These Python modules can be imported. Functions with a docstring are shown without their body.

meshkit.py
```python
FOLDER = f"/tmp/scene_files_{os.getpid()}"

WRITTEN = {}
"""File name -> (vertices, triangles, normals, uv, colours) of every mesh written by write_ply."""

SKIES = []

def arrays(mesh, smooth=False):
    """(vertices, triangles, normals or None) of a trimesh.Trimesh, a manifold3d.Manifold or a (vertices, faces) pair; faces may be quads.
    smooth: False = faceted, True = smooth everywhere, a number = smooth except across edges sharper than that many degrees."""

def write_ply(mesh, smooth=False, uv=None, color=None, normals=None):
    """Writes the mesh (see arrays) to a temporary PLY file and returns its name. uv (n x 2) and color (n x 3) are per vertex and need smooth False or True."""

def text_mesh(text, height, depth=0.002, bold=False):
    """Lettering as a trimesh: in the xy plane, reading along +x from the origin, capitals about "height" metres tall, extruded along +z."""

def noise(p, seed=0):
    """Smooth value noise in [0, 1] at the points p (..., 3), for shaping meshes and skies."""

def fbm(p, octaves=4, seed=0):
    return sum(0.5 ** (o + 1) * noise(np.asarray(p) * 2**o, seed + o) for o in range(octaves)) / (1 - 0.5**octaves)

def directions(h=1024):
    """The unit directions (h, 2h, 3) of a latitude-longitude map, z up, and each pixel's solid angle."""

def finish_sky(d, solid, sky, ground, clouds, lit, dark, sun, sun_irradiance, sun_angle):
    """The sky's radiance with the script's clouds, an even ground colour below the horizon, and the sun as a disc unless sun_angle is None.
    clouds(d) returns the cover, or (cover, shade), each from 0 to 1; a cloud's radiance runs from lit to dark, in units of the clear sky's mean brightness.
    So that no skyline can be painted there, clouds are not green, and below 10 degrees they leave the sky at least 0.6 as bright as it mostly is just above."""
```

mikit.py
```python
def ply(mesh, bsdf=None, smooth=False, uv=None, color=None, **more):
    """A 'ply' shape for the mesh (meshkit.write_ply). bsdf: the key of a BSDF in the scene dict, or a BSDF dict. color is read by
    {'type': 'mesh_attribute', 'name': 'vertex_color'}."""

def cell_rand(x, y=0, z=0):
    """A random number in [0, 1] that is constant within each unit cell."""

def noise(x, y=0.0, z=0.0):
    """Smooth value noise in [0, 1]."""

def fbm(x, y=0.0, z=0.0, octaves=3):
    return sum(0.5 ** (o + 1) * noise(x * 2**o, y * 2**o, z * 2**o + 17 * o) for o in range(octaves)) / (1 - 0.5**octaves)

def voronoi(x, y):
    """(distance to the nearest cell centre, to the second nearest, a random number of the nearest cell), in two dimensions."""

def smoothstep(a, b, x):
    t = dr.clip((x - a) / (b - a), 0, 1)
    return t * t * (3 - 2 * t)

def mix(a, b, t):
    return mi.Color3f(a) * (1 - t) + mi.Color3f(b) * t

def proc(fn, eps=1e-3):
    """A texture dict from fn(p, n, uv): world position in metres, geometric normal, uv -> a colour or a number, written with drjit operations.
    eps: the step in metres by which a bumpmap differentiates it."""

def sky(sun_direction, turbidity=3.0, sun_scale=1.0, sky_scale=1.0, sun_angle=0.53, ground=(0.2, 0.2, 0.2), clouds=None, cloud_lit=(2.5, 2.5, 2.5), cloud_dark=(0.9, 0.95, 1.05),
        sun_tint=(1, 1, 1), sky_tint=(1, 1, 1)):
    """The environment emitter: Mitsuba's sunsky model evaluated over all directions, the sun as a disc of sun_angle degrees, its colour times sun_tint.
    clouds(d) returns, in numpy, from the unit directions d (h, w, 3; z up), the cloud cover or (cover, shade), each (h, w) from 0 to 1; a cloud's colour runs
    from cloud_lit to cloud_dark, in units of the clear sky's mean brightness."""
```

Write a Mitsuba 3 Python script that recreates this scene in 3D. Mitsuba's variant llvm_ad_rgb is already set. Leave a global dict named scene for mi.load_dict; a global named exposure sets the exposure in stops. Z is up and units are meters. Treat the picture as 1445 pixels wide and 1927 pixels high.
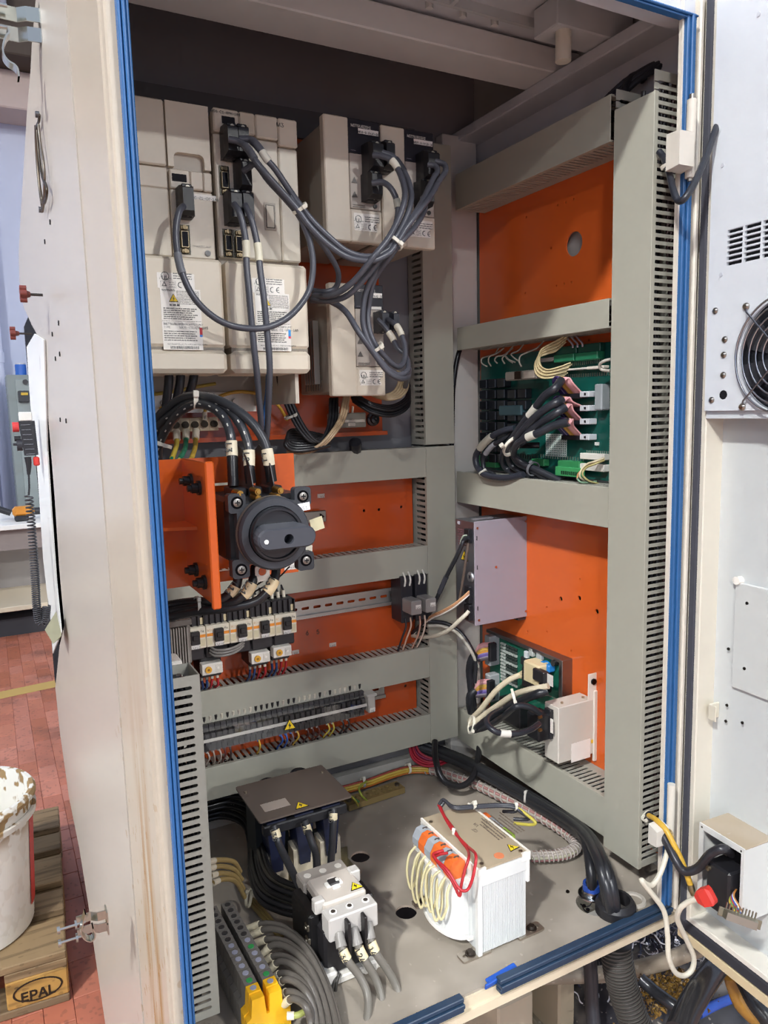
import math, random, drjit as dr, numpy as np, trimesh, shapely, manifold3d, mitsuba as mi, mikit, meshkit
from shapely.geometry import Polygon, Point, box as sbox
from shapely import affinity
scene, labels = {}, {}
T = mi.ScalarTransform4f
rnd = random.Random(7)
# ---- camera, light, exposure -------------------------------------------------------------
EYE = (0.0, 0.0, 1.5)
scene['camera'] = {'type': 'perspective', 'fov': 54.313, 'fov_axis': 'x', 'near_clip': 0.02, 'far_clip': 200.0,
    'to_world': T().look_at(origin=list(EYE), target=[0.461323, 0.877054, 1.365997], up=[0.085017, 0.106642, 0.990656])}
exposure = 0.38
scene['daylight'] = {'type': 'constant', 'radiance': {'type': 'rgb', 'value': [0.40, 0.46, 0.60]}}
# high bay lamps: place and radiance of the diffuser
LAMPS = [(-3.7, -2.2, 6.0, 1100), (-3.4, -5.4, 6.0, 360), (-8.8, -12.0, 6.0, 1200), (2.75, -5.0, 6.0, 480), (4.5, -12.0, 6.0, 1500)]
# ---- helpers -----------------------------------------------------------------------------
def H(s):
    c = np.array([int(s[i:i+2], 16) for i in (1, 3, 5)]) / 255.0
    return np.where(c < .04045, c / 12.92, ((c + .055) / 1.055) ** 2.4)
def flat(v, f):
    v, f = np.asarray(v, float), np.asarray(f, int)
    if f.shape[1] == 4: f = np.vstack([f[:, [0, 1, 2]], f[:, [0, 2, 3]]])
    return v[f].reshape(-1, 3), np.arange(len(f) * 3).reshape(-1, 3)
def cat(gs):
    vs, fs, n = [], [], 0
    for v, f in gs:
        vs.append(v); fs.append(f + n); n += len(v)
    return np.vstack(vs), np.vstack(fs)
def tr(g, m):
    m = np.asarray(m, float); v = g[0] @ m[:3, :3].T + m[:3, 3]
    return (v, g[1] if np.linalg.det(m[:3, :3]) > 0 else g[1][:, ::-1])
def mv(g, x=0, y=0, z=0): return (g[0] + np.array([x, y, z]), g[1])
def fr(o, u, v):
    u = np.asarray(u, float); u = u / np.linalg.norm(u); w = np.cross(u, v); w = w / np.linalg.norm(w); v = np.cross(w, u)
    m = np.eye(4); m[:3, 0], m[:3, 1], m[:3, 2], m[:3, 3] = u, v, w, o
    return m
FRONT = lambda o: fr(o, (1, 0, 0), (0, 0, 1))      # local x right, y up, z towards -Y
LEFT = lambda o: fr(o, (0, -1, 0), (0, 0, 1))      # local x towards -Y, y up, z towards -X
TOP = lambda o, a=0: fr(o, (math.cos(a), math.sin(a), 0), (-math.sin(a), math.cos(a), 0))
def box(x0, x1, y0, y1, z0, z1, b=0.0):
    x0, x1 = sorted((x0, x1)); y0, y1 = sorted((y0, y1)); z0, z1 = sorted((z0, z1))
    if b <= 0:
        m = trimesh.creation.box(bounds=[[x0, y0, z0], [x1, y1, z1]])
        return flat(m.vertices, m.faces)
    b = min(b, (x1-x0)*.45, (y1-y0)*.45, (z1-z0)*.45)
    p = [(x, y, z) for sx in (0, 1) for sy in (0, 1) for sz in (0, 1) for k in range(3)
         for x, y, z in [((x0, x1)[sx] + (b if k != 0 else 0)*(1-2*sx), (y0, y1)[sy] + (b if k != 1 else 0)*(1-2*sy), (z0, z1)[sz] + (b if k != 2 else 0)*(1-2*sz))]]
    return hull(p)
def hull(p):
    m = manifold3d.Manifold.hull_points(np.asarray(p, float)).to_mesh()
    return flat(m.vert_properties[:, :3], m.tri_verts)
def mfd(m):
    m = m.to_mesh(); return flat(m.vert_properties[:, :3], m.tri_verts)
def spline(pts, sub=6):
    p = np.asarray(pts, float)
    if len(p) < 3: return p
    q = np.vstack([2*p[0]-p[1], p, 2*p[-1]-p[-2]]); out = []
    t = np.linspace(0, 1, sub, endpoint=False)[:, None]
    for i in range(1, len(q)-2):
        a, b, c, d = q[i-1:i+3]
        out.append(.5*((2*b) + (c-a)*t + (2*a-5*b+4*c-d)*t*t + (3*b-a-3*c+d)*t**3))
    return np.vstack(out + [p[-1:]])
def frames(p):
    t = np.gradient(p, axis=0); t /= np.linalg.norm(t, axis=1, keepdims=True) + 1e-12
    a = np.cross(t[0], (0, 0, 1) if abs(t[0][2]) < .9 else (1, 0, 0)); a /= np.linalg.norm(a); A = [a]
    for i in range(1, len(p)):
        a = A[-1] - t[i]*(A[-1] @ t[i]); A.append(a/np.linalg.norm(a))
    A = np.array(A); return t, A, np.cross(t, A)
def tube(pts, r, n=10, sub=6, flatk=1.0):
    p = spline(pts, sub); t, A, B = frames(p); r = np.broadcast_to(r, (len(p),)) if np.ndim(r) == 0 or len(np.atleast_1d(r)) == len(p) else np.interp(np.linspace(0, 1, len(p)), np.linspace(0, 1, len(r)), r)
    a = np.arange(n)*2*np.pi/n
    v = p[:, None] + r[:, None, None]*(np.cos(a)[None, :, None]*A[:, None] + flatk*np.sin(a)[None, :, None]*B[:, None])
    i, j = np.meshgrid(np.arange(len(p)-1), np.arange(n), indexing='ij'); k = (j+1) % n
    q = np.stack([i*n+j, i*n+k, (i+1)*n+k, (i+1)*n+j], -1).reshape(-1, 4)
    g = (v.reshape(-1, 3), np.vstack([q[:, [0, 1, 2]], q[:, [0, 2, 3]]]))
    c0, c1 = np.vstack([v[0], p[:1]]), np.vstack([v[-1], p[-1:]]); j = np.arange(n)
    f = np.stack([(j+1) % n, j, j*0+n], 1)
    return cat([g, (c0, f), (c1, f[:, ::-1])])
def cyl(p, q, r, n=16, r2=None):
    p, q = np.asarray(p, float), np.asarray(q, float); r2 = r if r2 is None else r2
    m = fr(p, *perp(q-p)); L = np.linalg.norm(q-p)
    return tr(lathe([(0, 0), (r, 0), (r2, L), (0, L)], n), m)
def perp(d):
    d = d/np.linalg.norm(d); u = np.cross((0, 0, 1) if abs(d[2]) < .9 else (1, 0, 0), d); u /= np.linalg.norm(u)
    return u, np.cross(d, u)
def lathe(prof, n=24, smooth=False):
    """profile of (radius, height) from bottom to top, about local z; sharp between its segments unless smooth"""
    a = np.arange(n)*2*np.pi/n; gs = []
    segs = [prof] if smooth else [prof[i:i+2] for i in range(len(prof)-1)]
    for s in segs:
        s = np.asarray(s, float); m = len(s)
        v = np.stack([s[:, 0:1]*np.cos(a), s[:, 0:1]*np.sin(a), np.repeat(s[:, 1:2], n, 1)], -1).reshape(-1, 3)
        i, j = np.meshgrid(np.arange(m-1), np.arange(n), indexing='ij'); k = (j+1) % n
        q = np.stack([i*n+j, i*n+k, (i+1)*n+k, (i+1)*n+j], -1).reshape(-1, 4)
        gs.append((v, np.vstack([q[:, [0, 1, 2]], q[:, [0, 2, 3]]])))
    return cat(gs)
def prism(poly, h):
    """polygon in local xy raised along +z from 0 to h"""
    if not hasattr(poly, 'geom_type'): poly = Polygon(poly)
    gs = []
    for g in getattr(poly, 'geoms', [poly]):
        m = trimesh.creation.extrude_polygon(g, h, engine='earcut'); gs.append(flat(m.vertices, m.faces))
    return cat(gs)
_text = {}
def txt(s, h, d=.0006, bold=False):
    if (s, h, bold) not in _text:
        m = meshkit.text_mesh(s, h, d, bold); _text[s, h, bold] = flat(m.vertices, m.faces)
    return _text[s, h, bold]
def ctxt(s, h, d=.0006, bold=False):
    v, f = txt(s, h, d, bold); c = (v.min(0)+v.max(0))/2
    return (v-np.array([c[0], c[1], 0]), f)
def rrect(w, h, r, cx=0, cy=0): return affinity.translate(sbox(-w/2+r, -h/2+r, w/2-r, h/2-r).buffer(r, quad_segs=4), cx, cy)
def numbered(key):
    if key not in scene and key not in used: used.add(key); return key
    i = 1
    while f'{key}_{i:03d}' in used: i += 1
    k = f'{key}_{i:03d}'; used.add(k); return k
used = set()
def put(key, pieces, mat, color=None):
    """one entry: pieces is a geometry (with color) or a list of (geometry, colour)"""
    key = numbered(key)
    if color is not None: pieces = [(pieces, color)]
    g = cat([p[0] for p in pieces])
    col = np.vstack([packed(c, len(p[0])) for p, c in pieces])
    scene[key] = mikit.ply((g[0], g[1]), mat, smooth=True, uv=col)
    return key
def thing(name, label, cat_, group=None):
    k = numbered(name); labels[k] = {'label': label, 'category': cat_}
    if group: labels[k]['group'] = group
    return k
def one(name, label, cat_, pieces, mat, color=None, group=None):
    k = put(name, pieces, mat, color); labels[k] = {'label': label, 'category': cat_}
    if group: labels[k]['group'] = group
    return k
def part(root, name, pieces, mat, color=None, label=None):
    k = put(f'{root}__{name}', pieces, mat, color)
    if label: labels[k] = {'label': label}
    return k
def struct(name, pieces, mat, color=None, label=None):
    k = put(name, pieces, mat, color); labels[k] = {'kind': 'structure'}
    if label: labels[k]['label'] = label
    return k
def place_tag(w, p): return [(tr(box(-.0075, .0075, -.004, .004, 0, .0006), FRONT(p)), '#c9bdb2'), (tr(mv(ctxt(w, .0045, .0003), 0, -.0022, .0006), FRONT(p)), '#6d6560')]
# ---- materials: the colour comes with the mesh, the rest from these ------------------------------
def coat(p, n, uv):
    """each piece's own paint colour, kept in its uv as two packed numbers"""
    a, b = dr.round(uv.x), dr.round(uv.y); g = dr.floor(a/256.0)
    return mi.Color3f(dr.square((a-256.0*g)/255.0), dr.square(g/255.0), dr.square(b/255.0))
VC = mikit.proc(coat)
def packed(c, n):
    q = np.round(np.sqrt(np.clip(H(c) if isinstance(c, str) else c, 0, 1))*255)
    return np.tile([q[0]+256*q[1], q[2]], (n, 1))
def pr(rough, metal=0.0, spec=.5, **k): return {'type': 'principled', 'base_color': VC, 'roughness': rough, 'metallic': metal, 'specular': spec, **k}
def two(b): return {'type': 'twosided', 'bsdf': b}
def blend(a, b, fn): return {'type': 'blendbsdf', 'weight': mikit.proc(fn), 'bsdf_0': a, 'bsdf_1': b}
def rgb(s): return {'type': 'rgb', 'value': H(s).tolist()}
def dif(s, rough=.7): return {'type': 'principled', 'base_color': rgb(s), 'roughness': rough, 'specular': .3}
scene['m_plastic'] = two(pr(.42))
scene['m_gloss'] = two(pr(.22))
scene['m_cable'] = two(pr(.33))
scene['m_matte'] = two(pr(.75, spec=.25))
scene['m_metal'] = two(pr(.42, 1.0))
scene['m_chrome'] = two(pr(.16, 1.0))
scene['m_orange'] = two(pr(.16, spec=.5))
scene['m_cab'] = two(blend(pr(.45, spec=.3), dif('#6f675c'), lambda p, n, uv: .22*mikit.smoothstep(.5, .85, mikit.fbm(p.x*9, p.y*9, p.z*9))))
scene['m_duct'] = two(pr(.5, spec=.35))
def dust(p, n, uv):
    big = mikit.smoothstep(.45, .8, mikit.fbm(p.x*14, p.y*14, p.z*14))
    specks = mikit.smoothstep(.80, .84, mikit.noise(p.x*160, p.y*160, p.z*160))
    return .45*big + .35*specks
scene['m_dusty'] = two(blend(pr(.5, spec=.3), dif('#b9b0a4'), dust))
def stain(p, n, uv):
    streak = mikit.smoothstep(.28, .66, mikit.fbm(p.x*9, p.y*60, p.z*6))*mikit.smoothstep(.81, .845, p.y)*(1-mikit.smoothstep(.89, .935, p.y))*(1-mikit.smoothstep(.75, 1.30, p.z))
    spots = mikit.smoothstep(.80, .84, mikit.noise(p.x*50, p.y*110, p.z*60))*(1-mikit.smoothstep(.9, 1.4, p.z))
    return (.95*streak+.35*spots*(1-mikit.smoothstep(1.0, 1.1, p.y)))*(1-mikit.smoothstep(.2, .25, p.x))
scene['m_panel'] = two(blend(pr(.3, spec=.45), dif('#86622f'), stain))
scene['m_glass'] = {'type': 'thindielectric', 'int_ior': 1.45}

# ---- lamps of the hall ----------------------------------------------------------------------
for i, (x, y, z, LAMP) in enumerate(LAMPS):
    L = thing('hall_lamp', ('hanging dome lamp high in the hall, nearest in front of the cabinet', 'hanging dome lamp high in the hall, behind the nearest one', 'hanging dome lamp high in the hall, farthest from the cabinet', 'hanging dome lamp high on the door side', 'hanging dome lamp far off on the door side')[i], 'lamp')
    part(L, 'reflector', tr(lathe([(.07, .34), (.10, .30), (.24, .05), (.245, .0), (.235, .0), (.235, .045), (.09, .29), (.0, .29)], 32), fr((x, y, z), (1, 0, 0), (0, 1, 0))), 'm_metal', '#c8c8c8')
    part(L, 'hanger', cyl((x, y, z+.34), (x, y, z+1.2), .012, 8), 'm_metal', '#888888')
    g = lathe([(.0, -.13)] + [(.225*math.sin(a), -.13*math.cos(a)) for a in np.linspace(.15, math.pi/2, 7)], 24, True)
    k = part(L, 'diffuser', mv(g, x, y, z), 'm_matte', '#ffffff')
    scene[k]['emitter'] = {'type': 'area', 'radiance': {'type': 'rgb', 'value': [LAMP, LAMP, LAMP*.975]}}
# ---- the hall: tiled floor and far wall -------------------------------------------------------
FL = struct('floor', flat([(-9, -9, -.012), (9, -9, -.012), (9, 9, -.012), (-9, 9, -.012)], [(0, 1, 2, 3)]), 'm_floor', '#a3512f', 'terracotta tiled factory floor')
struct('wall_back', box(-6, 8, 7.6, 7.8, 0, 7), 'm_matte', '#b9bfd0', 'pale plastered hall wall behind the workbench')
# ---- the cabinet shell ------------------------------------------------------------------------
CAB = thing('electrical_cabinet', 'tall open grey machine control cabinet lined with orange mounting plates', 'cabinet')
G, OR = '#b3b6ba', '#cf5f29'
part(CAB, 'back_panel', box(.13, .965, 1.375, 1.385, .69, 2.22), 'm_cab', '#77767a')
part(CAB, 'side_panel', box(.96, .97, .79, 1.375, .69, 2.22), 'm_cab', '#9d9c99')
part(CAB, 'side_panel', box(.140, .150, .79, 1.375, .69, 2.22), 'm_cab', '#9d9c99')
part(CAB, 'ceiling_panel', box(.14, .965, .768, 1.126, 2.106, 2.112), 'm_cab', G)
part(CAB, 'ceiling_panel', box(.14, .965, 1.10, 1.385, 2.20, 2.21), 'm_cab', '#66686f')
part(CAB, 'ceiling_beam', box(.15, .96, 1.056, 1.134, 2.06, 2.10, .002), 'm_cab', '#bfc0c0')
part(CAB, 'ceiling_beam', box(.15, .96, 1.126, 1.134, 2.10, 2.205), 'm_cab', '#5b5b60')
part(CAB, 'corner_angle', box(.90, .96, .80, 1.375, 2.04, 2.06, .002), 'm_cab', G)
part(CAB, 'corner_angle', box(.952, .96, .80, 1.375, 1.97, 2.05), 'm_cab', G)
# floor plate with round cable holes
HO = [[(0.5285,1.1297,0.71),(0.5258,0.9592,0.71),(0.3577,0.8611,0.71)]]
fp = sbox(.15, .772, .96, 1.375)
for h in HO[0][:2]: fp = fp.difference(Point(h[0], h[1]).buffer(.017, quad_segs=8))
fp = fp.difference(Point(0.7988, .825).buffer(.031, quad_segs=8))
part(CAB, 'floor_plate', mv(prism(fp, .004), 0, 0, .706), 'm_dusty', '#8f877d')
part(CAB, 'floor_flange', box(.15, .96, 1.355, 1.375, .71, .745), 'm_cab', '#aaa8a3')
part(CAB, 'sill', cat([box(.128, .93, .768, .79, .672, .706), box(.128, .93, .764, .770, .676, .690)]), 'm_panel', '#c9bda5')
part(CAB, 'lintel', cat([box(.128, .90, .766, .80, 2.017, 2.35)]), 'm_panel', '#b9bcc4')
BL = '#265688'
def gasket(x0, x1, z0, z1, along):
    gs = []
    if along == 'z':
        for k in range(3): gs.append(box(x0+(x1-x0)*k/3, x0+(x1-x0)*(k+.86)/3, .753+.003*(k != 1), .768, z0, z1, .001))
    else:
        for k in range(3): gs.append(box(x0, x1, .753+.003*(k != 1), .768, z0+(z1-z0)*k/3, z0+(z1-z0)*(k+.86)/3, .001))
    return cat(gs)
part(CAB, 'gasket', gasket(.138, .149, .70, 2.3, 'z'), 'm_plastic', BL, 'blue rubber door seal')
part(CAB, 'gasket', gasket(.875, .893, .72, 2.015, 'z'), 'm_plastic', BL, 'blue rubber door seal')
part(CAB, 'gasket', gasket(.149, .893, 2.010, 2.018, 'x'), 'm_plastic', BL, 'blue rubber door seal')
part(CAB, 'gasket', cat([gasket(.149, .50, .700, .722, 'x'), gasket(.56, .893, .700, .722, 'x')]), 'm_plastic', '#22364d', 'dirty dark blue rubber seal along the sill')
part(CAB, 'gasket_scrap', tr(cat([box(-.022, .030, -.005, .006, 0, .004, .0015), box(-.030, .0, -.006, -.003, 0, .009, .001)]), fr((0.5702,0.7728,0.712), (1, .05, .06), (0, 1, .3))), 'm_plastic', '#1d4fa8', 'torn piece of blue seal')
part(CAB, 'left_post', cat([box(.128, .150, .768, .79, .60, 2.4, .002), box(.126, .134, .785, 1.0, .60, 2.4, .002)]), 'm_panel', '#a89f8f')
part(CAB, 'right_post', cat([box(.8718, .875, .762, .768, .70, 2.05), box(.883, .905, .768, .772, .70, 2.35), box(.90, .97, .772, .79, .70, 2.2), box(.905, .913, .760, .79, .70, 2.35, .002)]), 'm_panel', '#cfc8ba')
part(CAB, 'door_rod', cyl((.921, .775, .72), (.921, .775, 2.2), .005, 10), 'm_panel', '#cfcac0')
# orange mounting plates, with drilled holes
def plate_r(y0, y1, z0, z1, holes):
    q = sbox(-y1, z0, -y0, z1)
    for y, z, r in holes: q = q.difference(Point(-y, z).buffer(r, quad_segs=6))
    g = prism(q, .003)
    return tr(g, np.array([[0, 0, -1, .948], [-1, 0, 0, 0], [0, 1, 0, 0], [0, 0, 0, 1.0]]))
hr = [(p[1], p[2], .0022) for p in [(0.945,1.095,1.859),(0.945,1.074,1.8585),(0.945,1.0534,1.8588),(0.945,1.184,1.8583),(0.945,1.0967,1.7182),(0.945,1.0767,1.7188),(0.945,1.0572,1.7186),(0.945,1.1872,1.7181),(0.945,1.1118,1.7876),(0.945,1.1198,1.1092),(0.945,1.1195,1.0597),(0.945,1.1805,1.0442),(0.945,1.028,1.1831),(0.945,1.0491,1.0403),(0.945,1.0114,1.6132)]]
hr += [(p[1], p[2], .0045) for p in [(0.945,1.0798,1.1349),(0.945,1.029,1.1468),(0.945,0.9835,1.1319)]] + [(1.0512, 1.783, .021)]
part(CAB, 'mounting_plate', plate_r(.80, 1.338, .745, 1.935, hr), 'm_orange', OR, 'orange plate on the side wall')
def plate_b(x0, x1, z0, z1, holes, y=1.36):
    q = sbox(x0, z0, x1, z1)
    for x, z, r in holes: q = q.difference(Point(x, z).buffer(r, quad_segs=6))
    return tr(prism(q, .003), FRONT((0, y, 0)))
hb = [(p[0], p[2], .003) for p in [(0.668,1.357,1.2993),(0.7022,1.357,1.2986),(0.7549,1.357,1.2998),(0.7554,1.357,0.9094)]]
part(CAB, 'mounting_plate', plate_b(.16, .782, .80, 1.40, hb), 'm_orange', '#b34a22', 'orange plate on the back wall below the drives')  # same orange paint as the side plate, darkened to stand in for shade
part(CAB, 'mounting_plate', cat([plate_b(.16, .715, 1.46, 2.02, []), box(.16, .715, 1.335, 1.36, 1.452, 1.46)]), 'm_orange', '#b4512c', 'orange plate behind the drives')  # shade behind the drives is put into this deeper orange
part(CAB, 'ceiling_beam', box(.80, .955, .93, .985, 2.062, 2.105, .002), 'm_cab', '#b3b6b8')
part(CAB, 'ceiling_rib', box(.15, .955, 1.005, 1.012, 2.092, 2.106), 'm_cab', '#a9acae')
part(CAB, 'ceiling_rib', box(.66, .667, .77, 1.01, 2.092, 2.106), 'm_cab', '#a9acae')
part(CAB, 'ceiling_plug', cat([cyl((.825, .945, 2.062), (.825, .945, 2.02), .012, 16)]), 'm_cab', '#c5c2b6')
for x, y in ((.47, 1.03), (.55, 1.03), (.64, 1.03), (.70, 1.03), (.76, 1.03), (.83, .90)): part(CAB, 'ceiling_bolt', cat([cyl((x, y, 2.106), (x, y, 2.094), .006, 6)]), 'm_cab', '#bfc0be')
part(CAB, 'side_opening', box(.9575, .9595, .80, .875, 1.99, 2.045), 'm_matte', '#15182a')  # flat dark plate painted as the shade of an opening
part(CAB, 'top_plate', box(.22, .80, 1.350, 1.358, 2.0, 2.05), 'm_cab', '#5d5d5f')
part(CAB, 'corner_post', box(.862, .945, 1.345, 1.372, .71, 2.05, .002), 'm_cab', '#c4c2bd')
# ---- the machine beside the cabinet ------------------------------------------------------------
MA = thing('machine_enclosure', 'cream painted sheet metal machine enclosure left of the open cabinet', 'machine')
prof = [(1.0, .25)] + [(p[1], p[2]) for p in [(0.1245,1.5367,0.0944),(0.1245,1.6399,0.1555),(0.1245,1.7798,0.2459),(0.1245,1.8476,0.3186),(0.1245,1.9983,0.386),(0.1245,2.2451,0.4091),(0.1245,2.4189,0.5384),(0.1245,2.4589,0.674),(0.1245,2.0856,0.9105),(0.1245,1.8517,1.0242),(0.1245,1.8578,1.0623),(0.1245,1.8638,1.1598),(0.1245,1.8206,1.3192),(0.1245,1.8121,1.4113),(0.1245,1.8082,1.5383),(0.1245,1.7906,1.6598),(0.1245,2.0845,1.7321),(0.1245,2.3801,1.8155),(0.1245,2.4731,1.8967),(0.1245,2.3887,1.9597),(0.1245,2.1972,1.9997),(0.1245,1.9646,2.0411),(0.1245,1.8047,2.0722),(0.1245,1.6772,2.0943),(0.1245,1.5389,2.1088),(0.1245,1.4613,2.1259),(0.1245,1.3407,2.1376),(0.1245,1.2097,2.1186)]] + [(1.0, 2.4)]
side = lambda p, h, x: tr(prism(p, h), np.array([[0, 0, 1.0, x], [1, 0, 0, 0], [0, 1, 0, 0], [0, 0, 0, 1.0]]))
part(MA, 'side_panel', side(prof, .012, .1245), 'm_panel', '#a9a398')
part(MA, 'body', box(.16, .95, 1.42, 2.6, .15, 2.0, .01), 'm_panel', '#d8d2c6')
part(MA, 'slide_gap', box(.140, .15, 1.80, 2.75, .60, 1.80), 'm_matte', '#16181b')  # dark sheet filling the slot, its black stands in for shade
st = [(p[1], p[2]) for p in [(0.122,1.6883,1.6592),(0.122,1.8666,1.4283),(0.122,1.912,1.2717),(0.122,1.9435,1.1055),(0.122,1.9228,0.9885),(0.122,2.3638,0.8107),(0.122,2.3189,0.9444),(0.122,2.3869,0.9934),(0.122,2.4285,1.0875),(0.122,2.3574,1.269),(0.122,2.3185,1.384),(0.122,2.3855,1.5452),(0.122,2.3234,1.6995),(0.122,1.9554,1.6985)]]
part(MA, 'sliding_door', side(st, .003, .1205), 'm_panel', '#d6d9d4')
part(MA, 'torn_flap', hull([(0.0799,1.8,1.033), (0.1058,1.78,1.0765), (0.1099,1.74,1.03), (0.0925,1.76,1.0084), (0.1138,1.9,1.0283), (0.116,1.88,0.9875)]), 'm_matte', '#8b8a72', 'bent dirty metal flap')
for w, p in (('L55', (0.5743,1.357,1.3369)), ('L62', (0.588,1.357,1.0309)), ('X2', (0.5071,1.357,1.0296))):
    part(CAB, 'tag', place_tag(w, p), 'm_plastic', label='tiny white printed tag')
for w, p in (('6', (0.5336,1.357,1.0644)), ('5', (0.5565,1.357,1.0629))): part(CAB, 'marking', tr(ctxt(w, .009, .0004), FRONT((p[0], 1.3568, p[2]))), 'm_plastic', '#2e1510', 'handwritten number')
p = (0.8556,0.8002,0.711)
part(CAB, 'hole_rim', mv(lathe([(.013, 0), (.020, 0), (.019, .003), (.014, .003), (.013, 0)], 24), p[0], p[1], .7102), 'm_cab', '#b9b4aa', 'raised rim of a cable hole')

# ---- slotted cable ducts ------------------------------------------------------------------------
DC = '#96958a'
def comb(L, h, pitch, slot, lo=.26, hi=.86):
    q = sbox(0, 0, L, h); cuts = []
    n = int((L-.012)/pitch)
    for i in range(n):
        x = .008+i*pitch+(L-.012-n*pitch)/2
        cuts += [Polygon([(x, h*lo+slot*.4), (x+slot*.3, h*lo), (x+slot*.7, h*lo), (x+slot, h*lo+slot*.4), (x+slot, h*hi), (x+slot*.66, h*hi+slot*.5), (x+slot*.66, h+.001), (x+slot*.34, h+.001), (x+slot*.34, h*hi+slot*.5), (x, h*hi)])]
    return q.difference(shapely.union_all(cuts))
def duct(label, o, l, t, L, w, h, pitch=.0125, slot=.0052, cover=True, gap=(0, 0), lo=.26, wires=3, group=None, cc=(0, None)):
    m = fr(o, l, t); D = thing('cable_duct', label, 'cable duct', group)
    part(D, 'base', tr(box(0, L, 0, w, 0, .002), m), 'm_duct', DC)
    c = comb(L, h, pitch, slot, lo)
    for y in (0.0, w-.0016):
        g = prism(c, .0016)                                    # xy -> x,z ; raised along y
        g = tr(g, [[1, 0, 0, 0], [0, 0, 1, y], [0, 1, 0, 0], [0, 0, 0, 1]])
        part(D, 'slotted_side', tr(g, m), 'm_duct', '#9b9a90')
    if cover:
        a, b = cc[0], L if cc[1] is None else cc[1]
        part(D, 'cover', tr(cat([box(a, b, -.0016, w+.0016, h-.0002, h+.0016, .0006), box(a, b, -.0016, -.0001, h-.006, h+.0005), box(a, b, w+.0001, w+.0016, h-.006, h+.0005)]), m), 'm_duct', '#a09f92')
    if wires:
        W = []
        for i in range(wires*2):
            y, z = w*rnd.uniform(.12, .88), h*rnd.uniform(.12, .7)
            W.append((tube([(x, min(max(y+rnd.uniform(-.006, .006), .006), w-.006), min(max(z+rnd.uniform(-.008, .008), .008), h*.8)) for x in np.linspace(.01, L-.01, 7)], rnd.uniform(.002, .0045), 6, 3), rnd.choice(['#1b1c20', '#15161a', '#23242a', '#2a2a2e', '#8d8a80', '#3b2a2a'])))
        part(D, 'wiring', [(tr(g, m), c_) for g, c_ in W], 'm_cable', label='wires lying inside the duct')
    return D
X_, Y_, Z_ = np.eye(3)
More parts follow.
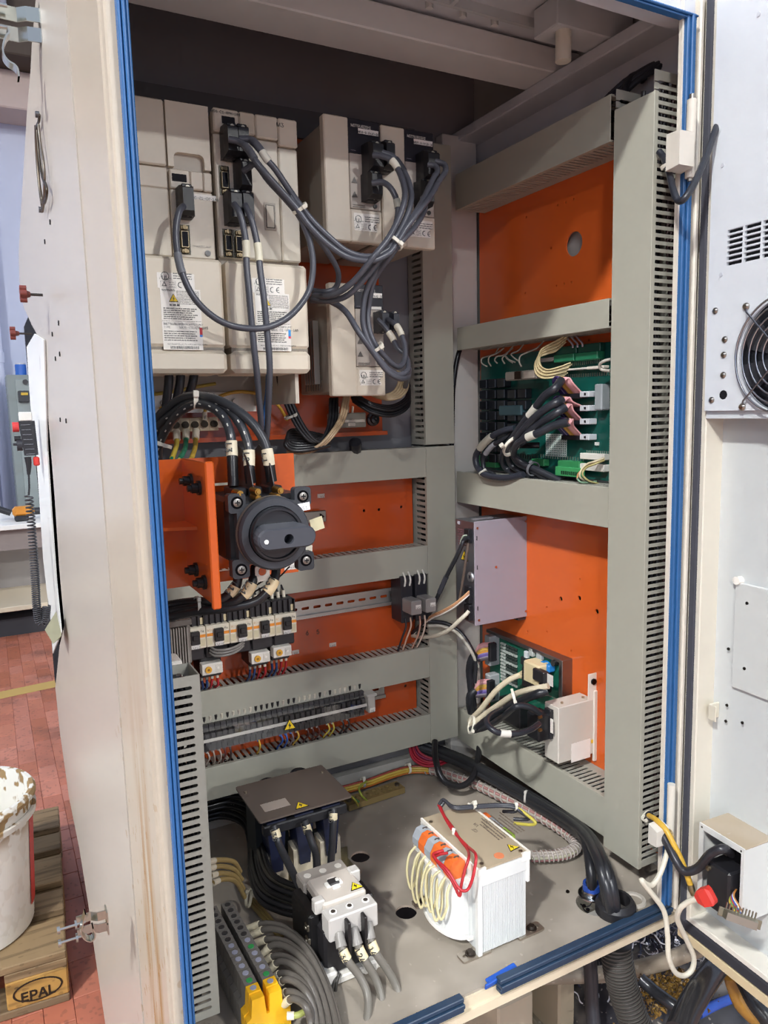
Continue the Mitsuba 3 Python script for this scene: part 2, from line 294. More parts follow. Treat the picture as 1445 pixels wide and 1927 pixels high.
for lb, z0, z1, x0 in (('back wall duct just below the drives, level with the orange switch bracket', 1.365, 1.423, .17), ('back wall duct running behind the rotary main switch above the contactors', 1.163, 1.22, .17),
                       ('back wall duct between the contactors and the clear covered terminal strip', .940, 1.003, .17), ('lowest back wall duct under the clear covered terminal strip', .795, .855, .17)):
    duct('wide grey ' + lb, (x0, 1.37, z0), X_, Z_, .788-x0, z1-z0, .06, lo=.2)
duct('upright grey duct in the back corner beside the drives, upper of two', (.856, 1.37, 1.429), Z_, -X_, .585, .066, .06, pitch=.0118, slot=.005)
duct('upright grey duct in the back corner beside the contactors, lower of two', (.856, 1.37, .79), Z_, -X_, .635, .066, .06, pitch=.0118, slot=.005)
duct('topmost grey duct on the side wall above the orange plate', (.945, 1.318, 1.897), -Y_, Z_, .424, .065, .07, pitch=.011, slot=.004)
duct('thin grey duct on the side wall just above the big green board', (.945, 1.318, 1.621), -Y_, Z_, .426, .042, .07)
duct('grey duct on the side wall under the big green board', (.945, 1.326, 1.305), -Y_, Z_, .440, .062, .07, pitch=.011, slot=.005)
duct('lowest grey duct on the side wall behind the white encoder box', (.945, 1.336, .772), -Y_, Z_, .458, .068, .07, pitch=.011, slot=.005)
BIG = duct('long upright grey duct beside the right blue door seal', (.935, .806, .757), Z_, Y_, 1.207, .074, .065, pitch=.0106, slot=.0052, lo=.14, wires=5, cc=(0, 1.178))
LOWD = duct('upright grey duct without cover low beside the left post', (.204, .878, .735), Z_, Y_, .455, .05, .056, pitch=.0104, slot=.0045, cover=False, lo=.18, wires=4)

# ---- drives ---------------------------------------------------------------------------------------
BG, BG2 = '#c9bfae', '#d2c8b6'
def dashes(x0, x1, y, h, seed, fill=.8, d=.0003):
    r = random.Random(seed); gs = []; x = x0
    while x < x1:
        w = h*r.uniform(.6, 4.0); gs.append(box(x, min(x+w, x1), y, y+h, 0, d)); x += w+h*r.uniform(.25, .6)/fill
    return cat(gs)
def tri(cx, cy, s, d=.0004):
    t = lambda k, z: mv(prism([(cx-k*.58, cy-k*.45), (cx+k*.58, cy-k*.45), (cx, cy+k*.55)], d), 0, 0, z)
    bolt = mv(prism([(cx+s*.06, cy+s*.25), (cx-s*.14, cy-s*.06), (cx-s*.01, cy-s*.06), (cx-s*.07, cy-s*.36), (cx+s*.14, cy-s*.0), (cx+.0, cy-s*.0)], d), 0, 0, 2*d)
    return [(t(s, 0), '#1b1a16'), (t(s*.82, d), '#e8c62a'), (bolt, '#1b1a16')]
def ring(cx, cy, r0, r1, d=.0004): return prism(Point(cx, cy).buffer(r1, quad_segs=8).difference(Point(cx, cy).buffer(r0, quad_segs=8)), d)
def ul_block(x, y, s):
    """the approval marks: circled UL, small print, framed triangle, CE; x, y = lower left; s = overall width"""
    K = '#3a3a38'; u = s/70.0; P = []
    P.append((ring(x+12*u, y+25*u, 7.2*u, 8.4*u), K)); P.append((mv(ctxt('UL', 8*u, .0003, True), x+12*u, y+21.5*u), K))
    P.append((mv(ctxt('c', 4*u, .0003), x+1.5*u, y+20*u), K)); P.append((mv(ctxt('us', 4*u, .0003), x+23*u, y+20*u), K))
    for i in range(3): P.append((dashes(x+29*u, x+68*u, y+(30-5*i)*u, 2.2*u, i+3), '#6a6866'))
    P.append((prism(sbox(x+2*u, y+1*u, x+34*u, y+15*u).difference(sbox(x+2.6*u, y+1.6*u, x+33.4*u, y+14.4*u)), .0003), '#85837f'))
    P.append((prism(Polygon([(x+4*u, y+4*u), (x+15*u, y+4*u), (x+9.5*u, y+14*u)]).difference(Polygon([(x+6.5*u, y+5.5*u), (x+12.5*u, y+5.5*u), (x+9.5*u, y+11*u)])), .0003), K))
    for i in range(3): P.append((dashes(x+19*u, x+32*u, y+(11-4*i)*u, 1.4*u, i+9), '#85837f'))
    for k, dx in ((0, 44), (1, 59)):
        c = Point(x+dx*u, y+8*u).buffer(6.4*u, quad_segs=8).difference(Point(x+dx*u, y+8*u).buffer(4.7*u, quad_segs=8)).intersection(sbox(x+(dx-8)*u, y, x+(dx+1.5)*u, y+20*u))
        if k: c = c.union(sbox(x+(dx-5)*u, y+7.2*u, x+(dx+.5)*u, y+8.8*u))
        P.append((prism(c, .0003), K))
    return P
def rating(name, unit, w, h, bars, seed):
    """the big data label, local xy from its lower left"""
    K = '#454441'; P = [(box(0, w, 0, h*.80, -.0004, 0), '#e9e5dd'), (box(-.003, w*.87, h*.80, h, -.0004, 0), '#e9e5dd')]
    P += ul_block(0, h*.80, w*.83)
    P.append((mv(txt('WARNING', h*.026, .0003, True), .002, h*.765), K)); P += [(mv(g, .018, h*.675), c) for g, c in tri(0, 0, h*.11)]
    for i in range(9): P.append((dashes(w*.40, w*.97, h*(.765-.0205*i), h*.009, seed+i), '#6c6a66'))
    P.append((dashes(.012, .026, h*.575, h*.022, 3), K))
    for i in range(6): P.append((dashes(.003, w*(.9-.07*(i % 3)), h*(.535-.027*i), h*.014, seed+20+i), '#55534f'))
    P.append((box(0, w, h*.375, h*.379, 0, .0003), K))
    P.append((mv(txt('MITSUBISHI', h*.030, .0003, True), .002, h*.325), K)); P.append((mv(txt(unit, h*.022, .0003), w*.43, h*.328), K))
    P.append((mv(txt('TYPE', h*.026, .0003), .002, h*.283), K)); P.append((mv(txt(name, h*.032, .0003), w*.42, h*.280), K))
    for i in range(5): P.append((dashes(.002, w*(.86-.05*(i % 2)), h*(.236-.029*i), h*.014, seed+40+i), '#55534f'))
    P.append((mv(txt('MITSUBISHI ELECTRIC CORPORATION JAPAN', h*.017, .0003), .006, h*.065), K))
    r = random.Random(seed); x = .010
    while x < w*.90: q = r.uniform(.0006, .0016); P.append((box(x, x+q, h*.012, h*.05, 0, .0003), K)); x += q+r.uniform(.0006, .0012)
    z = h*.30
    for c, k in bars: P.append((box(w*.93, w*1.0, z-h*k, z, 0, .0004), c)); z -= h*k
    return P
def place(P, m): return [(tr(g, m), c) for g, c in P]
def socket(root, o, w, h):
    P = [(box(-w/2, w/2, -h/2, h/2, 0, .0012), '#3a3833'), (box(-w*.38, w*.38, -h*.30, h*.30, 0, .005, .001), '#9a8c72'), (box(-w*.26, w*.26, -h*.25, h*.25, .001, .0056), '#131316')]
    for s in (-1, 1): P += [(box(-w*.34, w*.34, s*h*.40-h*.07, s*h*.40+h*.07, 0, .004, .001), '#a8987a'), (cyl((0, s*h*.40, 0), (0, s*h*.40, .006), w*.2, 10), '#6b5f4a')]
    return part(root, 'socket', place(P, FRONT(o)), 'm_metal')
def front_panel(root, name, p, q, d, col=BG, b=.0022, mat='m_plastic', label=None):
    """block whose front face runs between corner points p and q (same y), d deep"""
    return part(root, name, box(p[0], q[0], p[1], p[1]+d, p[2], q[2], b), mat, col, label)
# power supply unit (left) and spindle drive unit
PS = thing('drive_unit', 'wide beige drive unit beside the left post, tall grip recess at its top', 'drive unit')
part(PS, 'body', box(.177, .3235, 1.140, 1.335, 1.60, 1.938), 'm_plastic', '#a99f90')
for a_, b_ in ((1.525, 1.60), (1.93, 1.965)): part(PS, 'mounting_bracket', box(.176, .33, 1.330, 1.334, a_, b_), 'm_plastic', '#a29e96')
part(PS, 'front_cover', box(.176, .2603, 1.131, 1.145, 1.853, 1.942, .002), 'm_plastic', BG)
part(PS, 'front_cover', box(.176, .2603, 1.133, 1.145, 1.823, 1.851, .001), 'm_plastic', BG)
part(PS, 'front_cover', box(.176, .2603, 1.131, 1.145, 1.728, 1.8225, .002), 'm_plastic', BG)
q = sbox(.2625, 1.8535, .3240, 1.942).difference(rrect(.044, .04, .008, .2925, 1.854))
part(PS, 'front_cover', tr(prism(q, .014), FRONT((0, 1.145, 0))), 'm_plastic', BG)
part(PS, 'grip_recess', box(.268, .318, 1.150, 1.152, 1.850, 1.882), 'm_plastic', '#b5ab9b')
DB = part(PS, 'display_block', box(.2625, .2915, 1.128, 1.145, 1.823, 1.8495, .0015), 'm_plastic', BG)
part(PS, 'display_block', box(.292, .3105, 1.128, 1.145, 1.824, 1.8495, .0015), 'm_plastic', BG)
part(PS, 'display_block', box(.311, .3235, 1.128, 1.145, 1.823, 1.8495, .0015), 'm_plastic', BG)
part(DB, 'display_window', box(0.2658,0.2863, 1.1272, 1.130, 1.8326,1.8428), 'm_matte', '#1d1c20', 'dark display window')
part(PS, 'front_cover', box(.2625, .3240, 1.131, 1.145, 1.728, 1.8225, .0015), 'm_plastic', BG)
part(PS, 'name_strip', place([(box(0, .038, 0, .0075, 0, .0005), '#e8e5de'), (mv(ctxt('MDS-C1-CV-185', .0035, .0003, True), .020, .0022, .0005), '#3a3a38')], FRONT((0.2909,1.1305,1.8113))), 'm_plastic')
socket(PS, (0.279,1.1305,1.7533), .016, .041)
part(PS, 'charge_lamp', place([(cyl((0, 0, 0), (0, 0, .0015), .0042, 14), '#2a2824'), (mv(ctxt('CHARGE LAMP', .0028, .0002), -.008, .009), '#77716a')], FRONT((0.3122,1.1305,1.7364))), 'm_gloss')
COV = lambda r, x0, x1: (part(r, 'terminal_cover', box(x0, x1, 1.100, 1.20, 1.598, 1.7225, .004), 'm_plastic', BG2, 'large terminal cover'), part(r, 'terminal_cover', box(x0+.001, x1+.001, 1.098, 1.20, 1.561, 1.594, .006), 'm_plastic', BG2), part(r, 'inner_block', box(x0+.003, x1-.002, 1.104, 1.19, 1.575, 1.61), 'm_plastic', '#7d7468'))
COV(PS, .176, .3235)
part(PS, 'rating_label', place(rating('MDS-C1-CV-185', 'POWER SUPPLY UNIT', .0565, .106, [('#b8383f', .095), ('#2a67b5', .03)], 5), FRONT((0.2329,1.0994,1.5936))), 'm_plastic', label='white data label with yellow warning triangle')
SP = thing('drive_unit', 'wide beige drive unit second from the left post, stacked black plugs down its front', 'drive unit')
part(SP, 'body', box(.331, .459, 1.140, 1.335, 1.60, 1.938), 'm_plastic', '#a99f90')
for a_, b_ in ((1.525, 1.60), (1.93, 1.965)): part(SP, 'mounting_bracket', box(.33, .46, 1.330, 1.334, a_, b_), 'm_plastic', '#a29e96')
part(SP, 'front_cover', box(.330, .4285, 1.131, 1.145, 1.733, 1.9075, .002), 'm_plastic', '#cdc5b6')
part(SP, 'front_cover', box(.4295, .460, 1.131, 1.145, 1.733, 1.9005, .002), 'm_plastic', '#cdc5b6')
DB = part(SP, 'display_block', box(.330, .3685, 1.127, 1.145, 1.909, 1.942, .002), 'm_plastic', BG)
part(SP, 'display_block', box(.369, .393, 1.127, 1.145, 1.911, 1.942, .002), 'm_plastic', '#beb29f')
part(SP, 'display_block', box(.3935, .4287, 1.127, 1.145, 1.909, 1.942, .002), 'm_plastic', BG)
part(SP, 'display_block', box(.4295, .460, 1.127, 1.145, 1.902, 1.942, .002), 'm_plastic', BG)
part(DB, 'display_window', box(0.3427,0.3619, 1.1262, 1.129, 1.9207,1.9311), 'm_matte', '#1d1c20', 'dark display window')
part(DB, 'name_strip', place([(mv(ctxt('MDS-C1-SPH-185', .0034, .0003, True), 0, 0), '#3a3a38')], FRONT((0.3485,1.1268,1.9362))), 'm_plastic')
part(SP, 'marking', place([(mv(ctxt('M3', .006, .0003), 0, 0), '#3a3936')], FRONT((0.4324,1.1268,1.9315))), 'm_plastic')
for p, w, h in (((0.3428,1.1305,1.8421), .015, .041), ((0.3435,1.1305,1.7532), .015, .040), ((0.3598,1.1305,1.7529), .015, .040)): socket(SP, p, w, h)
part(SP, 'vent_slot', place([(box(-.009, .009, -.020, .020, 0, .0012), '#a49b8d'), (box(-.006, .006, -.016, .016, .0012, .002), '#c3bbab'), (prism(sbox(-.0068, -.0168, .0068, .0168).difference(sbox(-.0058, -.0158, .0058, .0158)), .0024), '#54504a')], FRONT((0.4113,1.1305,1.7974))), 'm_plastic')
COV(SP, .3295, .456)
part(SP, 'rating_label', place(rating('MDS-C1-SPH-185', 'SPINDLE DRIVE UNIT', .0545, .106, [('#2f8fd8', .09), ('#cf3b58', .03)], 15), FRONT((0.3706,1.0994,1.594))), 'm_plastic', label='white data label with yellow warning triangle')
part(SP, 'foot_tab', box(.437, .443, 1.12, 1.33, 1.515, 1.575), 'm_plastic', '#b9b0a2')
part(PS, 'terminal_rail', cat([box(.18, .44, 1.326, 1.330, 1.505, 1.540)] + [cyl((x, 1.328, 1.522), (x, 1.318, 1.522), .006, 12) for x in (.225, .25, .275, .30, .40)]), 'm_metal', '#c9c4b8')
def servo(label, x0, x1, y, z0, z1, pz0, pz1, px, yb, seed, strip):
    S = thing('servo_drive', label, 'servo drive', None); w = x1-x0
    part(S, 'body', box(x0+.002, x1-.002, y+.012, yb, z0+.006, z1-.010, .002), 'm_plastic', '#8d867c')
    part(S, 'front_cover', box(x0, px, y, y+.016, z0, z1, .0018), 'm_plastic', BG)
    part(S, 'front_cover', box(px, x1, y, y+.016, z0, pz0, .0018), 'm_plastic', BG)
    part(S, 'control_panel', box(px, x1, y+.0015, y+.016, pz1, z1, .001), 'm_gloss', '#26262e', 'black glossy upper panel')
    CP_ = part(S, 'connector_panel', box(px+.001, x1-.001, y+.001, y+.016, pz0+.001, pz1-.0005, .001), 'm_plastic', '#aaa298')
    P = [(mv(txt('MITSUBISHI', .0042, .0003, True), px+.004, z1-.013), '#b9b7b2')]
    P += [(box(px+.017, x1-.003, z1-.022, z1-.014, 0, .0005), '#e6e3dd'), (mv(ctxt(strip, .0032, .0003, True), (px+.017+x1-.003)/2, z1-.0195, .0005), '#3a3a38'),
          (box(px+.028, x1-.005, pz1-.001, pz1+.004, 0, .0005), '#dedbd5'), (box(px+.003, px+.012, pz1+.003, pz1+.0036, 0, .0004), '#8a8894')]
    P += [(g, '#55514c') for g in (tri(px+.008, pz0+.022, .009)[0][0], tri(px+.008, pz0+.044, .009)[0][0])]
    P += [(dashes(px+.004, px+.026, pz0+.006-.003*i, .0012, seed+i), '#66625c') for i in range(2)]
    part(S, 'marking', place(P, FRONT((0, y-.0002, 0))), 'm_plastic')
    part(CP_, 'charge_lamp', cyl((x1-.012, y+.002, pz0+.007), (x1-.012, y-.0012, pz0+.007), .0034, 12), 'm_gloss', '#2a2825')
    L = [(box(0, .040, .0055, .0155, -.0004, 0), '#e9e5dd'), (box(0, .046, .0155, .027, -.0004, 0), '#e9e5dd'), (box(.001, .042, 0, .006, -.0004, 0), '#e9e5dd')]
    part(S, 'approval_label', place(L+ul_block(0, .001, .047), FRONT((px+.005, y-.0006, z0+.018))), 'm_plastic', label='white approval label reading UL and CE')
    f = [box(x0+.0008, x0+.0022, yb-.10+.012*i, yb-.097+.012*i, z0+.012, z0+.03) for i in range(7)]
    part(S, 'vent_fin', cat(f), 'm_plastic', '#6f6a62')
    part(S, 'side_label', place([(box(0, .03, 0, .05, 0, .0006), '#a29b90')]+[(dashes(.003, .027, .044-.006*i, .0016, seed+50+i), '#5d5850') for i in range(7)], LEFT((x0+.0022, yb-.05, z1-.10))), 'm_plastic')
    return S
servo('servo drive with black upper panel, left of the upper pair', .505, .6045, 1.130, 1.772, 1.961, 1.823, 1.917-.008, .548, 1.345, 1, 'MDS-B-SVJ2-20')
servo('servo drive with black upper panel, right of the upper pair', .6065, .707, 1.130, 1.771, 1.959, 1.823, 1.917-.008, .6505, 1.345, 2, 'MDS-B-SVJ2-20')
S3 = servo('lone lower servo drive hanging below the upper pair', .5345, .6385, 1.195, 1.527, 1.718, 1.577, 1.677, .582, 1.345, 3, 'MDS-B-SVJ2-10')
part(S3, 'heat_fin', cat([box(.523, .5335, 1.245+.011*i, 1.248+.011*i, 1.55, 1.66) for i in range(5)]), 'm_metal', '#b7b2a8')
# ---- signal cables ----------------------------------------------------------------------------------
CG, CB = '#4a4d55', '#1d1e23'
def plug(root, p, w=.022, h=.040, d=.030, col='#17171b'):
    """black connector hood on a drive front; p = centre on the face"""
    P = [(hull([(x, y, z) for z, k in ((0, 1.0), (d*.7, .96), (d, .72)) for x in (-w/2*k, w/2*k) for y in (-h/2*k, h/2*k)]), col),
         (box(-w*.36, w*.36, h*.30, h*.53, .002, d*.8, .0015), col), (box(-w*.36, w*.36, -h*.53, -h*.30, .002, d*.55, .0015), col)]
    root = part(root, 'plug', place(P, FRONT(p)), 'm_plastic', label='black plug')
    for s, e in ((-1, .62), (1, .83)): part(root, 'screw', tr(cyl((w*.05, s*h*.42, d*.5), (w*.05, s*h*.42, d*e), .003, 10), FRONT(p)), 'm_metal', '#b9b2a2')
def sleeve(root, pts, r, col='#d8d3c2', word=None, dim=None):
    p = np.asarray(pts, float); root = part(root, 'marker_sleeve', tube(p, r, 12), 'm_plastic', col, 'pale marker sleeve')
    if word:
        a = (p[-1]-p[0])/np.linalg.norm(p[-1]-p[0]); m = (p[0]+p[-1])/2; e = np.asarray(EYE)-m; e -= a*(e@a); e /= np.linalg.norm(e)
        v = np.cross(e, a); part(root, 'marking', tr(mv(ctxt(word, r*1.05, .0004, True), 0, -r*.5, r*.98), fr(m, a, v)), 'm_plastic', '#26241f')
def cable(label, pts, r=.0047, col=CG, plugs=(), sl=(), n=10, name='cable', cat_='cable', boots=True, mat='m_cable', group=None):
    c = thing(name, label, cat_, group)
    part(c, 'sheath', tube(pts, r, n), mat, col)
    for p in plugs:
        plug(c, p[0], *p[1:])
    for a, b, *k in sl:
        q = spline(pts, 6); n_ = len(q)-1; s = q[int(a*n_):max(int(b*n_), int(a*n_)+2)+1]
        sleeve(c, s, r*1.22, *k)
    return c
def tie(label, ctr, axis, r, w=.0045, col='#d9d5c6', rx=None):
    """cable tie: a ring about axis, with its head"""
    a = np.asarray(axis, float); a = a/np.linalg.norm(a); u, v = perp(a)
    k = thing('cable_tie', label, 'cable tie')
    n = 24; th = np.arange(n)*2*np.pi/n; rx = rx or r
    vv, ff = [], []
    for i, (s, q) in enumerate(((1.0, -w/2), (1.0, w/2), (.86, w/2), (.86, -w/2))):
        vv.append(np.asarray(ctr)+s*(rx*np.cos(th)[:, None]*u + r*np.sin(th)[:, None]*v)+q*a)
    vv = np.vstack(vv); j = np.arange(n); jn = (j+1) % n
    for i in range(4):
        b = (i+1) % 4; ff += [np.stack([i*n+j, i*n+jn, b*n+jn, b*n+j], 1)]
    part(k, 'strap', flat(vv, np.vstack(ff)), 'm_plastic', col)
    e = np.asarray(EYE)-np.asarray(ctr); e -= a*(e@a); e /= np.linalg.norm(e)
    m = fr(np.asarray(ctr)+e*r*.75-np.cross(a, e)*r*.6, a, np.cross(e, a))
    part(k, 'head', tr(box(-w*.62, w*.62, -w*.7, w*.7, 0, w*1.1, .0006), m), 'm_plastic', col)
    return k
F1 = 1.131
c = cable('grey cable looping low across both terminal covers from the left unit plug', [(0.2715,1.095,1.7905),(0.2627,1.085,1.7802),(0.2557,1.08,1.756),(0.2542,1.075,1.7267),(0.2571,1.065,1.6933),(0.2701,1.06,1.6613),(0.2946,1.06,1.6372),(0.3244,1.06,1.6242),(0.3619,1.055,1.6218),(0.3947,1.055,1.6325),(0.4224,1.06,1.6531),(0.4442,1.065,1.6816),(0.4516,1.065,1.7165),(0.4479,1.065,1.7504),(0.4395,1.065,1.7723),(0.432,1.065,1.7918),(0.4233,1.07,1.8129)], plugs=[((0.2805,1.131,1.8023), .021, .042, .032)], sl=[(.205, .25, '#6f7177')])
c = cable('grey cable from the double plug at the top of the second unit, upper strand', [(0.3554,1.09,1.889),(0.3702,1.085,1.8888),(0.3789,1.075,1.8761),(0.3891,1.07,1.8594),(0.4013,1.07,1.8471),(0.4189,1.07,1.8242),(0.4357,1.065,1.7996),(0.4529,1.06,1.7776),(0.4754,1.055,1.7566),(0.4968,1.05,1.7397),(0.518,1.045,1.7319),(0.5396,1.04,1.7317),(0.5599,1.04,1.7401),(0.5768,1.04,1.7531),(0.596,1.04,1.775),(0.6194,1.045,1.8003),(0.6553,1.06,1.8354),(0.678,1.07,1.8631),(0.6968,1.08,1.8828),(0.7014,1.09,1.8969),(0.6904,1.1,1.9042)], plugs=[((0.3657,1.131,1.8928), .021, .045, .032)], sl=[(.065, .12, '#4d4f57'), (.12, .16, '#c9c6ba')])
c = cable('grey cable from the double plug at the top of the second unit, lower strand', [(0.3398,1.09,1.8869),(0.3535,1.085,1.8836),(0.3623,1.075,1.8725),(0.3705,1.065,1.8535),(0.3844,1.06,1.8351),(0.4043,1.06,1.8164),(0.4261,1.058,1.794),(0.4438,1.055,1.7705),(0.4686,1.05,1.7467),(0.4942,1.045,1.7302),(0.5153,1.04,1.7246),(0.5368,1.035,1.7244),(0.557,1.035,1.7328),(0.5729,1.035,1.7456),(0.6116,1.045,1.7941),(0.6404,1.06,1.8267),(0.6702,1.075,1.8677),(0.6847,1.085,1.8827),(0.6852,1.092,1.893),(0.676,1.1,1.8966)], plugs=[((0.3496,1.131,1.8922), .021, .045, .032)], sl=[(.09, .15, '#565860')])
c = cable('short grey cable from the single plug beside a socket, tucked under the pair', [(0.3627,1.1,1.8494),(0.3692,1.09,1.8532),(0.3755,1.08,1.8541),(0.3911,1.075,1.8327),(0.4086,1.07,1.8136),(0.4283,1.068,1.7929),(0.4441,1.07,1.7738),(0.469,1.08,1.7574),(0.4902,1.09,1.7391),(0.5066,1.1,1.7222),(0.5134,1.11,1.7081),(0.511,1.12,1.6948),(0.4968,1.13,1.6906),(0.4865,1.16,1.6971)], r=.0044, plugs=[((0.3673,1.131,1.8466), .021, .044, .032)])
c = cable('grey cable dropping straight past the second cover, left of the pair', [(0.3428,1.09,1.7993),(0.3469,1.08,1.7864),(0.3504,1.075,1.7645),(0.3515,1.07,1.7402),(0.3491,1.065,1.7098),(0.3489,1.06,1.676),(0.3507,1.06,1.6332),(0.3527,1.06,1.5944),(0.3567,1.065,1.5622),(0.3632,1.08,1.5266),(0.3714,1.1,1.4895),(0.3825,1.14,1.4408)], plugs=[((0.3503,1.131,1.801), .022, .046, .032)], sl=[(.26, .345, '#cfc9b4')])
c = cable('grey cable dropping straight past the second cover, right of the pair', [(0.3594,1.09,1.8002),(0.3632,1.08,1.7821),(0.3668,1.075,1.76),(0.3694,1.07,1.7342),(0.3688,1.065,1.7074),(0.3707,1.06,1.6682),(0.3733,1.06,1.6219),(0.3752,1.06,1.5772),(0.3771,1.07,1.5455),(0.3807,1.09,1.5092),(0.3865,1.12,1.4661),(0.3878,1.14,1.4405)], plugs=[((0.3683,1.131,1.8027), .022, .044, .032)], sl=[(.25, .335, '#d8d3bd')])
c = cable('grey cable from the upper plug of the left servo drive, inner strand', [(0.5702,1.09,1.8949),(0.5808,1.08,1.8918),(0.5921,1.07,1.884),(0.5983,1.06,1.8671),(0.6006,1.05,1.8459),(0.6002,1.045,1.8274),(0.5921,1.04,1.8059),(0.5776,1.035,1.7801),(0.5586,1.03,1.7543),(0.5344,1.03,1.7279),(0.5167,1.05,1.7009),(0.5015,1.07,1.6844),(0.4905,1.1,1.6795),(0.4866,1.15,1.6872)], plugs=[((0.5837,1.131,1.899), .026, .046, .034)], sl=[(.16, .22, '#e0dccd')])
c = cable('grey cable from the upper plug of the left servo drive, outer strand', [(0.5863,1.09,1.9009),(0.6006,1.08,1.8927),(0.6135,1.07,1.8701),(0.6168,1.06,1.8496),(0.6173,1.055,1.8302),(0.6091,1.05,1.8068),(0.5943,1.045,1.7823),(0.5751,1.04,1.7577),(0.5549,1.045,1.7306),(0.538,1.06,1.7054),(0.515,1.08,1.6794),(0.4965,1.11,1.6739),(0.4846,1.15,1.6822)], plugs=[((0.6061,1.131,1.9034), .021, .044, .034)], sl=[(.10, .18, '#30323a')])
c = cable('grey cable from the lower plug of the left servo drive', [(0.5671,1.09,1.8528),(0.5797,1.08,1.8531),(0.5891,1.07,1.8428),(0.5962,1.065,1.825),(0.5957,1.06,1.8047),(0.5905,1.06,1.7844),(0.5815,1.06,1.7654),(0.5723,1.07,1.7492),(0.5632,1.09,1.7281),(0.5433,1.12,1.7072),(0.5217,1.14,1.6908),(0.5044,1.17,1.6875)], plugs=[((0.5803,1.131,1.8553), .025, .042, .034)], sl=[(.28, .34, '#a9a79c')])
c = cable('grey cable from the lower plug of the right servo drive', [(0.6647,1.1,1.844),(0.6604,1.085,1.825),(0.644,1.07,1.8052),(0.62,1.055,1.7819),(0.5918,1.045,1.7577),(0.5753,1.05,1.7361),(0.5621,1.08,1.706),(0.5607,1.1,1.6679),(0.5588,1.1,1.6387),(0.5659,1.095,1.609),(0.5886,1.095,1.584),(0.6108,1.1,1.5716),(0.6288,1.11,1.5811),(0.6371,1.12,1.6039),(0.6371,1.13,1.625),(0.6328,1.14,1.6427),(0.6302,1.165,1.6561)], r=.0046, plugs=[((0.6783,1.131,1.8548), .024, .042, .032), ((0.6478,1.196,1.6538), .015, .034, .03, '#3a3c42')], sl=[(.88, .94, '#d2cdbb')])
plug(c, (0.6865,1.131,1.8983), .030, .046, .034)
c = cable('grey cable curling round into the left plug of the lone lower drive', [(0.6046,1.05,1.7779),(0.5812,1.05,1.746),(0.564,1.07,1.7206),(0.5501,1.085,1.6899),(0.545,1.09,1.6577),(0.546,1.09,1.6306),(0.5567,1.085,1.5997),(0.5799,1.085,1.5705),(0.6049,1.09,1.5581),(0.6268,1.1,1.563),(0.6369,1.11,1.5759),(0.6425,1.13,1.5932),(0.6339,1.14,1.6055),(0.6295,1.15,1.6241),(0.6209,1.16,1.6427),(0.611,1.168,1.6558)], r=.0046, plugs=[((0.6266,1.196,1.6532), .018, .036, .03, '#3a3c42')], sl=[(.85, .91, '#e4dfcc')])
c = cable('dark grey cable slanting over the lone lower drive into the loop', [(0.491,1.17,1.6818),(0.5003,1.15,1.6795),(0.5073,1.13,1.6762),(0.5237,1.11,1.6586),(0.5364,1.09,1.6245),(0.5566,1.085,1.5955),(0.5827,1.085,1.5646),(0.6088,1.09,1.5521),(0.6354,1.11,1.5565),(0.656,1.14,1.5698),(0.6799,1.19,1.554),(0.6931,1.23,1.5315)], r=.0048)
tie('white cable tie where cables meet right of the second unit', (0.4331,1.063,1.7959), (.6, .1, -.75), .0125, .005)
tie('white cable tie gathering the servo drive cables below the upper pair', (0.5776,1.043,1.7553), (-.6, .1, -.75), .016, .005)
tie('white cable tie on the loop in front of the lone lower drive', (0.5669,1.088,1.6009), (.6, .05, -.75), .012, .005)

# ---- main switch on its orange bracket -----------------------------------------------------------
BK = thing('switch_bracket', 'bright orange sheet steel bracket carrying the rotary main switch', 'bracket')
O2 = '#c65820'
q = sbox(.150, 1.273, .382, 1.444).difference(sbox(.252, 1.405, .29, 1.409)).difference(sbox(.252, 1.287, .29, 1.291))
part(BK, 'back_plate', tr(prism(q, .004), FRONT((0, 1.0, 0))), 'm_orange', O2)
part(BK, 'side_plate', box(.2245, .2285, .862, .997, 1.273, 1.445, .001), 'm_orange', O2)
part(BK, 'front_flange', box(.2195, .2300, .856, .864, 1.272, 1.447, .0015), 'm_orange', O2)
part(BK, 'gusset', prism([(.15, .997), (.2243, .997), (.2243, .93), (.15, .96)], .004), 'm_orange', O2)
scene[f'{BK}__gusset']['to_world'] = T().translate([0, 0, 1.358])
for i, (y, z) in enumerate(((.945, 1.419), (.905, 1.413), (.945, 1.305), (.905, 1.296))):
    part(BK, 'bolt', cat([cyl((.2245, y, z), (.221, y, z), .009, 14), cyl((.221, y, z), (.2135, y, z), .0068, 6), cyl((.2135, y, z), (.209, y, z), .004, 10)]), 'm_plastic', '#191919', 'black bolt and nut')
MS = thing('main_switch', 'black rotary main switch with a horizontal lever handle on the orange bracket', 'switch')
BK1, BK2 = '#2c2e33', '#1e1f23'
part(MS, 'body', box(.252, .356, .90, .994, 1.318, 1.398, .005), 'm_plastic', '#1b1b1e')
q = shapely.union_all([rrect(.088, .076, .006, .3065, 1.353)] + [rrect(.022, .024, .004, x, z) for x, z in ((.2635, 1.3925), (.3495, 1.3945), (.3505, 1.311), (.2645, 1.311))])
part(MS, 'face_plate', tr(prism(q, .014), FRONT((0, .899, 0))), 'm_plastic', BK1)
for x, z in ((.2635, 1.3935), (.3495, 1.395), (.3505, 1.312), (.2645, 1.310)):
    part(MS, 'screw', place([(lathe([(0, 0), (.0055, 0), (.0052, .0016), (.002, .0026), (0, .0026)], 16), '#8e8a85'), (cat([box(-.003, .003, -.0006, .0006, .0018, .003), box(-.0006, .0006, -.003, .003, .0018, .003)]), '#2a2a2c'), (ring(0, 0, .0055, .0075, .0008), '#141416')], FRONT((x, .885, z))), 'm_metal')
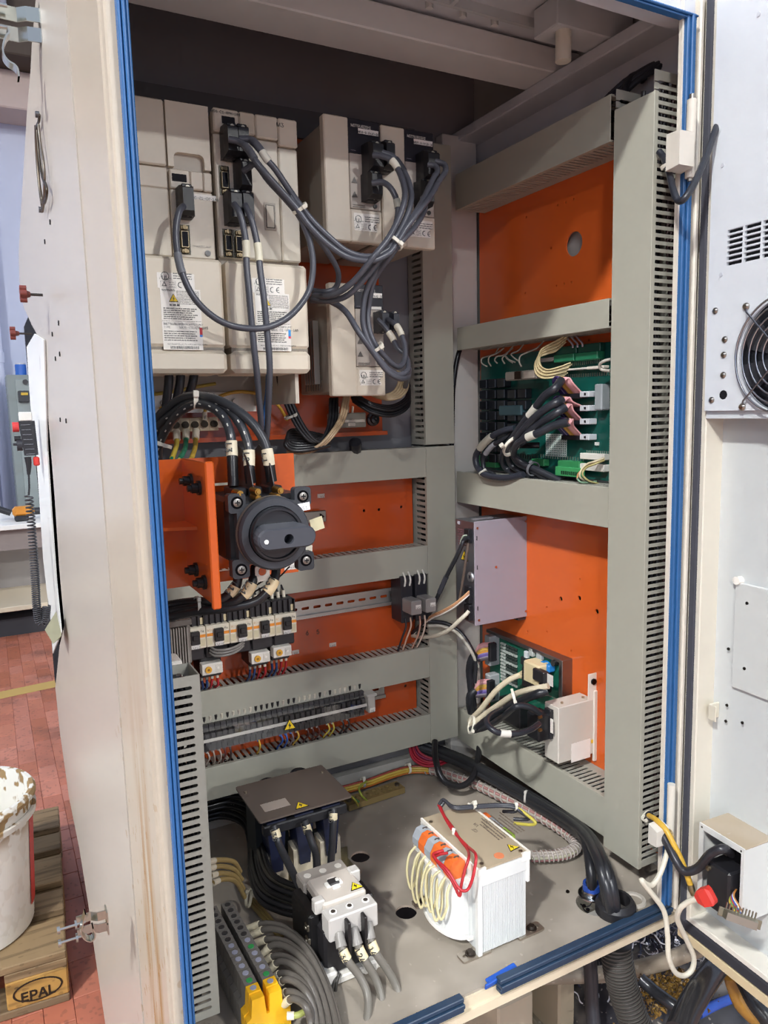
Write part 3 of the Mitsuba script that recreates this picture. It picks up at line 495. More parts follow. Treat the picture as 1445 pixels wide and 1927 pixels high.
CO = part(MS, 'collar', tr(lathe([(.0465, 0), (.046, .012), (.0435, .016), (.035, .016), (.0345, .010)], 48), FRONT((.306, .885, 1.353))), 'm_plastic', '#33353b')
part(CO, 'dust', tr(lathe([(.0467, .001), (.0464, .008)], 48), FRONT((.306, .885, 1.353))), 'm_matte', '#5d5650')
part(MS, 'knob', tr(lathe([(.0345, -.004), (.034, .010), (.0325, .012), (.030, .012), (.029, .008), (0, .008)], 48), FRONT((.306, .873, 1.353))), 'm_gloss', BK2)
q = rrect(.074, .026, .0125, .002, 0)
hp = [(x, y, 0) for x, y in rrect(.068, .030, .0148, .002, 0).exterior.coords] + [(x, y, .030) for x, y in q.exterior.coords] + [(x, y, .033) for x, y in rrect(.070, .022, .0108, .002, 0).exterior.coords]
hd = manifold3d.Manifold.hull_points(np.array(hp)) - manifold3d.Manifold.cylinder(.05, .0062, circular_segments=20).translate([.0035, -.001, .010])
LV = part(MS, 'lever', tr(mfd(hd), FRONT((.306, .866, 1.352))), 'm_plastic', '#3a3c42', 'dark grey lever handle')
part(LV, 'dot', cyl((.281, .833, 1.3505), (.281, .8322, 1.3505), .0028, 12), 'm_plastic', '#e8e6e0', 'white dot')
part(MS, 'sticker', place([(box(-.0095, .0095, -.005, .005, 0, .0005), '#e4e3e6'), (mv(ctxt('QS1', .0045, .0003), 0, -.002, .0005), '#8a8a8e')], fr((0.3487,0.884,1.3814), (1, 0, .10), (-.1, 0, 1))), 'm_plastic')
part(MS, 'tag', tr(box(-.0095, .0095, -.0085, .0085, 0, .001), fr((0.3796,0.915,1.3528), (1, .05, .22), (-.22, 0, 1))), 'm_plastic', '#d2cba6', 'cream tag')
part(MS, 'tag', tr(box(-.006, .006, -.008, .008, 0, .001), fr((0.3584,0.898,1.3211), (1, 0, -.1), (.1, 0, 1))), 'm_plastic', '#dcd6c2', 'cream tag')
part(MS, 'padlock_tab', tr(prism(rrect(.020, .022, .005).difference(Point(0, .002).buffer(.0055)), .002), FRONT((0.3057,0.93,1.2929))), 'm_plastic', '#cfc8bd', 'pale slotted tab')
for p in [(0.2775,0.935,1.4212),(0.2979,0.935,1.4199),(0.3246,0.935,1.4217)]: part(MS, 'terminal', cat([box(p[0]-.009, p[0]+.009, .915, .96, 1.39, 1.408, .002)]), 'm_plastic', '#1d1d20')
for p in [(0.2669,0.905,1.4047),(0.2898,0.905,1.3976),(0.319,0.905,1.4049),(0.2895,0.905,1.4057),(0.315,0.905,1.3971)]: part(MS, 'brass_screw', cat([cyl(p, (p[0]+.002, p[1]-.018, p[2]-.001), .0042, 12), cyl((p[0]+.002, p[1]-.018, p[2]-.001), (p[0]+.0022, p[1]-.020, p[2]-.001), .0025, 10)]), 'm_metal', '#b08a4a', 'brass terminal screw')
for x in (.2905, .318):
    part(MS, 'phase_barrier', tr(prism([(.978, 1.395), (.905, 1.40), (.905, 1.412), (.915, 1.435), (.935, 1.452), (.955, 1.46), (.975, 1.452)], .0014), [[0, 0, 1, x], [1, 0, 0, 0], [0, 1, 0, 0], [0, 0, 0, 1]]), 'm_plastic', '#2a2628', 'black phase barrier')
part(BK, 'sticker', place([(box(-.010, .010, -.006, .006, 0, .0005), '#e6e4de'), (box(-.010, .010, .006, .012, 0, .0005), '#e2bf22'), (mv(ctxt('-Q1', .004, .0003), 0, -.002, .0005), '#77777a')], FRONT((0.3704,0.9955,1.2838))), 'm_plastic', label='yellow and white sticker')
PW = '#1d1d20'
def print_on(c, pts, r, n, col='#c9c7c0'):
    q = spline(pts, 8); t, A, B = frames(q); gs = []
    for i in np.linspace(3, len(q)-6, n).astype(int):
        e = np.asarray(EYE)-q[i]; e -= t[i]*(e@t[i]); e /= np.linalg.norm(e)
        gs.append(tr(box(-.0022, .0022, -.0009, .0009, r*.96, r*1.04), fr(q[i], t[i], np.cross(e, t[i]))))
    part(c, 'print', cat(gs), 'm_plastic', col, 'white print dashes')
for k, (lb, pts, word, pr_, b) in enumerate((
  ('outermost', [(0.2235,1.14,1.4602),(0.2209,1.12,1.4938),(0.2309,1.09,1.5115),(0.2449,1.06,1.5239),(0.2554,1.03,1.5266),(0.2706,0.99,1.5217),(0.2882,0.96,1.5084),(0.3058,0.94,1.488),(0.3164,0.93,1.4666),(0.3195,0.925,1.4488),(0.3209,0.925,1.4315),(0.3228,0.925,1.4128)], 'L1', 0, (.79, .90)),
  ('middle', [(0.2235,1.14,1.4484),(0.2218,1.12,1.4831),(0.2372,1.08,1.5045),(0.253,1.04,1.5182),(0.2673,1,1.5178),(0.284,0.97,1.5065),(0.2932,0.95,1.4863),(0.2982,0.94,1.4643),(0.2979,0.935,1.4481),(0.2954,0.93,1.4307),(0.2965,0.93,1.4121)], 'L2', 7, (.78, .89)),
  ('innermost', [(0.2235,1.14,1.4366),(0.2225,1.12,1.46),(0.2308,1.09,1.4861),(0.2393,1.05,1.5049),(0.253,1.02,1.515),(0.2664,0.99,1.5107),(0.275,0.965,1.4971),(0.2786,0.95,1.4765),(0.2782,0.945,1.4569),(0.2765,0.94,1.4401),(0.2747,0.935,1.4091)], 'L3', 9, (.76, .87)))):
    c = cable(f'thick black power cable arching over into the top of the main switch, {lb} of three', pts, .0062, '#303237', sl=[(*b, '#d9cfb4', word)], name='power_cable', cat_='power cable')
    part(c, 'boot', tube(pts[-3:], .0072, 12), 'm_cable', '#17171a', 'black end sleeve')
    if pr_: print_on(c, pts, .0062, pr_*2)
tie('wide white cable tie over the three arching black power cables', (0.2541,1.02,1.5213), (1, -.2, -.05), .0125, .006, rx=.013)
tie('white cable tie at the left end of the arching black power cables', (0.2275,1.115,1.4584), (.35, 0, 1), .012, .005)
for k, (lb, pts, word, b) in enumerate((
  ('left', [(0.2772,0.94,1.2946),(0.2727,0.94,1.2767),(0.2615,0.94,1.2662),(0.2462,0.95,1.2591),(0.2312,0.98,1.254),(0.2115,1.01,1.2474),(0.1885,1.02,1.2433)], 'L11', (.17, .33)),
  ('middle', [(0.2999,0.94,1.3004),(0.2913,0.93,1.2805),(0.2798,0.93,1.2664),(0.2616,0.94,1.2562),(0.234,0.97,1.2493),(0.2089,1,1.2411),(0.1861,1.01,1.2364)], 'L21', (.18, .34)),
  ('right', [(0.3293,0.94,1.2968),(0.3228,0.93,1.2828),(0.3116,0.925,1.2695),(0.2936,0.93,1.2552),(0.2613,0.94,1.2498),(0.2313,0.96,1.2455),(0.2064,0.99,1.2365),(0.1837,1,1.2303)], 'L31', (.18, .32)))):
    c = cable(f'black power cable with cream marker leaving the bottom of the main switch, {lb} of three', pts, .0062, '#1c1d20', sl=[(*b, '#cdb893', word)], name='power_cable', cat_='power cable')
tie('grey cable tie on the black power cables under the orange bracket', (0.2278,0.97,1.2509), (1, 0, -.05), .013, .004, '#9a988f')
cable('thin black wire slanting from the main switch across the pale duct', [(0.3519,0.95,1.2924),(0.3355,0.96,1.2748),(0.3093,1,1.2492),(0.2947,1.03,1.2371),(0.2753,1.06,1.2271)], .0011, '#151517', n=6, name='wire', cat_='wire')
cable('thin black wire curving low under the main switch cables', [(0.3248,0.95,1.2839),(0.3049,0.96,1.2692),(0.294,1,1.249),(0.2831,1.03,1.2388)], .0012, '#151517', n=6, name='wire', cat_='wire')
# ---- earth terminals and wires under the drives ------------------------------------------------------
ET = thing('earth_terminal', 'row of beige earth terminals with dark screws on the orange plate under the drives', 'terminal block')
for i, p in enumerate([(0.29,1.31,1.4846),(0.3059,1.31,1.4846),(0.3226,1.31,1.4845),(0.3392,1.31,1.4849),(0.356,1.31,1.4849)]):
    part(ET, 'terminal_block', box(p[0]-.0085, p[0]+.0085, 1.312, 1.335, p[2]-.012, p[2]+.012, .001), 'm_plastic', '#b5a386')
    part(ET, 'screw', cyl((p[0], 1.3125, p[2]), (p[0], 1.306, p[2]), .006, 14), 'm_metal', '#2b2622')
part(ET, 'marking_tag', box(0.3685,0.3782, 1.33, 1.334, 1.4774,1.4896), 'm_plastic', '#b9a79a')
def tagged(label, pts, r, col, tagcol='#ddd5c2', word='E', stripe=None, group=None):
    c = thing('earth_wire', label, 'wire', group); part(c, 'sheath', tube(pts, r, 8), 'm_cable', col)
    if stripe: part(c, 'stripe', tube([(x-.0012, y-.0016, z) for x, y, z in pts], r*.62, 6), 'm_cable', stripe, 'yellow stripe')
    q = np.asarray(pts[:2], float); part(c, 'marker_tag', cat([tube(q, r*1.5, 8)]), 'm_plastic', tagcol)
    m = q.mean(0); part(c, 'marking', tr(mv(ctxt(word, .006, .0004, True), 0, -.003, r*1.5), FRONT(m)), 'm_plastic', '#2a2823')
    return c
tagged('earth wire with cream E tag, left of three under the drives', [(0.2881,1.3,1.4748),(0.2858,1.29,1.4598),(0.2766,1.26,1.4486),(0.2567,1.2,1.4346)], .0042, '#c8b045', stripe='#1f7a58')
tagged('green earth wire with cream E tag, middle of three under the drives', [(0.3043,1.3,1.4752),(0.3011,1.29,1.461),(0.2914,1.26,1.4461),(0.2681,1.2,1.4323)], .0042, '#1f7358', stripe='#c2b86e')
tagged('yellow earth wire with cream E tag, right of three under the drives', [(0.3217,1.3,1.4755),(0.3174,1.29,1.4603),(0.3083,1.26,1.4471),(0.2866,1.2,1.4314)], .0042, '#c3a240')
tagged('short yellow wire with upright cream tag above the earth terminals', [(0.3387,1.305,1.4923),(0.34,1.305,1.506),(0.3441,1.31,1.5152),(0.3528,1.33,1.5247)], .003, '#c3a240')
cable('yellow wire arching across the orange plate behind the power cables', [(0.2641,1.31,1.5123),(0.2904,1.305,1.5234),(0.3277,1.3,1.5307),(0.3573,1.3,1.5303),(0.3918,1.3,1.5391),(0.4247,1.3,1.5378),(0.4549,1.3,1.5289),(0.478,1.31,1.5125),(0.4998,1.33,1.4879)], .003, '#c39a3c', n=8, name='wire', cat_='wire')
cable('yellow and black wire under the left terminal cover', [(0.2569,1.31,1.5373),(0.2904,1.3,1.542),(0.3269,1.3,1.5488),(0.3623,1.31,1.5544)], .003, '#a8964a', n=8, name='wire', cat_='wire')
for k, p in enumerate(([(0.2514,1.16,1.5659),(0.2494,1.16,1.5462),(0.2456,1.17,1.5148)], [(0.2689,1.16,1.5659),(0.2661,1.16,1.5461),(0.2601,1.17,1.5169)], [(0.2898,1.16,1.566),(0.2855,1.16,1.5484),(0.2793,1.17,1.5263)])):
    cable(f'flat black lead dropping out of the left terminal cover, {("left", "middle", "right")[k]} of three', p, .0066, '#25262c', name='power_cable', cat_='power cable')
cable('blue taped lead between the two straight grey cables', [(0.4007,1.14,1.5609),(0.4045,1.16,1.5326),(0.4078,1.19,1.4989),(0.4026,1.2,1.4553)], .004, '#2c5f9e', name='wire', cat_='wire')
W = []
for i in range(6):
    o = i*2.6
    cable(f'black wires sweeping from the second unit down behind the bracket, strand {("one", "two", "three", "four", "five", "six")[i]} from the left', [tuple(np.array(p)+np.array([.003*i, .004*(i % 2), 0])) for p in [(0.4375,1.2,1.5641),(0.4419,1.2,1.5378),(0.4571,1.2,1.4978),(0.4759,1.2,1.4658),(0.4957,1.2,1.4497),(0.5223,1.21,1.4594),(0.5423,1.23,1.4865),(0.5591,1.26,1.5244)]], .0029, '#1a1b1f', n=7, name='wire', cat_='wire', group=None)
for i in range(6):
    cable(f'black wire bundle looping under the lone lower drive, loop {("one", "two", "three", "four", "five", "six")[i]} from below', [tuple(np.array(p)+np.array([0, .003*(i % 3), .0035*i])) for p in [(0.7299,1.27,1.5374),(0.7153,1.25,1.5068),(0.6771,1.24,1.4907),(0.6381,1.24,1.4956),(0.6161,1.25,1.5088),(0.6098,1.27,1.5191)]], .0032, '#191a1e', n=7, name='wire', cat_='wire')
for i in range(5):
    cable(f'tan wire curving out beside the lower drive plugs, curve {("one", "two", "three", "four", "five")[i]} from the outside', [tuple(np.array(p)+np.array([-.0035*i, .002*i, .0018*i])) for p in [(0.695,1.22,1.565),(0.6922,1.21,1.5424),(0.6783,1.21,1.5252),(0.6559,1.22,1.52),(0.6423,1.24,1.5256)]], .0026, '#a08c6c', n=7, name='wire', cat_='wire')
for i in range(3):
    cable(f'tan wire falling from the lone lower drive to the bundle, {("left", "middle", "right")[i]} of three', [tuple(np.array(p)+np.array([.006*i, .003*i, 0])) for p in [(0.5776,1.24,1.5284),(0.5587,1.22,1.4907),(0.5302,1.2,1.4639),(0.5074,1.2,1.4437),(0.4813,1.21,1.4317),(0.4598,1.23,1.4339)]], .0027, '#9a8468', n=7, name='wire', cat_='wire')
for i in range(5):
    cable(f'black loop lying on the duct right of the bracket, ring {("one", "two", "three", "four", "five")[i]} from below', [tuple(np.array(p)+np.array([.003*i, .004*i, .004*i])) for p in [(0.5318,1.21,1.4423),(0.4923,1.2,1.437),(0.4601,1.2,1.4367),(0.4462,1.2,1.4464),(0.458,1.21,1.4546),(0.4911,1.22,1.4494),(0.5252,1.23,1.442)]], .0035, '#1b1b1e', n=7, name='wire', cat_='wire')
tie('pale cable tie on the black wires dropping beside the second unit', (0.4579,1.2,1.4951), (.4, 0, -1), .012, .004, '#9b998f')
TB = thing('terminal_block', 'grey terminal block with yellow warning mark under the lone lower drive', 'terminal block')
a, b = (0.5824,1.3,1.4696), (0.6518,1.3,1.4978)
part(TB, 'body', box(a[0], b[0], 1.302, 1.335, a[2], b[2], .002), 'm_plastic', '#7c7970')
part(TB, 'label_strip', place([(box(.002, b[0]-a[0]-.004, .010, .015, 0, .0006), '#bdb9ae'), (box(.03, .045, .003, .009, 0, .0006), '#cfcabd')], FRONT((a[0], 1.3015, a[2]))), 'm_plastic')
part(TB, 'warning_mark', place(tri(.016, .014, .011), FRONT((a[0], 1.3005, a[2]))), 'm_plastic', label='yellow warning triangle')
for i in range(5): part(TB, 'ferrule', cyl((a[0]+.006+.010*i, 1.315, b[2]), (a[0]+.006+.010*i, 1.312, b[2]+.012), .0022, 8), 'm_plastic', '#cfc9ba')
GR = thing('cable_grommet', 'round black knob on the lower lip of the orange plate', 'knob')
p = (0.6801,1.32,1.4838)
part(GR, 'flange', tr(lathe([(.0135, 0), (.0130, .006), (.009, .008), (.008, .013), (.003, .014), (0, .012)], 24), FRONT((p[0], 1.333, p[2]))), 'm_gloss', '#1d1d22')
cable('black cable bundle vanishing into the duct under the orange plate lip', [(0.6249,1.3,1.4418),(0.6305,1.31,1.4311),(0.6409,1.33,1.4195)], .012, '#1d1e24', name='power_cable', cat_='power cable')
# ---- DIN rails ----------------------------------------------------------------------------------------
def rail(label, x0, x1, z, y=1.345, col='#b6b3ae'):
    q = sbox(x0, -.0175, x1, .0175); n = int((x1-x0)/.025)
    for i in range(n): q = q.difference(rrect(.016, .0055, .0026, x0+.014+.025*i, .001))
    R = thing('din_rail', label, 'mounting rail')
    part(R, 'web', mv(tr(prism(q, .0012), FRONT((0, y+.006, 0))), 0, 0, z), 'm_metal', col)
    for s in (-1, 1): part(R, 'flange', cat([box(x0, x1, y-.001, y+.006, z+s*.0125-.0006, z+s*.0125+.0006), box(x0, x1, y-.0012, y, z+s*.012, z+s*.0185)]), 'm_metal', col)
    part(R, 'screw', cat([cyl((x0+.088, y+.005, z), (x0+.088, y, z), .0042, 12)]), 'm_metal', '#34322f')
rail('long slotted steel rail carrying the contactors and relays', .19, .785, 1.116)
rail('slotted steel rail behind the clear covered terminal strip', .19, .70, .918)
RS = thing('rail_end', 'short bit of mounting rail with a screw beside the main switch', 'mounting rail')
a = (0.5689,1.34,1.2991)
part(RS, 'web', box(a[0]-.04, a[0]+.006, 1.336, 1.345, a[2]-.011, a[2]+.011, .001), 'm_metal', '#8f8a83')
part(RS, 'screw', tr(prism([(-.004, -.006), (.004, 0), (-.004, .006)], .003), FRONT((a[0]-.003, 1.336, a[2]))), 'm_metal', '#26211f')
# ---- contactors --------------------------------------------------------------------------------------------
names = ('leftmost beige contactor with orange bands, half hidden by the finned relay', 'beige contactor with orange bands, second from the finned relay', 'beige contactor with orange bands, middle of the five', 'beige contactor with orange bands, fourth from the finned relay', 'beige contactor with orange bands at the right end of the row')
CX = [.2687, .311, .3533, .3957, .438]
for i, x in enumerate(CX):
    K = thing('contactor', names[i], 'contactor', 'row of five contactors'); z0, z1 = 1.096, 1.1345; m = FRONT((x+.0005, 1.272, z0)); w = .0415
    part(K, 'body', box(x+.001, x+.0415, 1.285, 1.345, 1.072, 1.160, .002), 'm_plastic', '#222124')
    FC = part(K, 'front_cover', box(x+.0004, x+.0419, 1.272, 1.29, z0, z1, .0012), 'm_plastic', '#d9d0bd')
    part(FC, 'band', tr(cat([box(.001, .012, .020, .025, 0, .0006), box(.0305, .0408, .020, .025, 0, .0006)]), m), 'm_plastic', '#e08a2e', 'orange printed band')
    part(FC, 'marking', place([(mv(txt('SC-0', .0035, .0003, True), .0015, .029), '#c9a27a'), (mv(txt('Fe', .0038, .0003, True), .0325, .029), '#6d675e'), (box(.0015, .0105, .004, .017, 0, .0003), '#cabf9f'), (box(.0305, .040, .004, .017, 0, .0003), '#cabf9f'), (dashes(.002, .010, .0215, .0018, i), '#b8651d'), (dashes(.031, .040, .0215, .0018, i+4), '#b8651d')], m), 'm_plastic')
    AT = part(K, 'actuator', cat([tr(box(.0135, .0295, .010, .033, 0, .008, .001), m), tr(box(.0165, .0265, .018, .027, .006, .011, .001), m)]), 'm_plastic', '#1c1b1d', 'black actuator block')
    part(AT, 'name_plate', place([(box(.0145, .0290, .0015, .0092, 0, .0035), '#d9d7d2'), (mv(ctxt(f'KM{i+1}0', .0045, .0003), .0217, .0033, .0035), '#6b6967')], m), 'm_plastic')
    for j in range(4):
        xx = x+.0055+.0105*j
        part(K, 'terminal', cat([box(xx-.004, xx+.004, 1.288, 1.315, 1.136, 1.147, .001), cyl((xx, 1.296, 1.147), (xx, 1.292, 1.152), .003, 8)]), 'm_metal', '#54504a')
        part(K, 'barrier', box(xx+.0045, xx+.0062, 1.280, 1.32, 1.134, 1.158), 'm_plastic', '#1d1c1e')
    for j in range(3 if i else 2):
        xx = x+.0065+.0115*j; h = (.020, .024, .026)[j]+(.004 if i > 2 else 0)
        c = thing('marked_wire', f'pale marked wire on the {("leftmost", "second", "middle", "fourth", "rightmost")[i]} contactor top, {("first", "second", "third")[j]} from its left', 'wire')
        part(c, 'marker_sleeve', tube([(xx, 1.298, 1.148), (xx+rnd.uniform(-.001, .001), 1.302, 1.148+h*.8)], .0034, 8), 'm_plastic', '#d8d0bd')
        part(c, 'sheath', tube([(xx, 1.302, 1.148+h*.8), (xx+rnd.uniform(-.003, .003), 1.315, 1.148+h*1.3), (xx, 1.33, 1.148+h*1.8)], .0018, 6), 'm_cable', '#2a2a2e')
        part(c, 'crimp', cyl((xx, 1.294, 1.140), (xx, 1.298, 1.149), .0024, 8), 'm_metal', '#a8a093')
    part(K, 'coil_terminal', box(x+.036, x+.041, 1.284, 1.30, 1.136, 1.148), 'm_plastic', '#cdbf98')
for i, (x, z) in enumerate(((.2665, 1.045), (.3005, 1.046), (.3905, 1.050), (.4325, 1.054))):
    K = thing('overload_relay', ('white overload relay at the left end, dial hidden behind the finned relay', 'white overload relay with yellow dial under the second contactor', 'white overload relay with yellow dial, left of the right hand pair', 'white overload relay with yellow dial, right of the right hand pair')[i], 'overload relay')
    w = (.020, .039, .0375, .0375)[i]
    part(K, 'body', box(x+.001, x+w, 1.289, 1.34, z-.010, z+.034, .002), 'm_plastic', '#201f22')
    FC = part(K, 'front_cover', box(x, x+w-.002, 1.272, 1.29, z, z+.020, .001), 'm_plastic', '#dfdbd2')
    if i:
        part(FC, 'dial', place([(cyl((0, 0, 0), (0, 0, .003), .0058, 18), '#dba42f'), (cyl((0, 0, .003), (0, 0, .0036), .0022, 8), '#8c5d15'), (mv(txt('-', .004, .0004), -.010, .0), '#666')] [:2], FRONT((x+.011, 1.2715, z+.010))), 'm_plastic', label='yellow setting dial')
    part(FC, 'reset_window', place([(box(0, .012, 0, .0135, 0, .001), '#cfcac0'), (cyl((.004, .008, 0), (.004, .008, .0025), .0022, 8), '#e9e4da'), (dashes(.001, .011, .003, .001, i), '#8b8780')], FRONT((x+w-.015, 1.272, z+.003))), 'm_plastic')
    for j, cc in enumerate(('#20325f', '#2a4272', '#a3242b', '#b02a30') if i else ('#a3242b',)):
        xx = x+(.004+.0095*j if i else .014)
        c = thing('motor_wire', f'{("blue", "blue", "red", "red")[j] if i else "red"} wire dropping from the overload relay {("at the left end", "under the second contactor", "left of the right hand pair", "right of the right hand pair")[i]}{(", outer", ", inner", ", inner", ", outer")[j] if i else ""}', 'wire')
        part(c, 'marker_sleeve', tube([(xx, 1.30, z-.003), (xx+.0005, 1.298, z-.017)], .003, 8), 'm_plastic', '#8a8478' if j < 2 else '#cfc7b6')
        part(c, 'sheath', tube([(xx+.0005, 1.298, z-.017), (xx+rnd.uniform(-.003, .003), 1.302, z-.032), (xx-.001, 1.320, 1.003), (xx-.002, 1.33, .99)], .0023, 7), 'm_cable', cc)
for k in range(3):
    cable(f'grey jumper wire looping under the contactors, {("lower", "middle", "upper")[k]} of three', [tuple(np.array(p)+np.array([.001*k, 0, .005*k])) for p in [(0.318,1.28,1.0837),(0.3246,1.27,1.0795),(0.3422,1.265,1.0788),(0.3631,1.27,1.0805),(0.3793,1.28,1.0858)]], .0024, '#807d78', n=7, name='wire', cat_='wire')
HS = thing('finned_relay', 'grey finned relay block beside the leftmost contactor', 'relay')
a, b = (0.2244,1.17,1.1017), (0.2651,1.17,1.1792)
part(HS, 'body', box(a[0]-.03, b[0], 1.185, 1.34, a[2], b[2], .002), 'm_plastic', '#7b7670')
for i in range(9): part(HS, 'fin', box(a[0]-.002+.0042*i, a[0]+.0002+.0042*i, 1.172, 1.186, a[2]+.004, b[2]-.012), 'm_plastic', '#9b968e')
part(HS, 'top_cap', box(a[0]-.03, b[0], 1.172, 1.187, b[2]-.010, b[2], .001), 'm_plastic', '#6e6963')
WB = thing('white_box', 'small white plastic box beside the end of the tilted duct', 'box')
part(WB, 'body', box(0.1942, 0.2105, 1.0, 1.04, 1.1357, 1.1705, .002), 'm_plastic', '#d6d2ca')
part(WB, 'lid', box(0.1942, 0.2133, .995, 1.045, 1.1357, 1.1506, .002), 'm_plastic', '#e2dfd8')
# relays at the right end of the rail
for i, x in enumerate((.7185, .7525)):
    K = thing('plug_in_relay', ('clear cased plug in relay, left of the two by the corner duct', 'clear cased plug in relay, right of the two by the corner duct')[i], 'relay')
    part(K, 'socket', box(x, x+.028, 1.30, 1.345, 1.068, 1.165, .002), 'm_plastic', '#212126')
    CS = part(K, 'case', box(x+.002, x+.0265, 1.262, 1.302, 1.093, 1.122, .002), 'm_gloss', '#85807e')
    part(CS, 'coil', box(x+.006, x+.0225, 1.268, 1.30, 1.097, 1.118), 'm_metal', '#8a6a52')
    part(CS, 'name_plate', place([(box(-.006, .006, -.004, .004, 0, .0006), '#cfc9c4'), (mv(ctxt('KA2', .0035, .0003), 0, -.0017, .0006), '#55524f')], FRONT((x+.017, 1.2615, 1.1095))), 'm_plastic')
    for j in range(2):
        xx = x+.008+.012*j
        cable(f'wire with white marker above the {("left", "right")[i]} plug in relay, {("left", "right")[j]} one', [(xx, 1.30, 1.145), (xx+.001, 1.298, 1.158), (xx+.002, 1.31, 1.172), (xx+.002, 1.335, 1.18)], .0022, '#d6d2c8', n=6, name='wire', cat_='wire')
        cable(f'pale wire hanging from the {("left", "right")[i]} plug in relay, {("left", "right")[j]} one', [(xx, 1.30, 1.078), (xx, 1.298, 1.060), (xx-.006+.004*i, 1.305, 1.035), (xx-.008, 1.32, 1.005)], .002, ('#2a2a30', '#c6a690', '#b98f7d', '#c9b3a3')[2*i+j], n=6, name='wire', cat_='wire')
# ---- terminal strip with clear cover ------------------------------------------------------------------------
TS = thing('terminal_strip', 'long dark terminal strip under a clear cover with a yellow warning triangle', 'terminal strip')
n = 38; x0, x1 = .215, .628; pit = (x1-x0)/n
for i in range(n):
    x = x0+pit*i
    tb = part(TS, 'terminal_block', cat([box(x+.0006, x+pit-.0006, 1.300, 1.345, .893, .943), box(x+.002, x+pit-.002, 1.292, 1.30, .908, .930)]), 'm_plastic', ('#2d2b2d', '#353235')[i % 2])
    part(tb, 'ferrule', cyl((x+pit/2, 1.312, .942), (x+pit/2, 1.308, .956), .0027, 7), 'm_plastic', rnd.choice(['#d3ccbd', '#bdb6a8', '#2b2a2c', '#cdc6b6']) if i not in (17, 18, 19) else '#2b2a2c')
part(TS, 'marker_strip', cat([box(x0, x1, 1.2885, 1.2895, .915, .921)] ), 'm_plastic', '#c9c5bd', 'white marker strip')
part(TS, 'clear_cover', box(x0-.004, x1+.003, 1.284, 1.2855, .899, .938), 'm_glass', '#ffffff', 'clear plastic cover')
part(TS, 'clear_cover', box(x0-.004, x1+.003, 1.2855, 1.300, .937, .938), 'm_glass', '#ffffff', 'clear plastic cover')
part(TS, 'end_bracket', cat([box(.630, .646, 1.285, 1.345, .900, .935, .002), box(.627, .650, 1.285, 1.345, .933, .939, .001)]), 'm_plastic', '#a8a49d')
part(TS, 'end_label', place([(box(-.006, .006, -.004, .004, 0, .0005), '#d9d5cc'), (mv(ctxt('X1', .004, .0003), 0, -.002, .0005), '#55524f')], FRONT((.638, 1.2845, .907))), 'm_plastic')
part(TS, 'warning_triangle', place(tri(0, 0, .022), FRONT((0.4616, 1.2835, 0.9157))), 'm_plastic', label='yellow warning triangle')
cols = {0: '#c06a4a', 1: '#5b7fb5', 3: '#c8ae4c', 4: '#a8988c', 5: '#9c8c82', 6: '#a8988c', 7: '#8f8078', 8: '#a99a90', 9: '#9a8b80', 10: '#a8988c', 11: '#5a2a28', 12: '#3a2628', 17: '#d2a83a', 21: '#2f57a8', 22: '#3a62b2', 23: '#7a6a72', 24: '#c8a042', 30: '#c8b04a', 31: '#b8a848', 33: '#2a2528', 34: '#332a2a', 26: '#4a2a28', 27: '#4a2a28', 28: '#5a302c'}
def kind_of(cc): return ('yellow' if cc in ('#c8ae4c', '#d2a83a', '#c8a042', '#c8b04a', '#b8a848') else 'blue' if cc in ('#5b7fb5', '#2f57a8', '#3a62b2') else 'copper' if cc == '#c06a4a' else 'dark' if H(cc).max() < .12 else 'pale')
ORD = ('first', 'second', 'third', 'fourth', 'fifth', 'sixth', 'seventh', 'eighth', 'ninth', 'tenth', 'eleventh')
for i in sorted(cols):
    cc = cols[i]; x = x0+pit*(i+.5); cw = kind_of(cc)
    n_ = ORD[sum(kind_of(cols[j]) == cw for j in cols if j < i)]
    c = thing('strip_wire', f'{cw} wire below the clear covered terminal strip, {n_} {cw} one from the left', 'wire')
    part(c, 'sheath', tube([(x, 1.305, .895), (x+rnd.uniform(0, .004), 1.30, .880), (x+rnd.uniform(-.002, .006), 1.315, .862), (x+rnd.uniform(-.002, .004), 1.335, .845)], .0019, 6), 'm_cable', cc)
    part(c, 'ferrule', tube([(x, 1.308, .900), (x, 1.303, .888)], .0026, 6), 'm_plastic', '#2f5fb5' if i in (17, 21, 22, 23) else '#8a8076')

# ---- line reactor with a brown cover plate ----------------------------------------------------------
RE = thing('line_reactor', 'line reactor with a flat brown cover plate and cream coil bases on the cabinet floor', 'reactor')
part(RE, 'cover_plate', mv(prism(sbox(.340, 1.100, .497, 1.225).buffer(.004, quad_segs=3), .003), 0, 0, .846), 'm_plastic', '#5f544c', 'brown cover plate')
part(RE, 'data_label', place([(box(0, .045, 0, .026, 0, .0005), '#a89d92'), (dashes(.026, .043, .020, .0016, 1), '#4a443f'), (dashes(.026, .043, .015, .0016, 2), '#4a443f'), (dashes(.026, .043, .010, .0016, 3), '#4a443f'), (dashes(.030, .043, .005, .0016, 4), '#4a443f')], TOP((.354, 1.122, .849))), 'm_plastic')
part(RE, 'warning_triangle', place(tri(0, 0, .022), TOP((.413, 1.113, .849))), 'm_plastic', label='yellow warning triangle')
for x, y in ((.346, 1.20), (.490, 1.20)): part(RE, 'screw', cyl((x, y, .848), (x, y, .851), .0025, 10), 'm_metal', '#c9c0a8')
part(RE, 'core', cat([box(.345, .495, 1.15, 1.20, .715, .745), box(.345, .495, 1.15, 1.20, .812, .838)] + [box(x, x+.012, 1.15, 1.20, .745, .812) for x in (.345, .391, .437, .483)]), 'm_matte', '#2e3133')
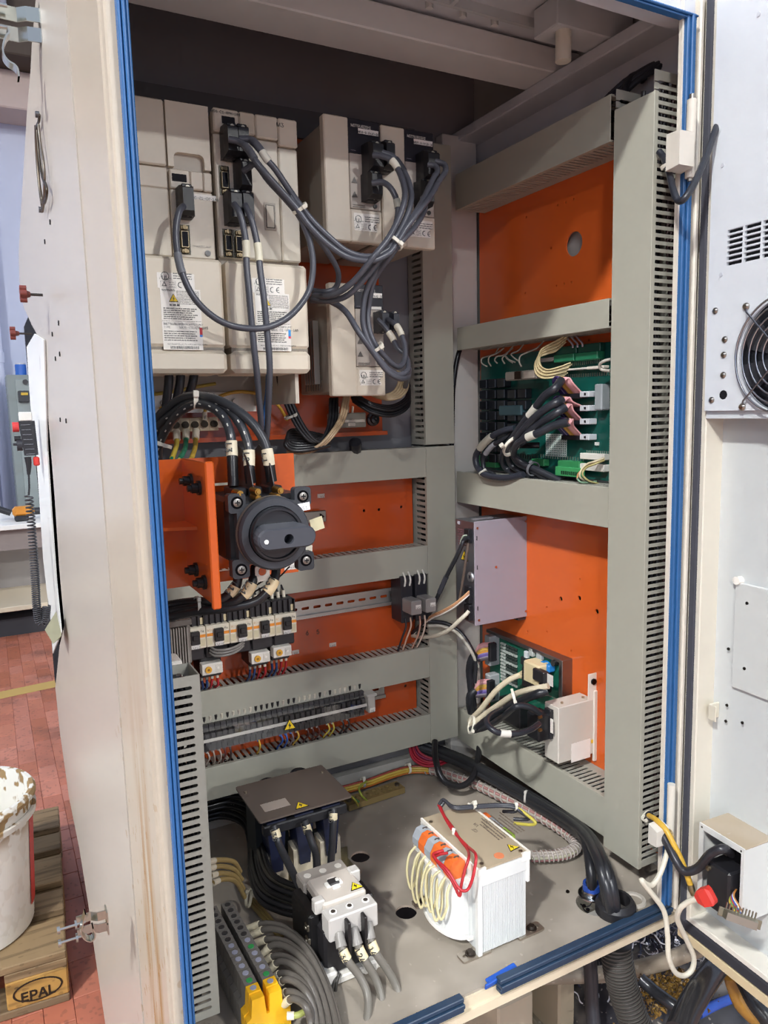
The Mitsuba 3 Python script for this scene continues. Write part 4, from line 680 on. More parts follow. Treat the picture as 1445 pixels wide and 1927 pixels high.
part(RE, 'foot_angle', cat([box(.335, .505, 1.085, 1.135, .711, .714), box(.335, .505, 1.132, 1.135, .712, .735)]), 'm_metal', '#8d8672')
part(RE, 'foot_bolt', cat([cyl((.365, 1.10, .714), (.365, 1.10, .716), .009, 16), cyl((.365, 1.10, .716), (.365, 1.10, .722), .006, 6)]), 'm_metal', '#4a4845')
for i, (x, t, w) in enumerate(((.369, 'L35', 0), (.418, 'L25', 1), (.467, 'L15', 2))):
    part(RE, 'coil_base', hull([(x+sx*.019, y, z) for sx in (-1, 1) for y, z in ((1.118, .716), (1.145, .716), (1.119, .768), (1.145, .772))]), 'm_plastic', '#cfc4ae', 'cream coil base')
    part(RE, 'coil', hull([(x+sx*w_, y, z) for sx in (-1, 1) for z, w_ in ((.742, .009), (.775, .010), (.80, .015), (.835, .017)) for y in (1.114-.004*(z > .8), 1.15)]), 'm_cable', '#1d2238', 'dark navy coil wrapping')
part(RE, 'terminal_bar', box(.345, .495, 1.105, 1.118, .815, .832, .002), 'm_plastic', '#232326')
for k, (lb, pts, w_) in enumerate((('left', [(0.355,1.085,0.8444),(0.3571,1.08,0.8335),(0.3582,1.07,0.8193),(0.3601,1.05,0.8077),(0.3599,1.02,0.8013),(0.3585,0.99,0.7973),(0.3616,0.975,0.7904)], 'L35'), ('middle', [(0.4106,1.09,0.8347),(0.4119,1.085,0.8228),(0.411,1.07,0.8149),(0.4114,1.05,0.7996),(0.4015,1.02,0.7993),(0.389,0.99,0.8027),(0.3872,0.978,0.7971)], 'L25'), ('right', [(0.4668,1.1,0.8334),(0.4642,1.095,0.8241),(0.4615,1.09,0.8121),(0.4456,1.06,0.7955),(0.4259,1.02,0.7959),(0.4136,0.99,0.7989),(0.4117,0.978,0.7958)], 'L15'))):
    cable(f'dark cable from the brown plated reactor to the floor contactor, {lb} of three', pts, .0060, '#2f3034', sl=[(.12, .27, '#d9cba8', w_)], name='power_cable', cat_='power cable')
for k, p in enumerate(([(0.3784,1.225,0.8356),(0.3916,1.24,0.8384),(0.4076,1.24,0.8352),(0.4101,1.225,0.828)], [(0.4139,1.23,0.8288),(0.4277,1.245,0.8317),(0.4342,1.235,0.8272)], [(0.4378,1.23,0.8347),(0.4542,1.245,0.8394),(0.4699,1.245,0.8363),(0.4722,1.23,0.8319)])):
    cable(f'black cable loop showing behind the brown cover plate, {("left", "middle", "right")[k]} of three', p, .0065, '#17171a', name='power_cable', cat_='power cable')
# ---- big contactor lying on the floor ------------------------------------------------------------------
KB = thing('big_contactor', 'large black contactor with grey top cover and yellow triangle on the cabinet floor', 'contactor')
x0, x1 = .355, .430
part(KB, 'base', cat([box(x0-.006, x1+.006, .872, .995, .7105, .722, .002)]), 'm_plastic', '#d5d2cb')
part(KB, 'base_foot', box(x0-.010, x0+.012, .868, .90, .7105, .735, .003), 'm_plastic', '#dedbd4')
part(KB, 'base_foot', box(x0+.052, x0+.074, .868, .885, .7105, .728, .003), 'm_plastic', '#dedbd4')
part(KB, 'body', box(x0-.002, x1+.002, .880, .990, .722, .790, .004), 'm_plastic', '#1e1d1f')
part(KB, 'upper_body', box(x0+.004, x1-.004, .885, .985, .79, .812, .003), 'm_plastic', '#1b1a1c')
part(KB, 'top_cover', box(x0+.004, x1-.004, .893, .957, .806, .8225, .003), 'm_plastic', '#b9b2a8')
part(KB, 'terminal_cover', box(x0, x1, .957, .990, .796, .816, .002), 'm_plastic', '#a39c93')
part(KB, 'terminal_cover', box(x0, x1, .866, .893, .782, .8165, .002), 'm_plastic', '#b3b0ab', 'pale front terminal cover')
for k in range(3):
    for y, z, c_ in ((.974, .816, '#d9d5cc'), (.880, .8165, '#e3e0da')):
        xx = x0+.0125+.025*k
        TH = part(KB, 'terminal_hole', cat([cyl((xx, y, z-.001), (xx, y, z+.0008), .0056, 16)]), 'm_plastic', c_)
        if y < .9: part(TH, 'screw', cyl((xx, y, z), (xx, y, z+.0016), .0032, 10), 'm_plastic', '#3a3530')
for k in (1, 2): part(KB, 'phase_barrier', box(x0+.025*k-.0022, x0+.025*k+.0022, .853, .885, .742, .812, .001), 'm_plastic', '#1b1a1c', 'black phase barrier')
part(KB, 'actuator', place([(box(-.013, .013, -.006, .006, 0, .0035, .001), '#e3e0d9'), (box(-.006, .006, -.013, .013, 0, .0036, .001), '#ddd9d2'), (box(-.0075, .0075, -.006, .0075, .002, .0055, .001), '#2b2a2b'), (box(.003, .008, -.003, .003, .0045, .0075, .001), '#c9c6c0')], TOP((.390, .928, .822))), 'm_plastic')
part(KB, 'warning_triangle', place(tri(0, 0, .018), TOP((.415, .908, .8226))), 'm_plastic', label='yellow warning triangle')
for s, x in ((-1, x0+.001), (1, x1-.001)):
    part(KB, 'latch', box(x-.008, x+.008, .935 if s > 0 else .897, .952 if s > 0 else .912, .806, .826, .002), 'm_plastic', '#b5b2ac')
    part(KB, 'auxiliary_block', box(x-.003-.012*(s < 0), x+.003+.012*(s > 0), .905, .975, .722, .802, .003), 'm_plastic', '#141315')
for k in range(3): part(KB, 'side_terminal', cat([box(x0-.0162, x0-.010, .905+.001*k, .918, .738+.02*k, .748+.02*k, .001), cyl((x0-.0165, .912, .743+.02*k), (x0-.018, .912, .743+.02*k), .003, 10)]), 'm_metal', '#8f897d')
for k, (lb, pts, w_) in enumerate((('left', [(0.3695,0.868,0.7925),(0.3678,0.855,0.7796),(0.3729,0.845,0.7631),(0.3848,0.838,0.7427),(0.3895,0.826,0.7257),(0.3845,0.812,0.714),(0.3742,0.8,0.7044),(0.3526,0.785,0.6895)], 'L34'), ('middle', [(0.3913,0.868,0.7924),(0.3917,0.855,0.7744),(0.3983,0.845,0.7538),(0.408,0.838,0.7317),(0.4109,0.826,0.7111),(0.4048,0.812,0.6988),(0.3927,0.8,0.6899),(0.3751,0.785,0.6752)], 'L24'), ('right', [(0.4144,0.868,0.7919),(0.4114,0.855,0.7756),(0.4156,0.845,0.7574),(0.4279,0.838,0.734),(0.436,0.828,0.712),(0.4335,0.815,0.6993),(0.4201,0.8,0.6927),(0.4011,0.785,0.6786)], 'L14'))):
    c = cable(f'grey marked power cable curving forward from the floor contactor, {lb} of three', pts, .0056, '#6a665f', sl=[(.19, .27, '#d9c9a2', w_)], name='power_cable', cat_='power cable')
    part(c, 'boot', tube(pts[:2], [.0064, .0078], 12), 'm_plastic', '#817e79', 'grey insulating boot')
# ---- terminal row with its cables ------------------------------------------------------------------------
TR = thing('terminal_row', 'row of grey terminal blocks with a yellow end on the cabinet floor', 'terminal block')
pf = [(0, 0), (.058, 0), (.058, .030), (.048, .034), (.047, .058), (.031, .058), (.030, .032), (.026, .032), (.024, .058), (.008, .058), (.006, .034), (0, .030)]
N = 13
for i in range(N):
    y = 1.040-.0148*i; end = i == N-1; cc = '#e0a91c' if end else '#66635f'
    x = .222+.0004*i
    tb = part(TR, 'terminal_block', tr(prism(pf, .0140), [[1, 0, 0, x], [0, 0, -1, y], [0, 1, 0, .713], [0, 0, 0, 1.0]]), 'm_plastic', cc, 'yellow end block' if end else None)
    for xx in (.016, .039):
        part(tb, 'screw', cyl((x+xx, y-.007, .7705), (x+xx, y-.007, .7718), .0042, 12), 'm_plastic', '#2f8a4a' if (i in (7, N-2) and xx > .03) or i == N-2 else ('#2b2a2b' if i < 6 else '#8d8fa0'))
part(TR, 'end_plate', tr(prism(pf, .010), [[1, 0, 0, .2275], [0, 0, -1, .8478], [0, 1, 0, .711], [0, 0, 0, 1.0]]), 'm_plastic', '#e0a91c', 'yellow end cap')
part(TR, 'rail', box(.235, .27, .80, 1.06, .7105, .716), 'm_metal', '#a5a199')
S = [(0.2806,1.0008,0.745),(0.2811,0.9849,0.745),(0.2812,0.9657,0.745),(0.2806,0.938,0.745),(0.2805,0.9239,0.745),(0.2796,0.9038,0.745),(0.2795,0.8883,0.745),(0.279,0.8745,0.745),(0.2782,0.856,0.745),(0.2781,0.8398,0.745)]
OU = [(0.3029,0.9827,0.757),(0.3239,0.9498,0.762),(0.3373,0.9021,0.758),(0.3402,0.8504,0.745),(0.3361,0.8079,0.732),(0.3266,0.7667,0.724)]
IN = [(0.2845,0.8269,0.755),(0.291,0.8156,0.757),(0.2947,0.8034,0.755),(0.2973,0.8005,0.742),(0.2946,0.7932,0.732),(0.2874,0.7799,0.724)]
for i in range(10):
    u = i/9.0; pts = [S[i]] + [tuple(np.array(a)*(1-u)+np.array(b)*u+np.array([0, 0, .004*(i % 2)])) for a, b in zip(OU, IN)]
    cable(f'grey cable arcing forward from the terminal row, number {("one", "two", "three", "four", "five", "six", "seven", "eight", "nine", "ten")[i]} from the back', pts, .0045, '#57534e', sl=[(0, .12, '#c6bda4')], n=9, group=None)
cable('green and yellow earth wire at the front of the terminal row', [(0.2741,0.8194,0.745),(0.2864,0.8143,0.745),(0.3002,0.8163,0.745),(0.3083,0.8216,0.745),(0.306,0.8269,0.745)], .004, '#9aa05a', sl=[(0, .2, '#cfc8b4')], name='earth_wire', cat_='wire')
for k, p in enumerate(([(0.2173,0.95,0.9007),(0.2389,0.97,0.8857),(0.2654,1,0.8572),(0.2794,1.02,0.8262)], [(0.2168,0.95,0.8915),(0.2384,0.97,0.8763),(0.2648,1,0.8458),(0.2812,1.02,0.8128)], [(0.219,0.95,0.8799),(0.2401,0.97,0.8653),(0.2657,1,0.8346),(0.2828,1.02,0.7976)], [(0.2213,0.95,0.8682),(0.2425,0.97,0.8557),(0.2668,1,0.8251),(0.2837,1.02,0.7835)])):
    cable(f'tan wire leaving the tilted duct low on the left, {("topmost", "second", "third", "lowest")[k]} of four', p, .0035, '#75643f', sl=[(0, .22, '#9c9484')], name='wire', cat_='wire')
for k in range(7):
    o = np.array([.004*k-.01, .005*(k % 3), .006*k])
    cable(f'dark cable in the shaded bundle beside the reactor, strand {("one", "two", "three", "four", "five", "six", "seven")[k]}', [tuple(np.array(p)+o) for p in [(0.3038,1.338,0.74),(0.3486,1.3333,0.74),(0.3735,1.2864,0.74),(0.3618,1.2131,0.74),(0.3385,1.137,0.74),(0.3296,1.0624,0.74),(0.3489,1.0189,0.74),(0.3723,0.9941,0.74)]], .0042, ('#1d1d1f', '#232325', '#2b2a26', '#1a1a1c', '#202023', '#3b3730', '#1b1b1d')[k], n=8)
tie('pale cable tie round the shaded bundle by the reactor', (0.304,1.0689,0.745), (.7, -.5, 0), .014, .004, '#a19a86')
for k in range(3):
    cable(f'yellow wire under the shaded bundle near the reactor foot, strand {("one", "two", "three")[k]}', [tuple(np.array(p)+np.array([.004*k, .004*k, 0])) for p in [(0.3131,1.0961,0.716),(0.3188,1.0601,0.716),(0.3239,1.0247,0.716),(0.3274,0.9917,0.716)]], .003, '#7d6a3c', n=6, name='wire', cat_='wire')
# ---- brass earth bar and harness ------------------------------------------------------------------------------
EB = thing('earth_bar', 'brass earth bar with two rows of holes screwed to the cabinet floor', 'earth bar')
m = fr((0.5752,1.275,0.712), np.array((0.7067,1.282,0.712))-np.array((0.5752,1.275,0.712)), (-.2, 1, 0))
L = float(np.linalg.norm(np.array((0.7067,1.282,0.712))-np.array((0.5752,1.275,0.712))))
q = sbox(0, 0, L, .033)
for i in range(6):
    for y in (.010, .023): q = q.difference(Point(.024+.0155*i, y).buffer(.0050, quad_segs=5))
part(EB, 'bar', tr(prism(q, .012), m), 'm_gloss', '#85714a')
part(EB, 'under_side', tr(box(.001, L-.001, .001, .032, 0, .001), m), 'm_matte', '#16140f')  # dark sheet low in the bar, paints the shade of its holes
for x in (.009, L-.009): part(EB, 'screw', tr(cyl((x, .0165, .012), (x, .0165, .016), .005, 14), m), 'm_metal', '#8d8578')
for k, (cc, p) in enumerate((('#a9a13c', [(0.5767,1.32,0.7301),(0.5766,1.2805,0.745),(0.5825,1.2614,0.74),(0.5928,1.2695,0.722)]), ('#8f9a3c', [(0.6285,1.3012,0.75),(0.6039,1.2854,0.75),(0.5985,1.2651,0.745),(0.6167,1.2792,0.722)]), ('#3f7a4c', [(0.5863,1.32,0.732),(0.5785,1.2722,0.745),(0.6001,1.2795,0.722)]))):
    cable(f'thin yellow green wire bending down into the brass earth bar, {("left", "right", "middle")[k]} one', p, .0022, cc, n=7, name='wire', cat_='wire')
HW = thing('cable_harness', 'wrapped bundle of coloured wires curving over the floor round to the transformer', 'wire bundle')
hp = [(0.5826,1.3331,0.727),(0.6437,1.3329,0.727),(0.7116,1.341,0.727),(0.7556,1.3371,0.727),(0.7926,1.3094,0.727),(0.8199,1.2574,0.727),(0.8388,1.2067,0.727),(0.8526,1.1436,0.727),(0.867,1.07,0.727),(0.8755,1.011,0.727),(0.8736,0.9616,0.727),(0.8565,0.9371,0.727),(0.8286,0.933,0.727),(0.7991,0.9429,0.727),(0.768,0.9592,0.727)]
q = spline(hp, 6); t, A, B = frames(q)
w0 = int(len(q)*.26)
for k in range(8):
    a = k*2*math.pi/8; off = (.0062*(math.cos(a)*A+math.sin(a)*B))
    part(HW, 'wire', tube((q+off)[:w0+2], .0030, 6, 1), 'm_cable', ('#b8963c', '#b9652c', '#93262c', '#7a2a34', '#a59a4c', '#756d60', '#98443a', '#b9a04a')[k])
    part(HW, 'wrapped_wire', tube((q+off*.94)[w0+1:-1], .0031, 6, 1), 'm_cable', ('#a39c92', '#99706c', '#a0989a', '#8d5f62', '#9d9a86', '#a39a90', '#a8a096', '#a37a76')[k])
qq = np.array([np.interp(np.linspace(w0, len(q)-2, 900), np.arange(len(q)), q[:, i]) for i in range(3)]).T; t, A, B = frames(qq)
th = np.linspace(0, 2*math.pi*42, 900)
part(HW, 'spiral_wrap', tube(qq+.0094*(np.cos(th)[:, None]*A+np.sin(th)[:, None]*B), .0016, 5, 1), 'm_plastic', '#a69e98', 'pale spiral wrap')
cable('flat black cable lying under the coloured harness along the floor edge', [(0.5984,1.3684,0.716),(0.6612,1.3685,0.716),(0.7323,1.3793,0.716),(0.7686,1.3839,0.716)], .007, '#1a1a1d', name='cable')
tie('white cable tie on the coloured harness near the brass bar', (0.6349,1.3323,0.732), (.95, -.1, 0), .011, .005)
tie('white cable tie on the coloured harness at the corner duct', (0.7462,1.3368,0.732), (1, 0, 0), .011, .005)
for k in range(5):
    cable(f'crimson wire curling out of the corner below the ducts, {("outermost", "second", "third", "fourth", "innermost")[k]}', [tuple(np.array(p)+np.array([.0035*k, .004*(k % 2), .0035*k])) for p in [(0.7477,1.33,0.7925),(0.7457,1.325,0.7746),(0.7529,1.32,0.7556),(0.7732,1.31,0.7426),(0.8005,1.3,0.7412),(0.8276,1.3,0.744)]], .0028, ('#9c2233', '#a8283a', '#8a2030', '#7a2a4a', '#8c2a3a')[k], n=6, name='wire', cat_='wire')
# ---- transformer ----------------------------------------------------------------------------------------------------
TF = thing('transformer', 'white control transformer with grey and orange terminals on the cabinet floor', 'transformer')
def tf_core():
    gs = [box(.572, .655, .822, .972, .7125, .842)]
    r = random.Random(4); x = .574
    for i in range(26):
        x1 = x+.0031; gs.append(box(x, x1-.0006, .8205-r.uniform(0, .0006), .974, .714, .826)); x = x1
    return cat(gs)
part(TF, 'core', tf_core(), 'm_plastic', '#c8cccb')
part(TF, 'core_clamp', box(.5705, .6565, .8185, .9755, .818, .842, .002), 'm_plastic', '#cfd2d0')
part(TF, 'frame_edge', cat([box(.566, .5735, .817, .826, .712, .845, .001), box(.654, .6595, .817, .826, .80, .846, .001), box(.566, .5735, .968, .977, .712, .845, .001)]), 'm_plastic', '#d5d7d3')
part(TF, 'top_plate', mv(prism(sbox(.568, .8185, .658, .976).buffer(.001), .003), 0, 0, .8445), 'm_plastic', '#a3957f', 'metal top plate with fine print')
part(TF, 'top_hem', cat([box(.566, .569, .817, .977, .838, .849), box(.657, .660, .817, .977, .836, .849), box(.566, .580, .8165, .820, .84, .849), box(.645, .660, .8165, .820, .836, .849)]), 'm_plastic', '#e9e4da')
TP = [(mv(dashes(0, .05+.02*((i*7) % 3)/3, 0, .0022, 60+i), 0, -.006*i), '#6a5f52') for i in range(9)]
part(TF, 'print', place(TP, TOP((.640, .865, .8476), math.pi/2)), 'm_plastic')
part(TF, 'print', place([(mv(ctxt(w, .006, .0003), .012*(i % 2), -.010*i), '#6a5f52') for i, w in enumerate(('CE', 'VA', 'Hz', 'PRI', 'SEC'))], TOP((.622, .905, .8476), math.pi/2)), 'm_plastic')
part(TF, 'warning_sticker', place(tri(0, 0, .017), fr((.643, .840, .8476), (1, .15, 0), (-.15, 1, 0))), 'm_plastic', label='yellow warning triangle')
part(TF, 'seal_dot', cyl((.614, .832, .8475), (.614, .832, .8482), .0075, 20), 'm_plastic', '#cf7d55', 'round orange seal')
for x, y in ((.575, .96), (.580, .828), (.648, .825), (.65, .965)): part(TF, 'rivet', cyl((x, y, .8475), (x, y, .849), .003, 12), 'm_metal', '#a09684')
dq = shapely.union_all([sbox(.566, .842, .573, .954), affinity.scale(Point(.568, .898).buffer(1, quad_segs=14), .030, .052)])
part(TF, 'winding', mv(prism(dq, .084), 0, 0, .730), 'm_plastic', '#d8dad8', 'white rounded winding')
for z in (.724, .814): part(TF, 'bobbin_flange', mv(prism(dq.buffer(.003), .005), 0, 0, z), 'm_plastic', '#e4e2dc')
part(TF, 'winding', mv(prism(affinity.scale(dq, -1, 1, origin=(.6135, .9)), .084), 0, 0, .730), 'm_plastic', '#d8dad8', 'white rounded winding')
for p, sx in (((0.559,0.8282,0.711), -1), ((0.5612,0.9641,0.711), -1), ((0.6701,0.8266,0.711), 1), ((0.7137,0.9362,0.711), 1)):
    F = part(TF, 'foot', mv(prism(rrect(.036, .020, .004, p[0], p[1]).union(sbox(min(p[0], p[0]-sx*.03), p[1]-.010, max(p[0], p[0]-sx*.03), p[1]+.010)).difference(rrect(.014, .006, .003, p[0]+sx*.006, p[1])), .003), 0, 0, .7105), 'm_metal', '#bcb4a8')
    part(F, 'bolt', cat([cyl((p[0], p[1], .7135), (p[0], p[1], .715), .0078, 18), cyl((p[0], p[1], .715), (p[0], p[1], .719), .0058, 14, .0045)]), 'm_metal', '#544c47')
for i in range(6):
    y = .955-.0178*i; c_ = ('#9aa0a6', '#d8692f')[i % 2]
    prof_ = [(0, 0), (.024, 0), (.026, .006), (.024, .024), (.014, .030), (.004, .028), (-.003, .016), (-.003, .006)]
    tb = part(TF, 'terminal_block', tr(prism(prof_, .0172), [[1, 0, 0, .541], [0, 0, -1, y], [0, 1, 0, .822], [0, 0, 0, 1.0]]), 'm_plastic', c_)
    part(tb, 'slot', box(.551, .559, y-.011, y-.009, .849, .8525), 'm_plastic', '#4a4644')
for i in range(4):
    y = .950-.017*i; c_ = ('#d8692f', '#9aa0a6', '#a5abb0', '#9fc04a')[i]
    part(TF, 'terminal_block', tr(prism([(0, 0), (.020, 0), (.022, .018), (.014, .026), (.004, .026), (0, .018)], .0164), [[1, 0, 0, .661], [0, 0, -1, y], [0, 1, 0, .815], [0, 0, 0, 1.0]]), 'm_plastic', c_)
part(TF, 'terminal_shelf', box(.540, .570, .850, .956, .816, .822), 'm_plastic', '#c8c6c0'); part(TF, 'terminal_shelf', box(.660, .684, .875, .955, .808, .815), 'm_plastic', '#c8c6c0')
for i in range(7):
    y = .950-.0145*i; d = rnd.uniform(.05, .085); o = rnd.uniform(-.006, .006)
    cable(f'cream winding lead hanging in a loop on the transformer, {("rearmost", "second", "third", "fourth", "fifth", "sixth", "foremost")[i]}', [(.545, y, .824), (.530, y+o, .812), (.524+o*.5, y+o, .822-d*.6), (.528, y-.005, .822-d), (.536, y-.009, .822-d*.7), (.538, y-.008, .80), (.548, y-.006, .818)], .0020, '#d0c69c', n=7, name='wire', cat_='wire')
TZ = .856
cable('red wire over the transformer top ending in the upper orange terminal', [(0.6124,0.9932,0.852),(0.5989,0.9573,0.853),(0.5921,0.9236,0.853),(0.5834,0.8896,0.853),(0.5792,0.8634,0.852),(0.556,0.8251,0.867),(0.545,0.8198,0.8532),(0.538,0.8178,0.8357),(0.534,0.8161,0.821),(0.53,0.822,0.8327),(0.527,0.8321,0.8448),(0.524,0.8512,0.8514),(0.524,0.8655,0.855),(0.528,0.8586,0.8624),(0.536,0.8497,0.8672)], .0021, '#a32a2e', n=8, name='wire', cat_='wire')
cable('red wire over the transformer top looping down the nearest winding corner', [(0.6091,0.9913,0.852),(0.5952,0.9484,0.853),(0.5871,0.9144,0.853),(0.5841,0.8892,0.853),(0.5836,0.8672,0.852),(0.562,0.8165,0.8746),(0.553,0.8064,0.8614),(0.545,0.8042,0.8429),(0.538,0.8059,0.8338),(0.53,0.8125,0.8367),(0.523,0.8298,0.8556),(0.52,0.856,0.859),(0.521,0.8649,0.8613),(0.526,0.8597,0.8666),(0.535,0.8596,0.8655)], .0021, '#a8262e', n=8, name='wire', cat_='wire')
for k, p in enumerate(([(0.6098,0.9907,0.853),(0.6154,0.9862,0.862),(0.616,0.9663,0.862),(0.622,0.9552,0.862),(0.6431,0.9466,0.862),(0.6851,0.9275,0.862),(0.703,0.9131,0.862),(0.7115,0.9131,0.855),(0.7087,0.9178,0.848),(0.7037,0.9411,0.838)], [(0.6101,0.9847,0.853),(0.6176,0.9832,0.86),(0.616,0.9648,0.86),(0.6228,0.9532,0.86),(0.6452,0.9437,0.86),(0.685,0.926,0.86),(0.7026,0.9099,0.86),(0.7088,0.9015,0.855),(0.7221,0.8978,0.842),(0.7192,0.9078,0.836),(0.7072,0.9187,0.835)])):
    cable(f'grey black wire over the back of the transformer, {("upper", "lower")[k]} of two', p, .0028, '#3a3b40', n=8, name='wire', cat_='wire')
cable('yellow green wire bending round to the green terminal of the transformer', [(0.7067,0.9056,0.86),(0.7154,0.8962,0.852),(0.7205,0.8799,0.845),(0.7174,0.8867,0.838),(0.7033,0.9123,0.832)], .0025, '#b8ab4a', n=8, name='wire', cat_='wire')
tie('white cable tie on the black wires above the transformer', (0.6477,0.9457,0.862), (1, -.1, 0), .006, .005)
tie('white cable tie where the transformer wires turn at the right', (0.705,0.9102,0.861), (1, -.3, 0), .006, .004)
tie('white cable tie on the red wires on the transformer top', (0.5868,0.9094,0.853), (.6, -.8, 0), .005, .004)
# ---- black cables on the right of the floor ------------------------------------------------------------------------------
for k in range(4):
    o = np.array([-.007*(k % 2), .004*k, .009*(k // 2)])
    cable(f'thick black cable sweeping along the foot of the side wall into the conduit, {("outer", "inner", "upper outer", "upper inner")[k]}', [tuple(np.array(p)+o) for p in [(0.7726,1.33,0.778),(0.8115,1.3063,0.76),(0.8386,1.2447,0.755),(0.8581,1.1596,0.75),(0.8693,1.0571,0.75),(0.8694,0.9614,0.755),(0.8458,0.8831,0.77),(0.8092,0.8173,0.78),(0.7944,0.7884,0.77),(0.7939,0.7795,0.74),(0.8109,0.792,0.69),(0.8196,0.7978,0.66)]], .0085, ('#202226', '#26282c', '#1c1d21', '#232428')[k], n=10, name='power_cable', cat_='power cable')
cable('black cable bending down into the chrome cable gland on the floor', [(0.8692,0.9966,0.755),(0.8564,0.9335,0.765),(0.8255,0.8766,0.775),(0.8055,0.8463,0.765),(0.7996,0.8361,0.745),(0.8099,0.8466,0.712)], .0085, '#1e1f23', name='power_cable', cat_='power cable')
cable('black cable loop hanging below the corner of the ducts', [(0.7799,1.28,0.8082),(0.7574,1.24,0.7893),(0.7533,1.21,0.7633),(0.7796,1.2,0.7437),(0.8133,1.2,0.7461),(0.8445,1.22,0.7641),(0.8795,1.26,0.7803)], .0065, '#17181b')
tie('pale cable tie standing up from the black cables along the side wall', (0.8601,1.0775,0.757), (.6, -.8, 0), .012, .004, '#b8b6ae')
GL = thing('cable_gland', 'chrome cable gland with a blue ring in the cabinet floor', 'cable gland')
p = (0.8081,0.8446,0.711)
part(GL, 'nut', mv(lathe([(0, 0), (.020, 0), (.020, .003), (.0165, .003), (.0165, .010), (.0, .010)], 6), p[0], p[1], .711), 'm_chrome', '#b5b8ba')
part(GL, 'flange', mv(lathe([(.0, .0), (.0215, .0), (.0215, .0025), (0, .0025)], 24), p[0], p[1], .7105), 'm_chrome', '#a9acae')
part(GL, 'ring', mv(lathe([(.010, .010), (.0145, .010), (.0140, .020), (.010, .020)], 24), p[0], p[1], .711), 'm_plastic', '#22428f', 'blue ring')
FS = [('floor_screw', p) for p in [(0.7793,0.8691,0.711),(0.7775,0.8288,0.711),(0.7763,0.8191,0.711)]]
for n_, p in FS: one('floor_screw', f'tiny dark screw in the cabinet floor near the cable gland, {("upper", "middle", "lower")[FS.index((n_, p))]} one', 'screw', cyl((p[0], p[1], .7102), (p[0], p[1], .7125), .0028, 10), 'm_metal', '#2b2724')
for k in range(2):
    cable(f'thin dark wire looping down in front of the floor contactor base, {("left", "right")[k]} of two', [tuple(np.array(p)+np.array([.006*k, .002*k, 0])) for p in [(0.364,0.87,0.7283),(0.3565,0.865,0.7157),(0.3537,0.86,0.7004),(0.3566,0.85,0.6867),(0.3666,0.84,0.674)]], .0022, '#3a3733', n=7, name='wire', cat_='wire')
tie('pale cable tie on the thin wires in front of the floor contactor', (0.3544,0.86,0.6993), (.1, 0, -1), .007, .004, '#b9b3a4')
cable('black cable hanging in the corner between the upright duct and the green board', [(0.9005,1.335,1.6424),(0.8868,1.335,1.6116),(0.8783,1.335,1.5766),(0.8736,1.337,1.5328),(0.8732,1.34,1.4663),(0.8712,1.34,1.4238)], .005, '#15161a')

# ---- big green interface board on the side wall ---------------------------------------------------------
def sb(p, q, d, x=None, b=0.0):
    """box standing out by d towards -X from the plane of its two corner points"""
    x = p[0] if x is None else x
    return box(x-d, x, p[1], q[1], p[2], q[2], b)
IB = thing('interface_board', 'large green circuit board with dark relays and green terminals on the side wall', 'circuit board')
PX = .930
part(IB, 'board', box(PX, PX+.002, .90, 1.315, 1.372, 1.604), 'm_gloss', '#0e4a43', 'green board')
part(IB, 'standoff', box(PX+.002, .945, 1.28, 1.29, 1.40, 1.41), 'm_metal', '#aaaaaa')
part(IB, 'tray', box(PX+.001, PX+.012, .90, 1.318, 1.368, 1.372), 'm_metal', '#7d8086')
for r_ in range(8):
    for c_ in range(3):
        y, z = 1.296-.030*c_, 1.558-.0215*r_
        part(IB, 'relay', box(PX-.018, PX, y-.025, y, z-.018, z, .0015), 'm_gloss', ('#1e2228', '#23272d', '#1a1d22')[(r_+c_) % 3], 'dark relay')
for r_ in range(4):
    for c_ in range(2): part(IB, 'relay', box(PX-.016, PX, 1.205-.032*c_-.026, 1.205-.032*c_, 1.535-.022*r_-.018, 1.535-.022*r_, .0015), 'm_gloss', '#20242a', 'dark relay')
part(IB, 'clear_module', cat([sb(p, q, .020, b=.002) for p, q in (((0.93,1.2275,1.4842), (0.93,1.1555,1.504)),)]), 'm_gloss', '#3d5a63', 'clear module')
part(IB, 'relay', cat([sb((0.91,1.1773,1.5506), (0.91,1.0823,1.5671), .022, b=.002)]), 'm_gloss', '#8f8a82', 'clear cased relay')
part(IB, 'relay_cap', sb((0.887,1.1443,1.5521), (0.887,1.1237,1.5666), .002, b=.0005), 'm_metal', '#5d564f')
part(IB, 'relay_card', sb((0.887,1.1175,1.5527), (0.887,1.0871,1.5645), .001), 'm_plastic', '#a99f92')
for a, b in (((0.93,1.0655,1.5945), (0.93,1.0134,1.5986)), ((0.93,1.0094,1.5938), (0.93,0.9562,1.5982))):
    part(IB, 'terminal_header', cat([box(PX-.012, PX, a[1], b[1], a[2]-.004, b[2]+.006, .001)]), 'm_plastic', '#14463a', 'dark green terminal header')
    part(IB, 'terminal_header', cat([box(PX-.018, PX, a[1], b[1], a[2]-.017, a[2]-.004, .001)]), 'm_plastic', '#1f6b4c', 'green terminal header')
def pins(p, q, n, h=.006, col='#a7b3ad'):
    p, q = np.array(p), np.array(q); gs = []
    for i in range(n):
        c = p+(q-p)*i/(n-1); gs.append(box(PX-.0012, PX, c[1]-.0009, c[1]+.0009, c[2]-h/2, c[2]+h/2))
    return part(IB, 'pin_row', cat(gs), 'm_metal', col)
